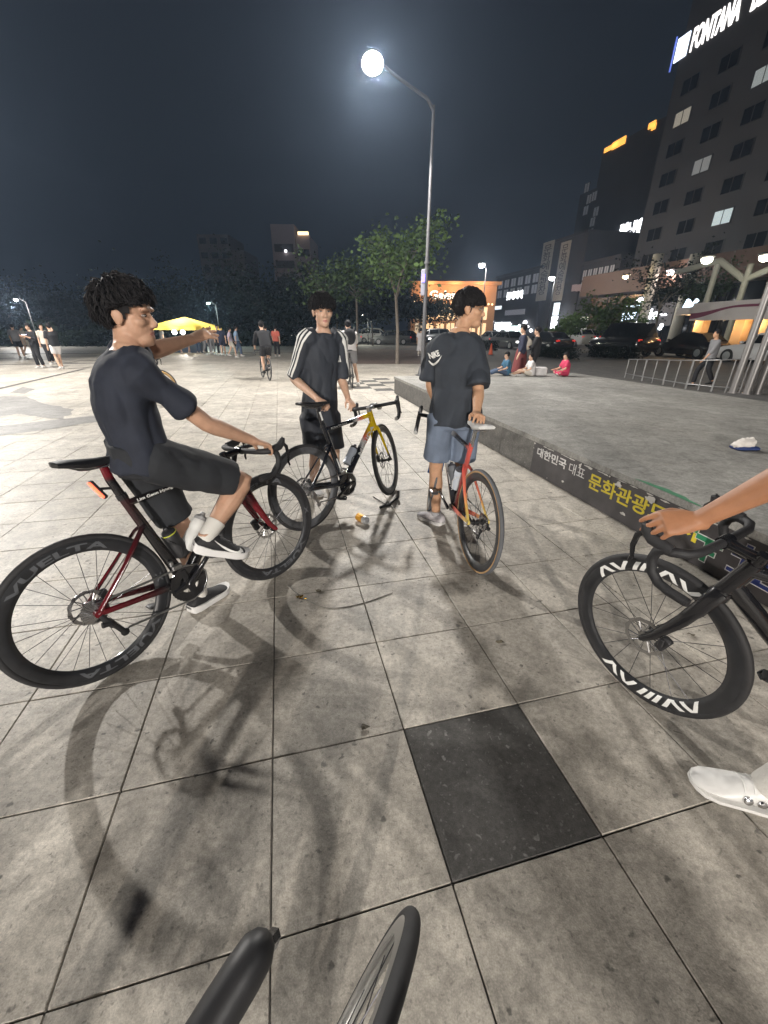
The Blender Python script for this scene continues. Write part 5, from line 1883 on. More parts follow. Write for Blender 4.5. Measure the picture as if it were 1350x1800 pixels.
def tree(label, base, h, cr, trunk_h, nleaf, leafm, seed, cat='tree', group=None, lsize=.11, vase=True, squash=1.0, nl=7):
    rnd = random.Random(seed)
    o = empty('tree', base, label, cat, group)
    tr = MB()
    r0 = .035 * h ** .75 * .62
    top = V(rnd.uniform(-.2, .2), rnd.uniform(-.2, .2), trunk_h)
    tr.tube([base, base + V(0, 0, .12), base + top * .5 + V(.05, 0, 0), base + top], [r0 * 1.5, r0 * 1.05, r0 * .9, r0 * .75], 12)
    tips = []
    for i in range(nl):
        a = 2 * math.pi * i / nl + rnd.uniform(-.4, .4)
        out = cr * rnd.uniform(.45, .95)
        hh = h * rnd.uniform(.62, .98)
        p0 = base + top - V(0, 0, rnd.uniform(0, trunk_h * .12))
        p3 = base + V(math.cos(a) * out, math.sin(a) * out * squash, hh if vase else rnd.uniform(trunk_h, h) * .9)
        p1, p2 = lerp(p0, p3, .35) + V(0, 0, .25), lerp(p0, p3, .7) + V(0, 0, .15)
        pth = smoothpath([p0, p1, p2, p3], 4)
        tr.tube(pth, [lerp(r0 * .5, r0 * .08, k / (len(pth) - 1)) for k in range(len(pth))], 7)
        for t in (.45, .6, .75, .88, 1.0):
            q = pth[min(len(pth) - 1, int(t * (len(pth) - 1)))]
            for _ in range(3):
                e = q + V(rnd.gauss(0, 1), rnd.gauss(0, 1), rnd.gauss(.25, .7)) * cr * .24
                tr.tube([q, lerp(q, e, .5) + V(0, 0, .05), e], [r0 * .12, r0 * .08, r0 * .03], 5)
                tips.append(e); tips.append(lerp(q, e, .6))
    tr.build('trunk', bark, o, world=True)
    lv, lf = [], []
    per = max(1, nleaf // len(tips))
    for e in tips:
        sp = cr * rnd.uniform(.10, .20)
        for _ in range(int(per * rnd.uniform(.4, 1.6))):
            c = e + V(rnd.gauss(0, 1), rnd.gauss(0, 1), rnd.gauss(0, .8)) * sp
            u = V(rnd.gauss(0, 1), rnd.gauss(0, 1), rnd.gauss(0, .6)).normalized()
            w = u.cross(V(rnd.gauss(0, 1), rnd.gauss(0, 1), rnd.gauss(0, 1))).normalized()
            L = lsize * rnd.uniform(.6, 1.3)
            k = len(lv)
            lv += [c - u * L * .5, c + w * L * .32 + u * L * .05, c + u * L * .5, c - w * L * .32 + u * L * .05]
            lf.append((k, k + 1, k + 2, k + 3))
    cb = MB(); cb.add(lv, lf)
    c = cb.build('crown', leafm, o, smooth=False, world=True, fixn=False)
    return o


TB = gp(698, 640)
tree('slender young tree with lit pale green leaves beside the tall street lamp', TB, at(690, 372, TB.y).z, 1.9, 2.9, 3000, leaf_g, 3, lsize=.19, group='trees of the square')
TB2 = gp(627, 624)
tree('slimmer young tree behind the striped top person, left of the lit tree', TB2, at(625, 455, TB2.y).z, 3.0, 3.6, 3000, leaf_material('leaf_mid', (.055, .085, .035)), 5, lsize=.24, group='trees of the square')
for i, (px, Yd, pt, cr, lb) in enumerate(((590, 40, 490, 4.2, 'dark tree between the far apartment block and the slimmer young tree'), (655, 44, 500, 3.6, 'dim tree behind the lit young tree, over the far traffic'), (735, 46, 520, 3.2, 'small dark tree just left of the warm lit restaurant'))):
    b = at(px, 583, Yd); b.z = 0
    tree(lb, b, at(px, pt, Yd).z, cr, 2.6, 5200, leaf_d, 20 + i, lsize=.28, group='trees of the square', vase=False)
names = ['at the far left under the small white lamp', 'second from the left behind the waiting crowd', 'behind the head of the seated person', 'right of the seated person, behind the yellow canopy', 'below the dimmer apartment block', 'between the two apartment blocks', 'below the banded apartment block']
for i, (px, pt, cr) in enumerate(((15, 505, 6.0), (95, 520, 5.4), (185, 505, 6.0), (275, 515, 5.6), (345, 525, 5.0), (415, 500, 6.5), (500, 497, 6.0))):
    Yd = 46 + (i % 3) * 4
    b = at(px, 583, Yd); b.z = 0
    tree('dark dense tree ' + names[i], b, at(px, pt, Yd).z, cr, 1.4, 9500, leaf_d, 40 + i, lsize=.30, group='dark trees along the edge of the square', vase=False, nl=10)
hd = MB(); rnd = random.Random(5)
hp0, hp1 = at(-60, 600, 38), at(585, 600, 44)
for _ in range(9000):
    t = rnd.random(); c = lerp(hp0, hp1, t); c.z = rnd.uniform(.0, 1.6 + .5 * math.sin(t * 40)); c += V(rnd.gauss(0, .3), rnd.gauss(0, .6), 0)
    u = V(rnd.gauss(0, 1), rnd.gauss(0, 1), rnd.gauss(0, 1)).normalized(); w = u.orthogonal().normalized(); L = rnd.uniform(.18, .36)
    k = len(hd.v); hd.add([c - u * L * .5, c + w * L * .35, c + u * L * .5, c - w * L * .35], [(0, 1, 2, 3)])
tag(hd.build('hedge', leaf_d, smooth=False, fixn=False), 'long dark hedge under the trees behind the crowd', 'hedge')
# street side trees and hedge
for i, (px, py, Yd, pt, cr, lb, lm) in enumerate(((1000, 590, 40, 545, 1.6, 'low bright green tree in front of the lit shops', leaf_g), (1070, 590, 36, 520, 2.2, 'round green street tree beside the dark van', leaf_material('leaf_street', (.05, .085, .03))), (1150, 590, 42, 425, 3.2, 'tall dark street tree under the hotel lamps', leaf_d), (1215, 590, 44, 440, 2.8, 'dark leafy tree beside the canopy columns', leaf_material('leaf_street', (0, 0, 0))))):
    b = at(px, 588, Yd); b.z = 0
    tree(lb, b, at(px, pt, Yd).z, cr, at(px, pt, Yd).z * .45, 2200, lm, 70 + i, lsize=.26, group='trees along the street', vase=False)

# ------------------------------------------------------------------ buildings along the street
FE = 50.0


def fac(px, py, e=FE):
    p = onplane(px, py, EX * e, EX)
    return p.dot(EY), p.z


def ebox(mb, e0, e1, y0, y1, z0, z1, k=None):
    c = [EX * a + EY * b for a, b in ((e0, y0), (e1, y0), (e1, y1), (e0, y1))]
    mb.add([p + V(0, 0, z0) for p in c] + [p + V(0, 0, z1) for p in c], [(3, 2, 1, 0), (4, 5, 6, 7), (0, 1, 5, 4), (1, 2, 6, 5), (2, 3, 7, 6), (3, 0, 4, 7)], k)


wall_grey = mat('tower_wall', (.075, .074, .077), .8, var=.12, vscale=.3)
wall_dark = mat('dark_cladding', (.085, .085, .095), .6, var=.15, vscale=.3)
wall_pale = mat('pale_wall', (.26, .245, .24), .8, var=.12, vscale=.2)
glass_d = mat('dark_glass', (.012, .014, .018), .12, spec=.6)
frame_m = mat('window_frame', (.06, .06, .065), .5)


def lit(name, c, e):
    return mat(name, (.6, .6, .6), .5, emit=c, estr=e)


def window(parent, e, y, z, w, h, pane_m, axis='E'):
    """window on a facade of the street (plane EX = e): frame part with its pane below it"""
    mb = MB()
    t = .10
    ebox(mb, e - .06, e + .05, y - w / 2, y + w / 2, z - h / 2, z - h / 2 + t); ebox(mb, e - .06, e + .05, y - w / 2, y + w / 2, z + h / 2 - t, z + h / 2)
    ebox(mb, e - .06, e + .05, y - w / 2, y - w / 2 + t, z - h / 2 + t, z + h / 2 - t); ebox(mb, e - .06, e + .05, y + w / 2 - t, y + w / 2, z - h / 2 + t, z + h / 2 - t)
    ebox(mb, e - .055, e + .05, y - .04, y + .04, z - h / 2 + t, z + h / 2 - t)
    f = mb.build('window', frame_m, parent, smooth=False, world=True)
    mb = MB(); ebox(mb, e - .03, e + .03, y - w / 2 + t, y + w / 2 - t, z - h / 2 + t, z + h / 2 - t)
    if parent.type == 'EMPTY': mb.xf(Matrix.Translation(-Vector(parent.location)))
    mb.build('pane', pane_m, f, smooth=False)


# hotel
hy1, _ = fac(1127, 400); hz = fac(1190, 105)[1]
hy0 = hy1 - 46
hotel = empty('hotel_building', EX * (FE + 8) + EY * (hy1 - 20), 'tall dark hotel tower with a lit rooftop name sign at the right', 'building')
mb = MB(); ebox(mb, FE, FE + 18, hy0, hy1, 0, hz + 5.5); mb.build('wall', wall_grey, hotel, smooth=False, world=True)
mb = MB(); ebox(mb, FE - .5, FE + 18.5, hy0 - .5, hy1 + .5, hz + 5.5, hz + 6.3); mb.build('roof', wall_dark, hotel, smooth=False, world=True)
litw = {}
FHt = 2.95; z00 = hz - 3.4
WSP = 4.6
for (px, py, m) in ((1187, 225, lit('window_warm', (1, .88, .66), .16)), (1300, 168, lit('window_cool', (.72, .85, .85), .20)), (1210, 312, lit('window_dim', (.5, .66, .75), .06)), (1297, 393, lit('window_bright', (.72, .92, .95), .42))):
    yy, zz = fac(px, py)
    litw[(round((hy1 - 2.6 - yy) / WSP), round((z00 - zz) / FHt))] = m
for c in range(10):
    for r in range(10):
        z = z00 - r * FHt
        if z < 8.5: continue
        window(hotel, FE - .02, hy1 - 2.6 - c * WSP, z, 2.3, 1.55, litw.get((c, r), glass_d))


def fac_text(txt, y_left, y_right, z0, z1, m, parent, name, e=FE, bold=.02, depth=.12):
    """raised letters on a facade; letters run towards the viewer's right (decreasing EY)"""
    vs, fs, _ = text_geo(txt, bold)
    f = [EX * (e - depth) + EY * lerp(y_left, y_right, x) + V(0, 0, lerp(z0, z1, y)) for x, y in vs]
    b = [EX * (e + .02) + EY * lerp(y_left, y_right, x) + V(0, 0, lerp(z0, z1, y)) for x, y in vs]
    n = len(vs)
    edges = {}
    for q in fs:
        for i in range(len(q)):
            a, c = q[i], q[(i + 1) % len(q)]
            edges[(a, c)] = edges.get((a, c), 0) + 1
    sides = [(a, c, c + n, a + n) for (a, c) in edges if (c, a) not in edges]
    mb = MB(); mb.add(f + b, list(fs) + [tuple(i + n for i in reversed(q)) for q in fs] + sides)
    return mb.build(name, m, parent, smooth=False, world=True, fixn=False)


sign_w = lit('sign_glow', (1, .97, .93), 1.6)
sy0 = fac(1212, 95)[0]; sy1 = sy0 - (fac(1212, 95)[0] - fac(1296, 42)[0])
zs = fac(1250, 70)[1]
sg = empty('rooftop_sign', EX * FE + EY * sy0 + V(0, 0, zs), 'white lit rooftop name sign on the hotel tower', 'sign')
fac_text('FONTANA', sy0, sy1, hz - .2, hz + 1.9, sign_w, sg, 'letters')
fac_text('BEACH', sy1 - 1.2, sy1 - 1.2 - (sy0 - sy1) * .72, hz - .2, hz + 1.9, sign_w, sg, 'letters')
mb = MB(); ebox(mb, FE - .14, FE - .01, sy0 + .5, sy0 + 2.1, hz - .2, hz + 1.9); mb.build('emblem', lit('emblem_glow', (.75, .85, 1), 2.2), sg, smooth=False, world=True)
mb = MB(); ebox(mb, FE - .10, FE - .01, sy0 + 2.4, sy0 + 2.55, hz - .8, hz + 2.3); mb.build('edge_strip', lit('blue_strip', (.10, .2, 1), .8), sg, smooth=False, world=True)

# second tower
e2 = 64
ty1, tz1 = fac(1022, 330, e2)[0], fac(1060, 262, e2)[1]
ty0 = fac(1165, 300, e2)[0]
tower = empty('tower_building', EX * (e2 + 5) + EY * (ty1 - 5), 'narrow dark tower with orange lit crown left of the hotel', 'building')
mb = MB(); ebox(mb, e2, e2 + 14, ty0, ty1, 0, tz1 * .82); ebox(mb, e2 + .6, e2 + 13, ty0, ty1 - 4.0, tz1 * .82, tz1); mb.build('wall', wall_grey, tower, smooth=False, world=True)
oc = lit('orange_glow', (1, .42, .06), 1.5)
for (px, py, w, hh) in ((1072, 252, 3.6, .7), (1086, 240, 3.2, 1.1), (1143, 214, 1.4, .8), (1145, 222, .8, .8)):
    yy, zz = fac(px, py, e2)
    mb = MB(); ebox(mb, e2 + .4, e2 + .58, yy - w / 2, yy + w / 2, min(zz, tz1 - .2) - hh / 2, min(zz, tz1 - .2) + hh / 2); mb.build('crown_light', oc, tower, smooth=False, world=True)
for (px, py) in ((1032, 330), (1030, 370), (1042, 390), (1038, 410), (1045, 345), (1036, 350), (1048, 372)):
    yy, zz = fac(px, py, e2)
    window(tower, e2 - .02, yy, zz, 1.6, 1.7, lit('window_faint', (.55, .6, .7), .035))
yy, zz = fac(1107, 402, e2)
fac_text('루멘스 투엔', fac(1089, 408, e2)[0], fac(1127, 396, e2)[0], zz - 1.1, zz + 1.1, lit('white_glow', (.95, .97, 1), 4.0), tower, 'lettering', e2, .03)
for px, py in ((1085, 411), (1115, 416)):
    yy, zz = fac(px, py, e2); mb = MB(); mb.ell(EX * (e2 - .2) + EY * yy + V(0, 0, zz), .35); mb.build('wall_lamp', lit('white_glow', (0, 0, 0), 0), tower, world=True)

# low street buildings, left to right
def street_block(label, pl, pr, ptop_px, m, rows=(), e=FE, depth=14):
    yl, yr = fac(pl, 560, e)[0], fac(pr, 560, e)[0]
    zt = fac(ptop_px[0], ptop_px[1], e)[1]
    o = empty('shop_building', EX * (e + 5) + EY * (yl + yr) / 2, label, 'building')
    mb = MB(); ebox(mb, e, e + depth, yr + .05, yl - .05, 0, zt); mb.build('wall', m, o, smooth=False, world=True)
    mb = MB(); ebox(mb, e - .25, e + depth, yr, yl, zt, zt + .4); mb.build('parapet', wall_dark, o, smooth=False, world=True)
    return o, yl, yr, zt


sA, yl, yr, zt = street_block('dark low shop building with dim upper windows and a white sign', 866, 943, (905, 482), wall_dark)
for c in range(6):
    for r in range(2):
        window(sA, FE - .02, lerp(yl, yr, (c + .8) / 6.6), fac(905, 496)[1] - r * 1.9, (yl - yr) / 8.5, 1.7, lit('window_office', (.70, .72, .85), .075))
cool = lit('shop_cool', (.86, .95, 1), 1.2)
zs_, ys_ = fac(905, 519)[1], 0
fac_text('롯데리아', fac(891, 522)[0], fac(920, 516)[0], zs_ - .75, zs_ + .75, lit('white_glow', (0, 0, 0), 0), sA, 'sign_letters', bold=.03)
for (px, py, w, hh, m) in ((883, 573, 7, 1.6, cool), (904, 583, 8, 2.4, lit('shop_teal', (.70, .95, .9), 1.0)), (876, 541, 3, .7, cool), (905, 549, 8, 1.0, lit('dim_board', (.6, .6, .75), .12))):
    yy, zz = fac(px, py); mb = MB(); ebox(mb, FE - .15, FE - .02, yy - w / 2, yy + w / 2, zz - hh / 2, zz + hh / 2); mb.build('shop_front', m, sA, smooth=False, world=True)
for k in range(14):
    yy, zz = fac(868 + k * 5.2, 566 + (k * 7) % 19); mb = MB(); mb.ell(EX * (FE - .3) + EY * yy + V(0, 0, zz), .22 + .1 * (k % 3)); mb.build('shop_lamp', lit('white_glow', (0, 0, 0), 0), sA, world=True)
sB, yl, yr, zt = street_block('dark block carrying two tall pale banners', 943, 1008, (975, 427), wall_dark, e=FE + .3)
for (pa, pb) in ((947, 968), (977, 997)):
    ya, yb = fac(pa, 480)[0], fac(pb, 480)[0]
    zt_, zb_ = fac((pa + pb) / 2, 427)[1], fac((pa + pb) / 2, 528)[1]
    bn = empty('banner', EX * FE + EY * (ya + yb) / 2 + V(0, 0, zb_), 'tall pale vertical banner on the dark block, ' + ('left' if pa < 960 else 'right') + ' of the two', 'banner', 'tall banners')
    mb = MB(); ebox(mb, FE - .05, FE + .05, yb + .3, ya - .3, zb_, zt_); mb.build('cloth', mat('banner_cloth', (.66, .62, .54), .8, var=.1, vscale=.5), bn, smooth=False, world=True)
    for q, ch in enumerate('문화예술광장'):
        zc = lerp(zt_, zb_, (q + .9) / 7.2)
        fac_text(ch, ya - .8, yb + .8, zc - .7, zc + .7, mat('banner_ink', (.16, .15, .14), .8), bn, 'character', FE - .05, .0, .03)
vs_y = fac(984, 560)[0]
for (py0, py1, m) in ((533, 556, cool), (556, 585, lit('white_glow', (0, 0, 0), 0)), (585, 597, cool)):
    mb = MB(); z1, z0 = fac(984, py0)[1], fac(984, py1)[1]; ebox(mb, FE - 1.2, FE - .9, vs_y - .7, vs_y + .7, z0 + .15, z1); mb.build('blade_sign', m, sB, smooth=False, world=True)
sC, yl, yr, zt = street_block('dark low block with window grid behind the street trees', 1009, 1070, (1040, 463), wall_dark)
for c in range(6):
    for r in range(2):
        window(sC, FE - .02, lerp(yl, yr, (c + .6) / 6.8), fac(1038, 482)[1] - r * 1.7, (yl - yr) / 7.6, 1.6, lit('window_grid', (.75, .73, .8), .09))
for k in range(6):
    yy, zz = fac(1010 + k * 8, 506); mb = MB(); ebox(mb, FE - .12, FE - .02, yy - .6, yy + .6, zz - .5, zz + .5); mb.build('sign_tile', lit('red_dim', (.8, .35, .35), .09), sC, smooth=False, world=True)
for (px, py, w, hh, m) in ((1013, 580, 4, 3.0, lit('shop_white', (.95, .98, .92), .6)), (1035, 578, 4.5, 3.4, lit('shop_white', (0, 0, 0), 0)), (1024, 562, 9, .8, lit('shop_lime', (.95, 1, .7), .9))):
    yy, zz = fac(px, py); mb = MB(); ebox(mb, FE - .15, FE - .02, yy - w / 2, yy + w / 2, max(.1, zz - hh / 2), zz + hh / 2); mb.build('shop_front', m, sC, smooth=False, world=True)
# hotel podium: brown band, glass, columns, cursive sign
yl, yr = fac(1070, 560)[0], hy0
pod = empty('hotel_podium', EX * (FE - 3) + EY * (yl - 10), 'hotel podium with brown fascia, glass front and tall columns', 'building')
mb = MB(); zb, ztp = fac(1120, 520)[1], fac(1120, 484)[1]
ebox(mb, FE - 6, FE - .1, hy1 - 30, yl - .1, zb, ztp); mb.build('fascia', mat('brown_cladding', (.11, .065, .045), .7, var=.15, vscale=.5), pod, smooth=False, world=True)
for k in range(9):
    y0 = lerp(yl - .4, hy1 - 29, k / 9); y1 = lerp(yl - .4, hy1 - 29, (k + 1) / 9) + .25
    mb = MB(); ebox(mb, FE - 4, FE - 3.9, y1, y0, .1, zb - .05); mb.build('glass_panel', glass_d, pod, smooth=False, world=True)
for px in (1142, 1205):
    yy = fac(px - 12, 560, FE - 7)[0]; mb = MB(); c = EX * (FE - 7) + EY * yy
    mb.tube([c, c + V(0, 0, fac(px, 450, FE - 7)[1])], [.55, .55], 14); mb.build('column', mat('column_stone', (.24, .235, .20), .7), pod, world=True)
zz = fac(1150, 553, FE - 6)[1]
fac_text('di Mare —', fac(1128, 558, FE - 6)[0], fac(1173, 550, FE - 6)[0], zz - .5, zz + .65, lit('white_glow', (0, 0, 0), 0), pod, 'sign_letters', FE - 6, .025)
mb = MB(); ebox(mb, FE - 6, FE - 5.8, fac(1185, 545, FE - 6)[0], fac(1115, 560, FE - 6)[0], zz - 1.2, zz + 1.2); mb.build('sign_board', wall_dark, pod, smooth=False, world=True)
yy, zz = fac(1105, 571, FE - 7)
mb = MB()
for (a, b, c_, d_2) in ((-1.4, -1.2, -2.2, 2.2), (1.2, 1.4, -2.2, 2.2), (-1.4, 1.4, 2.0, 2.2), (-.8, .8, .6, 1.4)): ebox(mb, FE - 7, FE - 6.9, yy + a, yy + b, zz + c_, zz + d_2)
mb.build('light_frame', lit('ice_glow', (.62, .82, 1), 2.5), pod, smooth=False, world=True)
for k, (px, py) in enumerate(((1121, 567), (1119, 578), (1127, 579), (1132, 577), (1163, 572), (1160, 577), (1089, 573), (1087, 580))):
    yy, zz = fac(px, py, FE - 7); mb = MB(); mb.ell(EX * (FE - 7) + EY * yy + V(0, 0, zz), .2); mb.build('small_light', lit('white_glow', (0, 0, 0), 0), pod, world=True)

# pavilion at the right edge: white fascia with a purple wave, warm columns, folded roof on posts
PE = 24.0
pav = empty('pavilion', EX * (PE + 2) + EY * (fac(1290, 560, PE)[0]), 'pavilion with white wave banner fascia and warm lit columns', 'building')
y0, y1 = fac(1420, 560, PE)[0], fac(1212, 560, PE)[0]
zt_, zb_ = fac(1250, 531, PE)[1], fac(1250, 563, PE)[1]
mb = MB(); ebox(mb, PE, PE + .25, y0, y1, zb_, zt_); mb.build('fascia', mat('fascia_white', (.52, .49, .47), .7), pav, smooth=False, world=True)
mb = MB(); ebox(mb, PE + .3, PE + 5, y0, y1 + 1.3, zb_ + .35, zb_ + .75); mb.build('roof_slab', mat('fascia_white', (0, 0, 0)), pav, smooth=False, world=True)
geo = quadstrip([(i / 14, .10 + .55 * (.5 - .5 * math.cos(math.pi * min(1, i / 9))), .42 + .36 * (.5 - .5 * math.cos(math.pi * min(1, i / 10)))) for i in range(15)])
mb = MB(); mb.add([EX * (PE - .01) + EY * lerp(y1, y1 - 4.2, x) + V(0, 0, lerp(zb_, zt_, y)) for x, y in geo[0]], geo[1]); mb.build('wave_stripe', mat('purple_stripe', (.16, .035, .07), .7), pav, smooth=False, world=True, fixn=False)
fac_text('축제의 광장', y1 - 3.6, y1 - 5.4, lerp(zb_, zt_, .62), lerp(zb_, zt_, .88), mat('stripe_ink', (.10, .05, .06), .7), pav, 'lettering', PE, .0, .01)
for px in (1226, 1297, 1337):
    yy = fac(px, 590, PE + 1.5)[0]; mb = MB(); c = EX * (PE + 1.6) + EY * yy
    mb.box(c + V(0, 0, zb_ / 2 + .1), (.55, .55, zb_ + .3), TROT.to_3x3()); mb.build('column', mat('warm_stone', (.62, .42, .22), .7), pav, smooth=False, world=True)
mb = MB(); ebox(mb, PE + 4.6, PE + 4.8, y0, y1, .05, zb_ + .3); mb.build('back_wall', mat('back_wall', (.25, .17, .10), .7), pav, smooth=False, world=True)
mb = MB(); ebox(mb, PE + 4.4, PE + 4.55, y0 + .6, y1 - 1.5, .2, 1.9); mb.build('shop_glow', lit('warm_shop', (1, .62, .28), .7), pav, smooth=False, world=True)
for px in (1232, 1290, 1345):
    yy = fac(px, 570, PE + 2)[0]
    pl = bpy.data.lights.new('ceiling_light', 'POINT'); pl.energy = 60; pl.color = (1, .62, .30); pl.shadow_soft_size = .1
    lo = bpy.data.objects.new('ceiling_light', pl); COL.objects.link(lo); lo.parent = pav; lo.location = EX * (PE + 1.0) + EY * yy + V(0, 0, zb_ - .1) - Vector(pav.location)
# swan shaped light above it
yy, zz = fac(1206, 541, PE + 4); sw = MB(); c = EX * (PE + 4) + EY * yy + V(0, 0, zz)
sw.tube([c + EY * .5 - V(0, 0, .35), c + V(0, 0, -.1), c - EY * .1 + V(0, 0, .35), c - EY * .35 + V(0, 0, .1), c - EY * .7 + V(0, 0, .45)], [.10, .26, .24, .10, .13], 10)
tag(sw.build('light_figure', lit('ice_glow', (0, 0, 0), 0)), 'small white blue glowing figure on the roof by the pavilion', 'light')
# roof beams with lamps on posts
rf = empty('canopy_frame', EX * 34 + EY * fac(1290, 560, 34)[0], 'folded canopy frame with slanted beams and bright lamps at the right edge', 'canopy')
post_m = mat('post_paint', (.22, .22, .19), .6)
pts = [fac(px, py, 34) for px, py in ((1190, 478), (1266, 458), (1308, 492), (1360, 470), (1420, 455))]
for k, (a, b) in enumerate(zip(pts, pts[1:])):
    mb = MB(); mb.tube([EX * 34 + EY * a[0] + V(0, 0, a[1]), EX * 34 + EY * b[0] + V(0, 0, b[1])], [(.22, .12), (.22, .12)], 8, ref=(0, 0, 1)); mb.build('beam', post_m, rf, world=True)
for px in (1262, 1320):
    yy = fac(px - 8, 490, 34)[0]; mb = MB(); c = EX * 34 + EY * yy; mb.tube([c, c + V(0, 0, fac(px, 472, 34)[1] + .3)], [.22, .20], 10); mb.build('post', post_m, rf, world=True)

# warm lit restaurant at the end of the square
RY = 78.0
rl_, rr_ = at(722, 560, RY).x, at(868, 560, RY).x
rt = at(790, 500, RY).z
rest = empty('restaurant', V((rl_ + rr_) / 2, RY + 5, 0), 'warm orange lit restaurant with fairy lights behind the lamp post', 'building')
rw = mat('restaurant_wall', (.48, .27, .14), .7, emit=(1, .45, .18), estr=.0)
mb = MB(); mb.box(((rl_ + rr_) / 2, RY + 5, rt / 2), (rr_ - rl_, 10, rt)); mb.build('wall', mat('restaurant_wall', (0, 0, 0)), rest, smooth=False, world=True)
mb = MB(); mb.box(((rl_ + rr_) / 2, RY - .4, rt + .15), (rr_ - rl_ + 1, 1.2, .5)); mb.build('cornice', mat('restaurant_wall', (0, 0, 0)), rest, smooth=False, world=True)
warm = lit('warm_window', (1, .62, .28), 1.0)
for k in range(7):
    for (pa, pb) in ((540, 562), (568, 602)):
        x0 = lerp(rl_ + .8, rr_ - .8, k / 7); x1 = lerp(rl_ + .8, rr_ - .8, (k + 1) / 7) - .5
        z1, z0 = at(790, pa, RY).z, max(.2, at(790, pb, RY).z)
        mb = MB(); mb.box(((x0 + x1) / 2, RY - .04, (z0 + z1) / 2), (x1 - x0, .1, z1 - z0)); f = mb.build('window', warm if (k * 3 + pa) % 4 else lit('amber_window', (1, .72, .42), .35), rest, smooth=False, world=True)
        mb = MB(); mb.box(((x0 + x1) / 2, RY - .12, (z0 + z1) / 2), (.12, .08, z1 - z0)); mb.xf(Matrix.Translation(-Vector(rest.location))); mb.build('mullion', frame_m, f, smooth=False)
vs, fs, _ = text_geo('Gelateria', .03)
x0, x1 = at(755, 520, RY).x, at(800, 520, RY).x; zz = at(790, 519, RY).z
mb = MB(); mb.add([V(lerp(x0, x1 + 3.2, x), RY - .1, zz - .6 + 1.3 * y) for x, y in vs], fs); mb.build('sign_letters', lit('sign_cream', (1, .92, .78), 2.0), rest, smooth=False, world=True, fixn=False)
for k in range(22):
    mb = MB(); mb.ell(V(lerp(rl_ + .6, rr_ - .6, k / 21), RY - .25, at(790, 531, RY).z - .5 * math.sin(k * 1.3) ** 2), .16, None, 8, 6); mb.build('fairy_light', lit('amber_glow', (1, .7, .35), 2.2), rest, world=True)
for xx in (.2, .5, .8):
    pl = bpy.data.lights.new('eaves_light', 'POINT'); pl.energy = 420; pl.color = (1, .58, .28); pl.shadow_soft_size = .3
    lo = bpy.data.objects.new('eaves_light', pl); COL.objects.link(lo); lo.parent = rest; lo.location = V(lerp(rl_, rr_, xx), RY - 2.2, rt - .6) - Vector(rest.location)

# apartment blocks beyond the trees on the left
AY = 115.0
xa, xb = at(356, 480, AY).x, at(432, 480, AY).x; zt = at(390, 412, AY).z
ap = empty('apartment_block', V((xa + xb) / 2, AY + 6, 0), 'dim brownish apartment block behind the dark trees, the wider of two', 'building')
mb = MB(); mb.box((lerp(xa, xb, .35), AY + 6, zt / 2), ((xb - xa) * .7, 12, zt)); mb.box((lerp(xa, xb, .84), AY + 6.2, zt * .43), ((xb - xa) * .33, 11.6, zt * .86)); mb.build('wall', mat('brown_block', (.19, .165, .155), .85, var=.12, vscale=.15), ap, smooth=False, world=True)
for c in range(3):
    for r in range(9):
        mb = MB(); mb.box((lerp(xa, xb, .12 + .24 * c), AY - .05, zt * .94 - r * 3.0), (1.7, .12, 1.3)); f = mb.build('window', frame_m, ap, smooth=False, world=True)
        mb = MB(); mb.box((lerp(xa, xb, .12 + .24 * c), AY - .14, zt * .94 - r * 3.0), (1.5, .08, 1.1)); mb.xf(Matrix.Translation(-Vector(ap.location))); mb.build('pane', glass_d, f, smooth=False)
AY2 = 100.0
xa, xb = at(481, 460, AY2).x, at(546, 460, AY2).x; zt = at(510, 394, AY2).z; ztr = at(535, 412, AY2).z
ap = empty('apartment_block', V((xa + xb) / 2, AY2 + 6, 0), 'pinkish apartment block with dark balcony bands and a lit roof sign', 'building')
pk = mat('pink_block', (.30, .25, .26), .85, var=.1, vscale=.15)
mb = MB(); mb.box((lerp(xa, xb, .31), AY2 + 6, zt / 2), ((xb - xa) * .62, 12, zt)); mb.box((lerp(xa, xb, .815), AY2 + 6.3, ztr / 2), ((xb - xa) * .37, 11.4, ztr)); mb.build('wall', pk, ap, smooth=False, world=True)
for r in range(9):
    z = zt - 4.2 - r * 3.0
    mb = MB(); mb.box((lerp(xa, xb, .31), AY2 - .1, z), ((xb - xa) * .5, .25, 1.4)); mb.build('balcony_band', mat('balcony_shade', (.06, .055, .06), .7), ap, smooth=False, world=True)
    for c in (.74, .90):
        mb = MB(); mb.box((lerp(xa, xb, c), AY2 + .5, z - .8), (1.2, .2, 1.3)); mb.build('window', glass_d, ap, smooth=False, world=True)
mb = MB(); mb.box((lerp(xa, xb, .84), AY2 + .3, ztr + .25), ((xb - xa) * .28, .4, .55)); mb.build('roof_sign', lit('roof_amber', (1, .72, .38), 2.2), ap, smooth=False, world=True)
mb = MB(); mb.ell((lerp(xa, xb, .36), AY2 - .4, at(507, 442, AY2).z), .28); mb.build('balcony_lamp', lit('white_glow', (0, 0, 0), 0), ap, world=True)

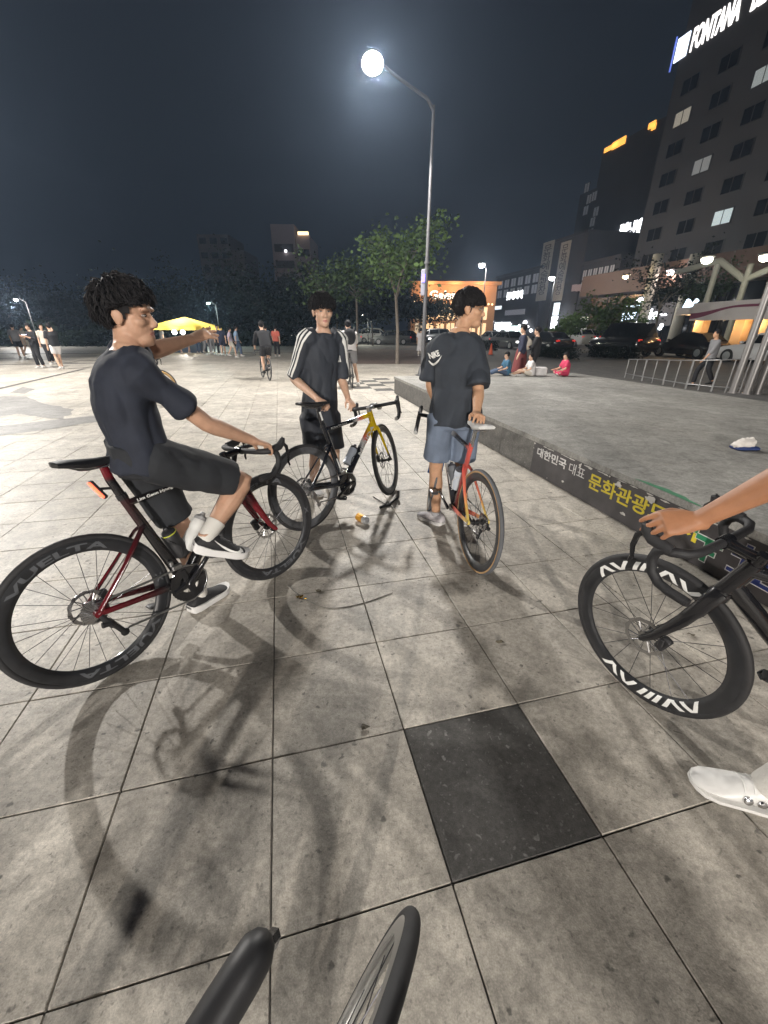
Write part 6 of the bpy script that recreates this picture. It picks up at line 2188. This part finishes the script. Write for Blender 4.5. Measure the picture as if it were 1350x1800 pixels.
# ------------------------------------------------------------------ smaller lamps in the distance
def far_lamp(label, px, py, Yd, power, col, size, group='distant street lamps', pole=True, strength=30):
    h = at(px, py, Yd)
    o = empty('street_lamp', V(h.x, h.y, 0), label, 'street lamp', group)
    if pole:
        mb = MB(); mb.tube([V(h.x + .5, h.y + .3, 0), V(h.x + .5, h.y + .3, h.z * .96), V(h.x + .15, h.y + .1, h.z + .18)], [.06, .045, .035], 8); mb.build('pole', mat('dark_pole', (.016, .016, .017), .7), o, world=True)
    mb = MB(); mb.ell(h + V(0, 0, size * .5), (size * 1.5, size * 1.2, size * .4)); mb.build('lamp_head', mat('dark_pole', (0, 0, 0)), o, world=True)
    mb = MB(); mb.ell(h, (size, size, size * .8)); mb.build('lens', mat('lens_%.2f_%.2f_%d' % (col[1], col[2], strength), (1, 1, 1), .4, emit=col, estr=strength), o, world=True)
    ld = bpy.data.lights.new('lamp_light', 'POINT'); ld.energy = power; ld.color = col; ld.shadow_soft_size = .2
    lo = bpy.data.objects.new('lamp_light', ld); COL.objects.link(lo); lo.parent = o; lo.location = h - V(h.x, h.y, 0) + V(-.0, -.45, -.5)


cw, ww = (1, .97, .92), (1, .72, .36)
far_lamp('white street lamp right of the tall lamp pole, above the restaurant', 847, 466, 42, 1500, cw, .26)
far_lamp('white lamp in front of the two tall banners', 970, 489, 62, 1800, cw, .36)
far_lamp('warm lamp lighting the brown podium band', 1100, 486, 54, 260, ww, .30, pole=False)
far_lamp('small cool lamp beside the podium glass', 1125, 526, 50, 350, cw, .30)
far_lamp('pinkish white lamp glowing through the dark street tree', 1180, 478, 52, 420, (1, .80, .74), .48)
far_lamp('bright yellowish lamp on the first fold of the canopy frame', 1243, 456, 32.5, 260, (1, .93, .70), .34, pole=False)
far_lamp('yellowish lamp on the canopy frame at the right edge', 1345, 452, 30, 220, (1, .93, .70), .32, pole=False)
far_lamp('small white lamp over the dark trees at the far left', 28, 527, 36, 1300, cw, .13)
far_lamp('greenish white lamp below the dimmer apartment block', 366, 533, 38, 500, (.8, 1, .95), .13)
far_lamp('small lamp low between the two young trees', 638, 554, 46, 700, (1, .98, .8), .22)

# ------------------------------------------------------------------ parked and waiting cars
glassc = mat('car_glass', (.012, .014, .016), .08, spec=.7)
tyrec = mat('car_tyre', (.015, .015, .016), .8)
head_l = lit('headlight_glow', (1, .97, .9), 6)
tail_l = mat('tail_lens', (.35, .01, .01), .3, emit=(1, .05, .03), estr=.5)


def car(label, pos, yaw, paint, kind='sedan', lights=False, group='cars along the street', tail=False):
    o = empty('car', label=label, cat='car', group=group, mw=Matrix.Translation(pos) @ Matrix.Rotation(yaw, 4, 'Z'))
    L, W, H = (4.6, 1.82, 1.45) if kind == 'sedan' else ((4.6, 1.88, 1.72) if kind == 'suv' else (4.9, 1.95, 1.98))
    # stations front to back: x, half width, bottom, belt height
    if kind == 'sedan': st = [(2.30, .62, .38, .52), (2.22, .80, .25, .66), (1.9, .88, .20, .76), (1.2, .91, .20, .88), (.6, .91, .20, .93), (-.6, .91, .20, .95), (-1.5, .90, .20, .96), (-2.1, .84, .24, .93), (-2.28, .74, .34, .80), (-2.30, .60, .42, .62)]; cab = [(1.05, .72, .90, .02), (.35, .60, .93, .50), (-.5, .60, .94, .52), (-1.15, .60, .95, .42), (-1.75, .70, .95, .02)]
    else:
        hh = .30 if kind == 'van' else .0
        st = [(2.30, .66, .40, .70), (2.22, .84, .28, .90), (1.8, .91, .24, 1.02), (1.2, .94, .24, 1.08), (.0, .94, .24, 1.10), (-1.5, .93, .24, 1.12), (-2.2, .90, .28, 1.10), (-2.30, .80, .40, .95)]; cab = [(1.30, .76, 1.06, .02), (.62, .68, 1.08, .58 + hh), (-.6, .68, 1.10, .62 + hh), (-1.75, .66, 1.10, .56 + hh), (-2.22, .76, 1.10, .04)]
    rings = []
    for x, hw, z0, z1 in st:
        rings.append([V(x, -hw * .92, z0), V(x, hw * .92, z0), V(x, hw, lerp(z0, z1, .3)), V(x, hw, lerp(z0, z1, .75)), V(x, hw * .90, z1), V(x, -hw * .90, z1), V(x, -hw, lerp(z0, z1, .75)), V(x, -hw, lerp(z0, z1, .3))])
    mb = MB(); mb.loft(rings)
    rc = [[V(x, -.80, zb - .05), V(x, .80, zb - .05), V(x * .94, hw, zb + h), V(x * .94, -hw, zb + h)] for x, hw, zb, h in cab]
    mb.loft(rc)
    mb.build('body', paint, o)
    for sg in (-1, 1):
        mb = MB()
        a = cab
        for (i, j) in ((0, 1), (1, 2), (2, 3), (3, 4)):
            p = []
            for (x, hw, zb, h), t in ((a[i], .12), (a[j], .12), (a[j], .86), (a[i], .86)):
                yy = lerp(.80, hw, t) + .012
                p.append(V(lerp(x, x * .94, t), sg * yy, zb - .05 + (h + .05) * t))
            c = sum(p, V(0, 0, 0)) / 4
            mb.add([c + (q - c) * V(1, 1, 1).x * .93 for q in p], [(0, 1, 2, 3)])
        mb.build('side_window', glassc, o, smooth=False, fixn=False)
    for (i, j, nm) in ((0, 1, 'windscreen'), (4, 3, 'rear_window')):
        x, hw, zb, h = cab[i]; x2, hw2, zb2, h2 = cab[j]
        s_ = 1 if i == 0 else -1
        b0 = V(lerp(x * .94, x2 * .94, .04), 0, zb + h + .02) if True else None
        mb = MB(); up_ = V(s_ * .012, 0, .014)
        p0, p1 = V(x * .94, 0, zb + h), V(x2 * .94, 0, zb2 + h2)
        q0, q1 = lerp(p0, p1, .08), lerp(p0, p1, .93)
        mb.add([q0 + V(0, -.70, 0) + up_, q0 + V(0, .70, 0) + up_, q1 + V(0, .54, 0) + up_, q1 + V(0, -.54, 0) + up_], [(0, 1, 2, 3)])
        mb.build(nm, glassc, o, smooth=False, fixn=False)
    for x in (1.38, -1.38):
        for sg in (-1, 1):
            mb = MB(); mb.lathe([(.33, -.10), (.33, .10), (.20, .11), (.20, -.11)], 20, c=(x, sg * .83, .33)); w = mb.build('wheel', tyrec, o)
            mb = MB(); mb.disc((x, sg * .86, .33), .21, .16, 14); mb.build('wheel_rim', steel, w)
    zf = .62 if kind == 'sedan' else .80
    for sg in (-1, 1):
        mb = MB(); mb.box((2.2, sg * .66, zf), (.16, .34, .13), bev=.03); mb.build('headlight', head_l if lights else chrome, o)
        mb = MB(); mb.box((-2.22, sg * .68, zf + .16), (.14, .30, .14), bev=.03); mb.build('tail_light', tail_l, o)
        mb = MB(); mb.box((.75, sg * 1.0, 1.0 if kind == 'sedan' else 1.16), (.12, .20, .13), bev=.03); mb.build('mirror', paint, o)
    mb = MB(); mb.box((2.29, 0, .42), (.04, .5, .11)); mb.build('number_plate', white_print, o, smooth=False)
    return o


pblack = mat('car_black', (.010, .010, .012), .2, coat=.8)
pwhite = mat('car_white', (.55, .55, .55), .3, coat=.6)
pgrey = mat('car_grey', (.11, .115, .12), .28, .4, coat=.7)
psilver = mat('car_silver', (.35, .36, .37), .25, .6, coat=.6)
SD = math.atan2(EY.y, EY.x)
cars = [(1208, 628, pblack, 'sedan', 0, 'black sedan with a bright roof line behind the barrier'), (1310, 620, pwhite, 'suv', 0, 'white off road car behind the three steel poles'), (1088, 624, pblack, 'van', 0, 'large black van parked behind the hedge'),
        (962, 616, pblack, 'sedan', 0, 'black sedan right of the standing couple'), (1005, 609, pwhite, 'suv', 0, 'white car above the child in red'), (895, 613, pgrey, 'sedan', 1, 'grey sedan left of the standing couple'),
        (868, 610, psilver, 'sedan', 1, 'silver car just right of the head of the person in glasses'), (1345, 640, pwhite, 'sedan', 0, 'white sedan at the right edge, below the off road car'), (1035, 608, pgrey, 'suv', 0, 'grey car between the white car and the black van')]
for px, py, m, kd, li, lb in cars:
    p = gp(px, py)
    car(lb, p, SD + (math.pi if li else 0) + random.uniform(-.06, .06), m, kd, bool(li))
for i, (px, Yd, m, li, lb) in enumerate(((545, 52, pwhite, 1, 'white car with headlights on, leftmost in the far traffic'), (572, 56, pblack, 0, 'black car second from the left in the far traffic'), (600, 50, psilver, 1, 'silver car with headlights left of the slimmer young tree'), (662, 54, pwhite, 1, 'white car with headlights between the two young trees'), (685, 48, pgrey, 0, 'grey car behind the trunk of the lit tree'), (722, 50, pblack, 1, 'black car with headlights right of the lit tree trunk'), (760, 52, pgrey, 0, 'grey car right of the tall lamp pole'))):
    p = at(px, 590, Yd); p.z = 0
    car(lb, p, (-.2 if i % 2 else math.pi + .15), m, 'sedan' if i % 3 else 'suv', bool(li), group='far traffic')
# hedge along the kerb on the right
hd = MB(); rnd = random.Random(8)
for (pa, pb, n_, hh) in ((945, 1010, 2600, .62), (1035, 1120, 3000, .66), (835, 872, 1500, .75)):
    a, b = gp(pa, 627), gp(pb, 632)
    if pa < 900: a, b = gp(pa, 616), gp(pb, 617)
    for _ in range(n_):
        c = lerp(a, b, rnd.random()); c += V(rnd.gauss(0, .12), rnd.gauss(0, .25), rnd.uniform(0.02, hh))
        u = V(rnd.gauss(0, 1), rnd.gauss(0, 1), rnd.gauss(0, 1)).normalized(); w = u.orthogonal().normalized(); L = rnd.uniform(.06, .14)
        hd.add([c - u * L * .5, c + w * L * .35, c + u * L * .5, c - w * L * .35], [(0, 1, 2, 3)])
tag(hd.build('shrub_bed', leaf_d, smooth=False, fixn=False), 'low clipped dark shrubs along the kerb in front of the cars', 'shrubs', kind='stuff')
cn = empty('traffic_cone', gp(862, 624), 'small orange traffic cone by the kerb near the silver car', 'cone')
c = gp(862, 624)
mb = MB(); mb.tube([c + V(0, 0, .03), c + V(0, 0, .70)], [.15, .03], 14); mb.build('cone', mat('cone_orange', (.65, .10, .03), .5), cn, world=True)
mb = MB(); mb.box(c + V(0, 0, .016), (.4, .4, .03)); mb.build('cone_base', black_matte, cn, smooth=False, world=True)

# ------------------------------------------------------------------ barrier, poles
fence_m = mat('barrier_steel', (.22, .22, .22), .45, .5)
fp = [gp(1098, 664), gp(1128, 670), gp(1165, 677), gp(1205, 684), gp(1250, 689), gp(1300, 692)]
for k, (a, b) in enumerate(zip(fp, fp[1:])):
    o = empty('crowd_barrier', a, 'grey steel crowd barrier panel, number %s from the left along the stage' % ('one', 'two', 'three', 'four', 'five')[k] if False else 'grey steel crowd barrier panel ' + ('at the left end of the row', 'second from the left end of the row', 'in the middle of the row', 'under the walking figure', 'at the foot of the steel poles')[k], 'barrier', 'crowd barriers along the stage')
    b2_ = lerp(b, a, .03)
    ha, hb = .60 + .05 * k, .65 + .05 * k
    for (za, zb2) in ((ha, hb), (.14, .14)):
        mb = MB(); mb.tube([a + V(0, 0, za), b2_ + V(0, 0, zb2)], .016, 8); mb.build('rail', fence_m, o, world=True)
    for t in (0, .5, 1):
        q = lerp(a, b2_, t); mb = MB(); mb.tube([q, q + V(0, 0, lerp(ha, hb, t))], .015, 8); mb.build('upright', fence_m, o, world=True)
polem = mat('brushed_pole', (.26, .25, .245), .4, .6)
for px, py, tx, lb in ((1287, 691, 1352, 'leftmost of the three tall steel poles beside the stage'), (1312, 693, 1378, 'middle of the three tall steel poles beside the stage'), (1330, 693, 1398, 'rightmost of the three tall steel poles beside the stage')):
    p = gp(px, py)
    o = empty('flag_pole', p, lb, 'pole', 'steel poles')
    mb = MB(); mb.tube([p, p + V(0, 0, 7.5)], [.085, .075], 14); mb.build('shaft', polem, o, world=True)
    mb = MB(); mb.tube([p, p + V(0, 0, .03)], [.12, .12], 14); mb.build('base_plate', polem, o, world=True)

# ------------------------------------------------------------------ stall with yellow canopy
sp = gp(332, 616); sp = at(332, 600, 30); sp.z = 0
stl = empty('market_canopy', sp, 'yellow pitched canopy of a stall lit from below, behind the outstretched hand', 'canopy')
zt = at(325, 557, 30).z; ze = at(325, 574, 30).z
w = 1.75
mb = MB(); mb.add([sp + V(-w, -w, ze), sp + V(w, -w, ze), sp + V(w, w, ze), sp + V(-w, w, ze), sp + V(0, 0, zt), sp + V(-w, -w, ze - .22), sp + V(w, -w, ze - .22), sp + V(w, w, ze - .22), sp + V(-w, w, ze - .22)],
                  [(0, 1, 4), (1, 2, 4), (2, 3, 4), (3, 0, 4), (0, 1, 6, 5), (1, 2, 7, 6), (2, 3, 8, 7), (3, 0, 5, 8)])
ym = mat('yellow_canvas', (.72, .55, .10), .7)
yt = ym.node_tree.nodes.new('ShaderNodeBsdfTranslucent'); yt.inputs[0].default_value = (.85, .68, .14, 1)
yx = ym.node_tree.nodes.new('ShaderNodeMixShader'); yx.inputs[0].default_value = .55
ym.node_tree.links.new(ym.node_tree.nodes['Principled BSDF'].outputs[0], yx.inputs[1]); ym.node_tree.links.new(yt.outputs[0], yx.inputs[2])
ym.node_tree.links.new(yx.outputs[0], ym.node_tree.nodes['Material Output'].inputs[0])
mb.build('canopy_cloth', ym, stl, smooth=False, world=True, fixn=False)
for sx in (-1, 1):
    for sy in (-1, 1):
        mb = MB(); mb.tube([sp + V(sx * w * .95, sy * w * .95, 0), sp + V(sx * w * .95, sy * w * .95, ze)], .025, 8); mb.build('leg', fence_m, stl, world=True)
mb = MB(); mb.box(sp + V(0, -.6, .45), (2.6, .7, .9)); mb.build('counter', mat('counter_blue', (.05, .08, .13), .6), stl, smooth=False, world=True)
for sx in (-.3, .25):
    mb = MB(); mb.ell(sp + V(sx, -1.2, ze - .35), .14); mb.build('bulb', lit('bulb_glow', (1, .97, .9), 25), stl, world=True)
ld = bpy.data.lights.new('stall_light', 'POINT'); ld.energy = 420; ld.color = (1, .93, .8); ld.shadow_soft_size = .15
lo = bpy.data.objects.new('stall_light', ld); COL.objects.link(lo); lo.parent = stl; lo.location = (0, -.4, ze - .5)

# ------------------------------------------------------------------ people further off
def cloth(name, c): return mat('cloth_' + name, c, .85, var=.15, vscale=6)


C = dict(black=cloth('black', (.014, .014, .017)), white=cloth('white', (.60, .58, .58)), grey=cloth('grey', (.20, .20, .21)), cream=cloth('cream', (.52, .48, .42)), lilac=cloth('lilac', (.42, .36, .46)), blue=cloth('blue', (.12, .20, .32)), teal=cloth('teal', (.03, .10, .17)),
         navy=cloth('navy', (.02, .025, .05)), red=cloth('coral', (.55, .13, .09)), pink=cloth('magenta', (.50, .04, .10)), maroon=cloth('maroon', (.14, .03, .03)), denim=cloth('denim', (.06, .09, .15)), sky=cloth('sky', (.25, .36, .52)), shoe=cloth('shoe', (.55, .53, .50)), dark=cloth('dark_shoe', (.02, .02, .02)))
hs = dict(front=.05, back=-.06, lift=.014)
hl2 = dict(front=.05, back=-.12, lift=.02)


def extra(label, px, py, h, face, top, bot, phase=.0, arms='down', group=None, short=False, skirt=None, sit=False, z0=0.0, pos=None, longhair=False, sleeve=.8, lean=0.0, shoes='shoe', sk=None, hem=-.12):
    p = gp(px, py, z0) if pos is None else pos
    J, s = stand(p.x, p.y, h, face, phase, arms, sit, z0, lean)
    L = dict(skin=sk or skin_b, shirt=C[top], shorts=C[bot], hair=hl2 if longhair else hs, shoe=C[shoes], short_len=.75 if short else 1.9, bottom_name='shorts' if short else 'trousers', sleeve=sleeve, loose=.02, hem=hem)
    if skirt: L['skirt'] = C[skirt]
    r = person(label, J, L, fine=False, group=group, s=s)
    return r, J, s


gA = 'people waiting at the far left'
extra('person in a pale grey top and black shorts at the far left', 40, 630, 1.68, 2.2, 'grey', 'black', .6, group=gA, short=True)
extra('person in a white top walking beside the one in pale grey', 52, 626, 1.62, 1.2, 'cream', 'cream', 2.2, group=gA, short=True)
_, J, s = extra('person in black with wide trousers lit by a phone, far left', 74, 647, 1.66, -1.9, 'black', 'black', .2, 'phone', gA, longhair=True, sleeve=1.6)
ph = MB(); c = lerp(J['wrL'], J['wrR'], .5) + V(0, 0, .08); ph.box(c, (.15, .08, .02), bev=.006)
tag(ph.build('phone', lit('phone_glow', (.8, .75, 1), 2.5)), 'glowing phone held by the person in black at the far left', 'phone')
extra('person in a cream top standing behind the one in the black tee', 92, 640, 1.66, -.6, 'cream', 'black', .3, group=gA)
extra('person in a black tee and white shorts raising one arm', 109, 649, 1.66, 2.6, 'black', 'white', .5, 'up', gA, short=True)
gB = 'people around the lit stall'
for lb, px, py, h, fa, t, b, ph_, kw in (
        ('child in a pale top walking left of the stall counter', 320, 621, 1.05, 2.8, 'white', 'cream', .8, dict(short=True)), ('child in a coral top beside the stall counter', 333, 621, 1.15, .3, 'red', 'cream', .3, dict(short=True)),
        ('person in a dark blue dress in front of the stall counter', 350, 621, 1.55, 1.6, 'teal', 'denim', .2, dict()), ('person in white at the stall with a bag', 365, 622, 1.6, 1.2, 'white', 'grey', 1.2, dict()),
        ('person in grey standing right of the stall', 376, 622, 1.65, 2.0, 'grey', 'grey', .7, dict()), ('person in black at the dense end of the stall crowd', 388, 624, 1.72, -1.2, 'black', 'black', .2, dict()),
        ('person in navy with bare legs walking left of the couple', 394, 626, 1.70, 1.9, 'navy', 'navy', .9, dict(short=True)), ('person in a lilac top and pale shorts, left of the strolling couple', 409, 628, 1.60, .4, 'lilac', 'cream', 1.1, dict(short=True, longhair=True)),
        ('person in a blue top and denim, right of the strolling couple', 420, 626, 1.66, .4, 'sky', 'denim', 2.4, dict(longhair=True)), ('person in a pale blue shirt walking away past the cyclist', 472, 630, 1.70, 1.7, 'sky', 'black', .9, dict()),
        ('person in a coral shirt and black trousers walking away', 488, 627, 1.68, 1.5, 'red', 'black', .4, dict()), ('person in a dark top seen behind the head of the seated person', 290, 618, 1.66, 1.0, 'grey', 'black', .4, dict())):
    extra(lb, px, py, h, fa, t, b, ph_, group=gB, **kw)
gC = 'family at the far end of the stage'
fy = 12.6
extra('woman in a dark cardigan and long maroon skirt behind the stage', 0, 0, 1.66, 3.0, 'navy', 'maroon', .2, group=gC, pos=at(919, 600, 12.7), skirt='maroon', longhair=True, sleeve=1.7)
_, J, s = extra('person in black holding a pale bundle behind the stage', 0, 0, 1.60, 2.7, 'black', 'black', .2, 'carry', gC, pos=at(944, 600, 12.6), sleeve=1.5)
bd = MB(); c = lerp(J['wrL'], J['wrR'], .5) + V(-.02, -.05, .06); bd.ell(c, (.15, .11, .17)); bd.ell(c + V(-.05, 0, .14), .08)
tag(bd.build('bundle', C['cream']), 'pale bundle held in the arms of the person in black behind the stage', 'bundle')
_, _, _ = extra('small child in teal sitting on the far edge of the stage', 888, 656, 1.15, 3.3, 'teal', 'denim', group=gC, sit='long', z0=STH, pos=gp(890, 660, STH), longhair=True, short=False)
extra('small child in a white vest sitting between the two adults', 932, 657, 1.10, 3.2, 'white', 'cream', group=gC, sit='long', z0=STH, pos=gp(932, 661, STH), short=True)
extra('small child in a bright magenta top sitting apart on the stage edge', 992, 657, 1.15, 3.2, 'pink', 'pink', group=gC, sit='cross', z0=STH, pos=gp(992, 661, STH), longhair=True)
bx = gp(949, 661, STH); mb = MB(); mb.box(bx + V(0, 0, .11), (.28, .2, .22), bev=.03)
tag(mb.build('carry_bag', C['white']), 'pale square bag on the stage edge beside the family', 'bag')
extra('person in a grey shirt and dark trousers striding past the barriers', 1232, 680, 1.55, 2.9, 'grey', 'black', 1.3, group=None, shoes='dark', sk=skin_c, sleeve=1.4)
extra('person in a pale dress standing left of the tall lamp pole', 738, 626, 1.62, 1.4, 'white', 'cream', .3, group=None, skirt='white', longhair=True)


def rider_pose(B, mw, f, s=1.0, up_z=.98, lean=.30, stand_leg=False):
    r = V(f.y, -f.x, 0)
    P = mw @ V(.24, 0, up_z); N = P + f * lean + V(0, 0, .43)
    J = dict(P=P, N=N, hipR=r, axis_sh=r, H=N + f * .07 + V(0, 0, .16), hd=f + V(0, 0, -.1), base=V(P.x, P.y, 0), bend=.05)
    for sd, g in (('L', -1), ('R', 1)):
        J['sh' + sd] = N + r * (.18 * g) - V(0, 0, .05)
        J['wr' + sd] = mw @ V(.93, -.205 * g, .92)
        J['el' + sd] = lerp(J['sh' + sd], J['wr' + sd], .5) + r * (.05 * g) - V(0, 0, .06)
        J['hp' + sd] = P + r * (.09 * g)
        a = .5 if g > 0 else .5 + math.pi
        pd = mw @ (BB + V(math.cos(a) * .17, -.11 * g, math.sin(a) * .17))
        if stand_leg: pd = mw @ V(.42, -.24 * g, .0); pd.z = .0
        J['an' + sd] = pd + V(0, 0, .10) - f * .08; J['toe' + sd] = pd + f * .11 + V(0, 0, .015)
        J['kn' + sd] = lerp(J['hp' + sd], J['an' + sd], .48) + f * .14
    return J


# cyclist riding away in the distance
far_black = dict(frame=black_matte, rim=carbon, post=black_matte, spokes=16, detail=1, rotor=False)
pc = gp(474, 669)
yawc = 2.05
bc = bike('dark bicycle ridden away across the square in the distance', pc.x, pc.y, yawc, .05, 0, far_black, group='bicycles further off')
J = rider_pose(bc, bc['mw'], V(math.cos(yawc), math.sin(yawc), 0))
person('cyclist in black riding away across the square', J, dict(skin=skin_b, shirt=C['black'], shorts=C['black'], hair=hs, shoe=C['dark'], short_len=.8, sleeve=1.4, loose=.02, hem=-.1), fine=False, group='cyclists further off')
pc = gp(618, 682); yawc = 1.78
bw = bike('bicycle of the person with the black shoulder bag, seen from behind', pc.x, pc.y, yawc, 0, .2, dict(far_black, frame=mat('grey_frame', (.10, .10, .11), .4)), group='bicycles further off')
J = rider_pose(bw, bw['mw'], V(math.cos(yawc), math.sin(yawc), 0), lean=.12, stand_leg=True)
person('person in a white top with a black bag astride a bicycle, seen from behind', J, dict(skin=skin_b, shirt=C['white'], shorts=C['grey'], hair=hs, shoe=C['shoe'], short_len=.8, sleeve=.8, loose=.03, hem=-.12), fine=False, group='cyclists further off')
bp_ = MB(); c = lerp(J['P'], J['N'], .72) - V(math.cos(yawc), math.sin(yawc), 0) * .19
bp_.ell(c, (.17, .10, .21)); 
for sg in (-1, 1): bp_.tube([c + V(sg * .10, .02, .16), c + V(sg * .12, .16, .22), c + V(sg * .13, .24, .10)], .02, 6)
tag(bp_.build('backpack', C['black']), 'black rounded backpack on the person in the white top', 'backpack')
# bronze rimmed bicycle standing half hidden behind the seated person
bz_ = at(226, 660, 8.6)
bike('bicycle with bronze rims half hidden behind the seated person', bz_.x - .55, 8.75, .25, .06, 0, dict(far_black, rim=mat('bronze_rim', (.34, .22, .09), .35, .6)), group='bicycles further off')

# ------------------------------------------------------------------ night air
hz_ = MB(); hz_.box((20, 130, 44.75), (440, 420, 92.5))
haze = hz_.build('haze', bpy.data.materials.new('night_air'), smooth=False)
tag(haze, kind='stuff')
hm = haze.data.materials[0]; hm.use_nodes = True
hn, hl_k = hm.node_tree.nodes, hm.node_tree.links
hn.clear()
ho = hn.new('ShaderNodeOutputMaterial'); hv = hn.new('ShaderNodeVolumePrincipled')
hv.inputs['Color'].default_value = (.55, .72, 1, 1); hv.inputs['Density'].default_value = .0012; hv.inputs['Anisotropy'].default_value = .62
hl_k.new(hv.outputs[0], ho.inputs['Volume'])
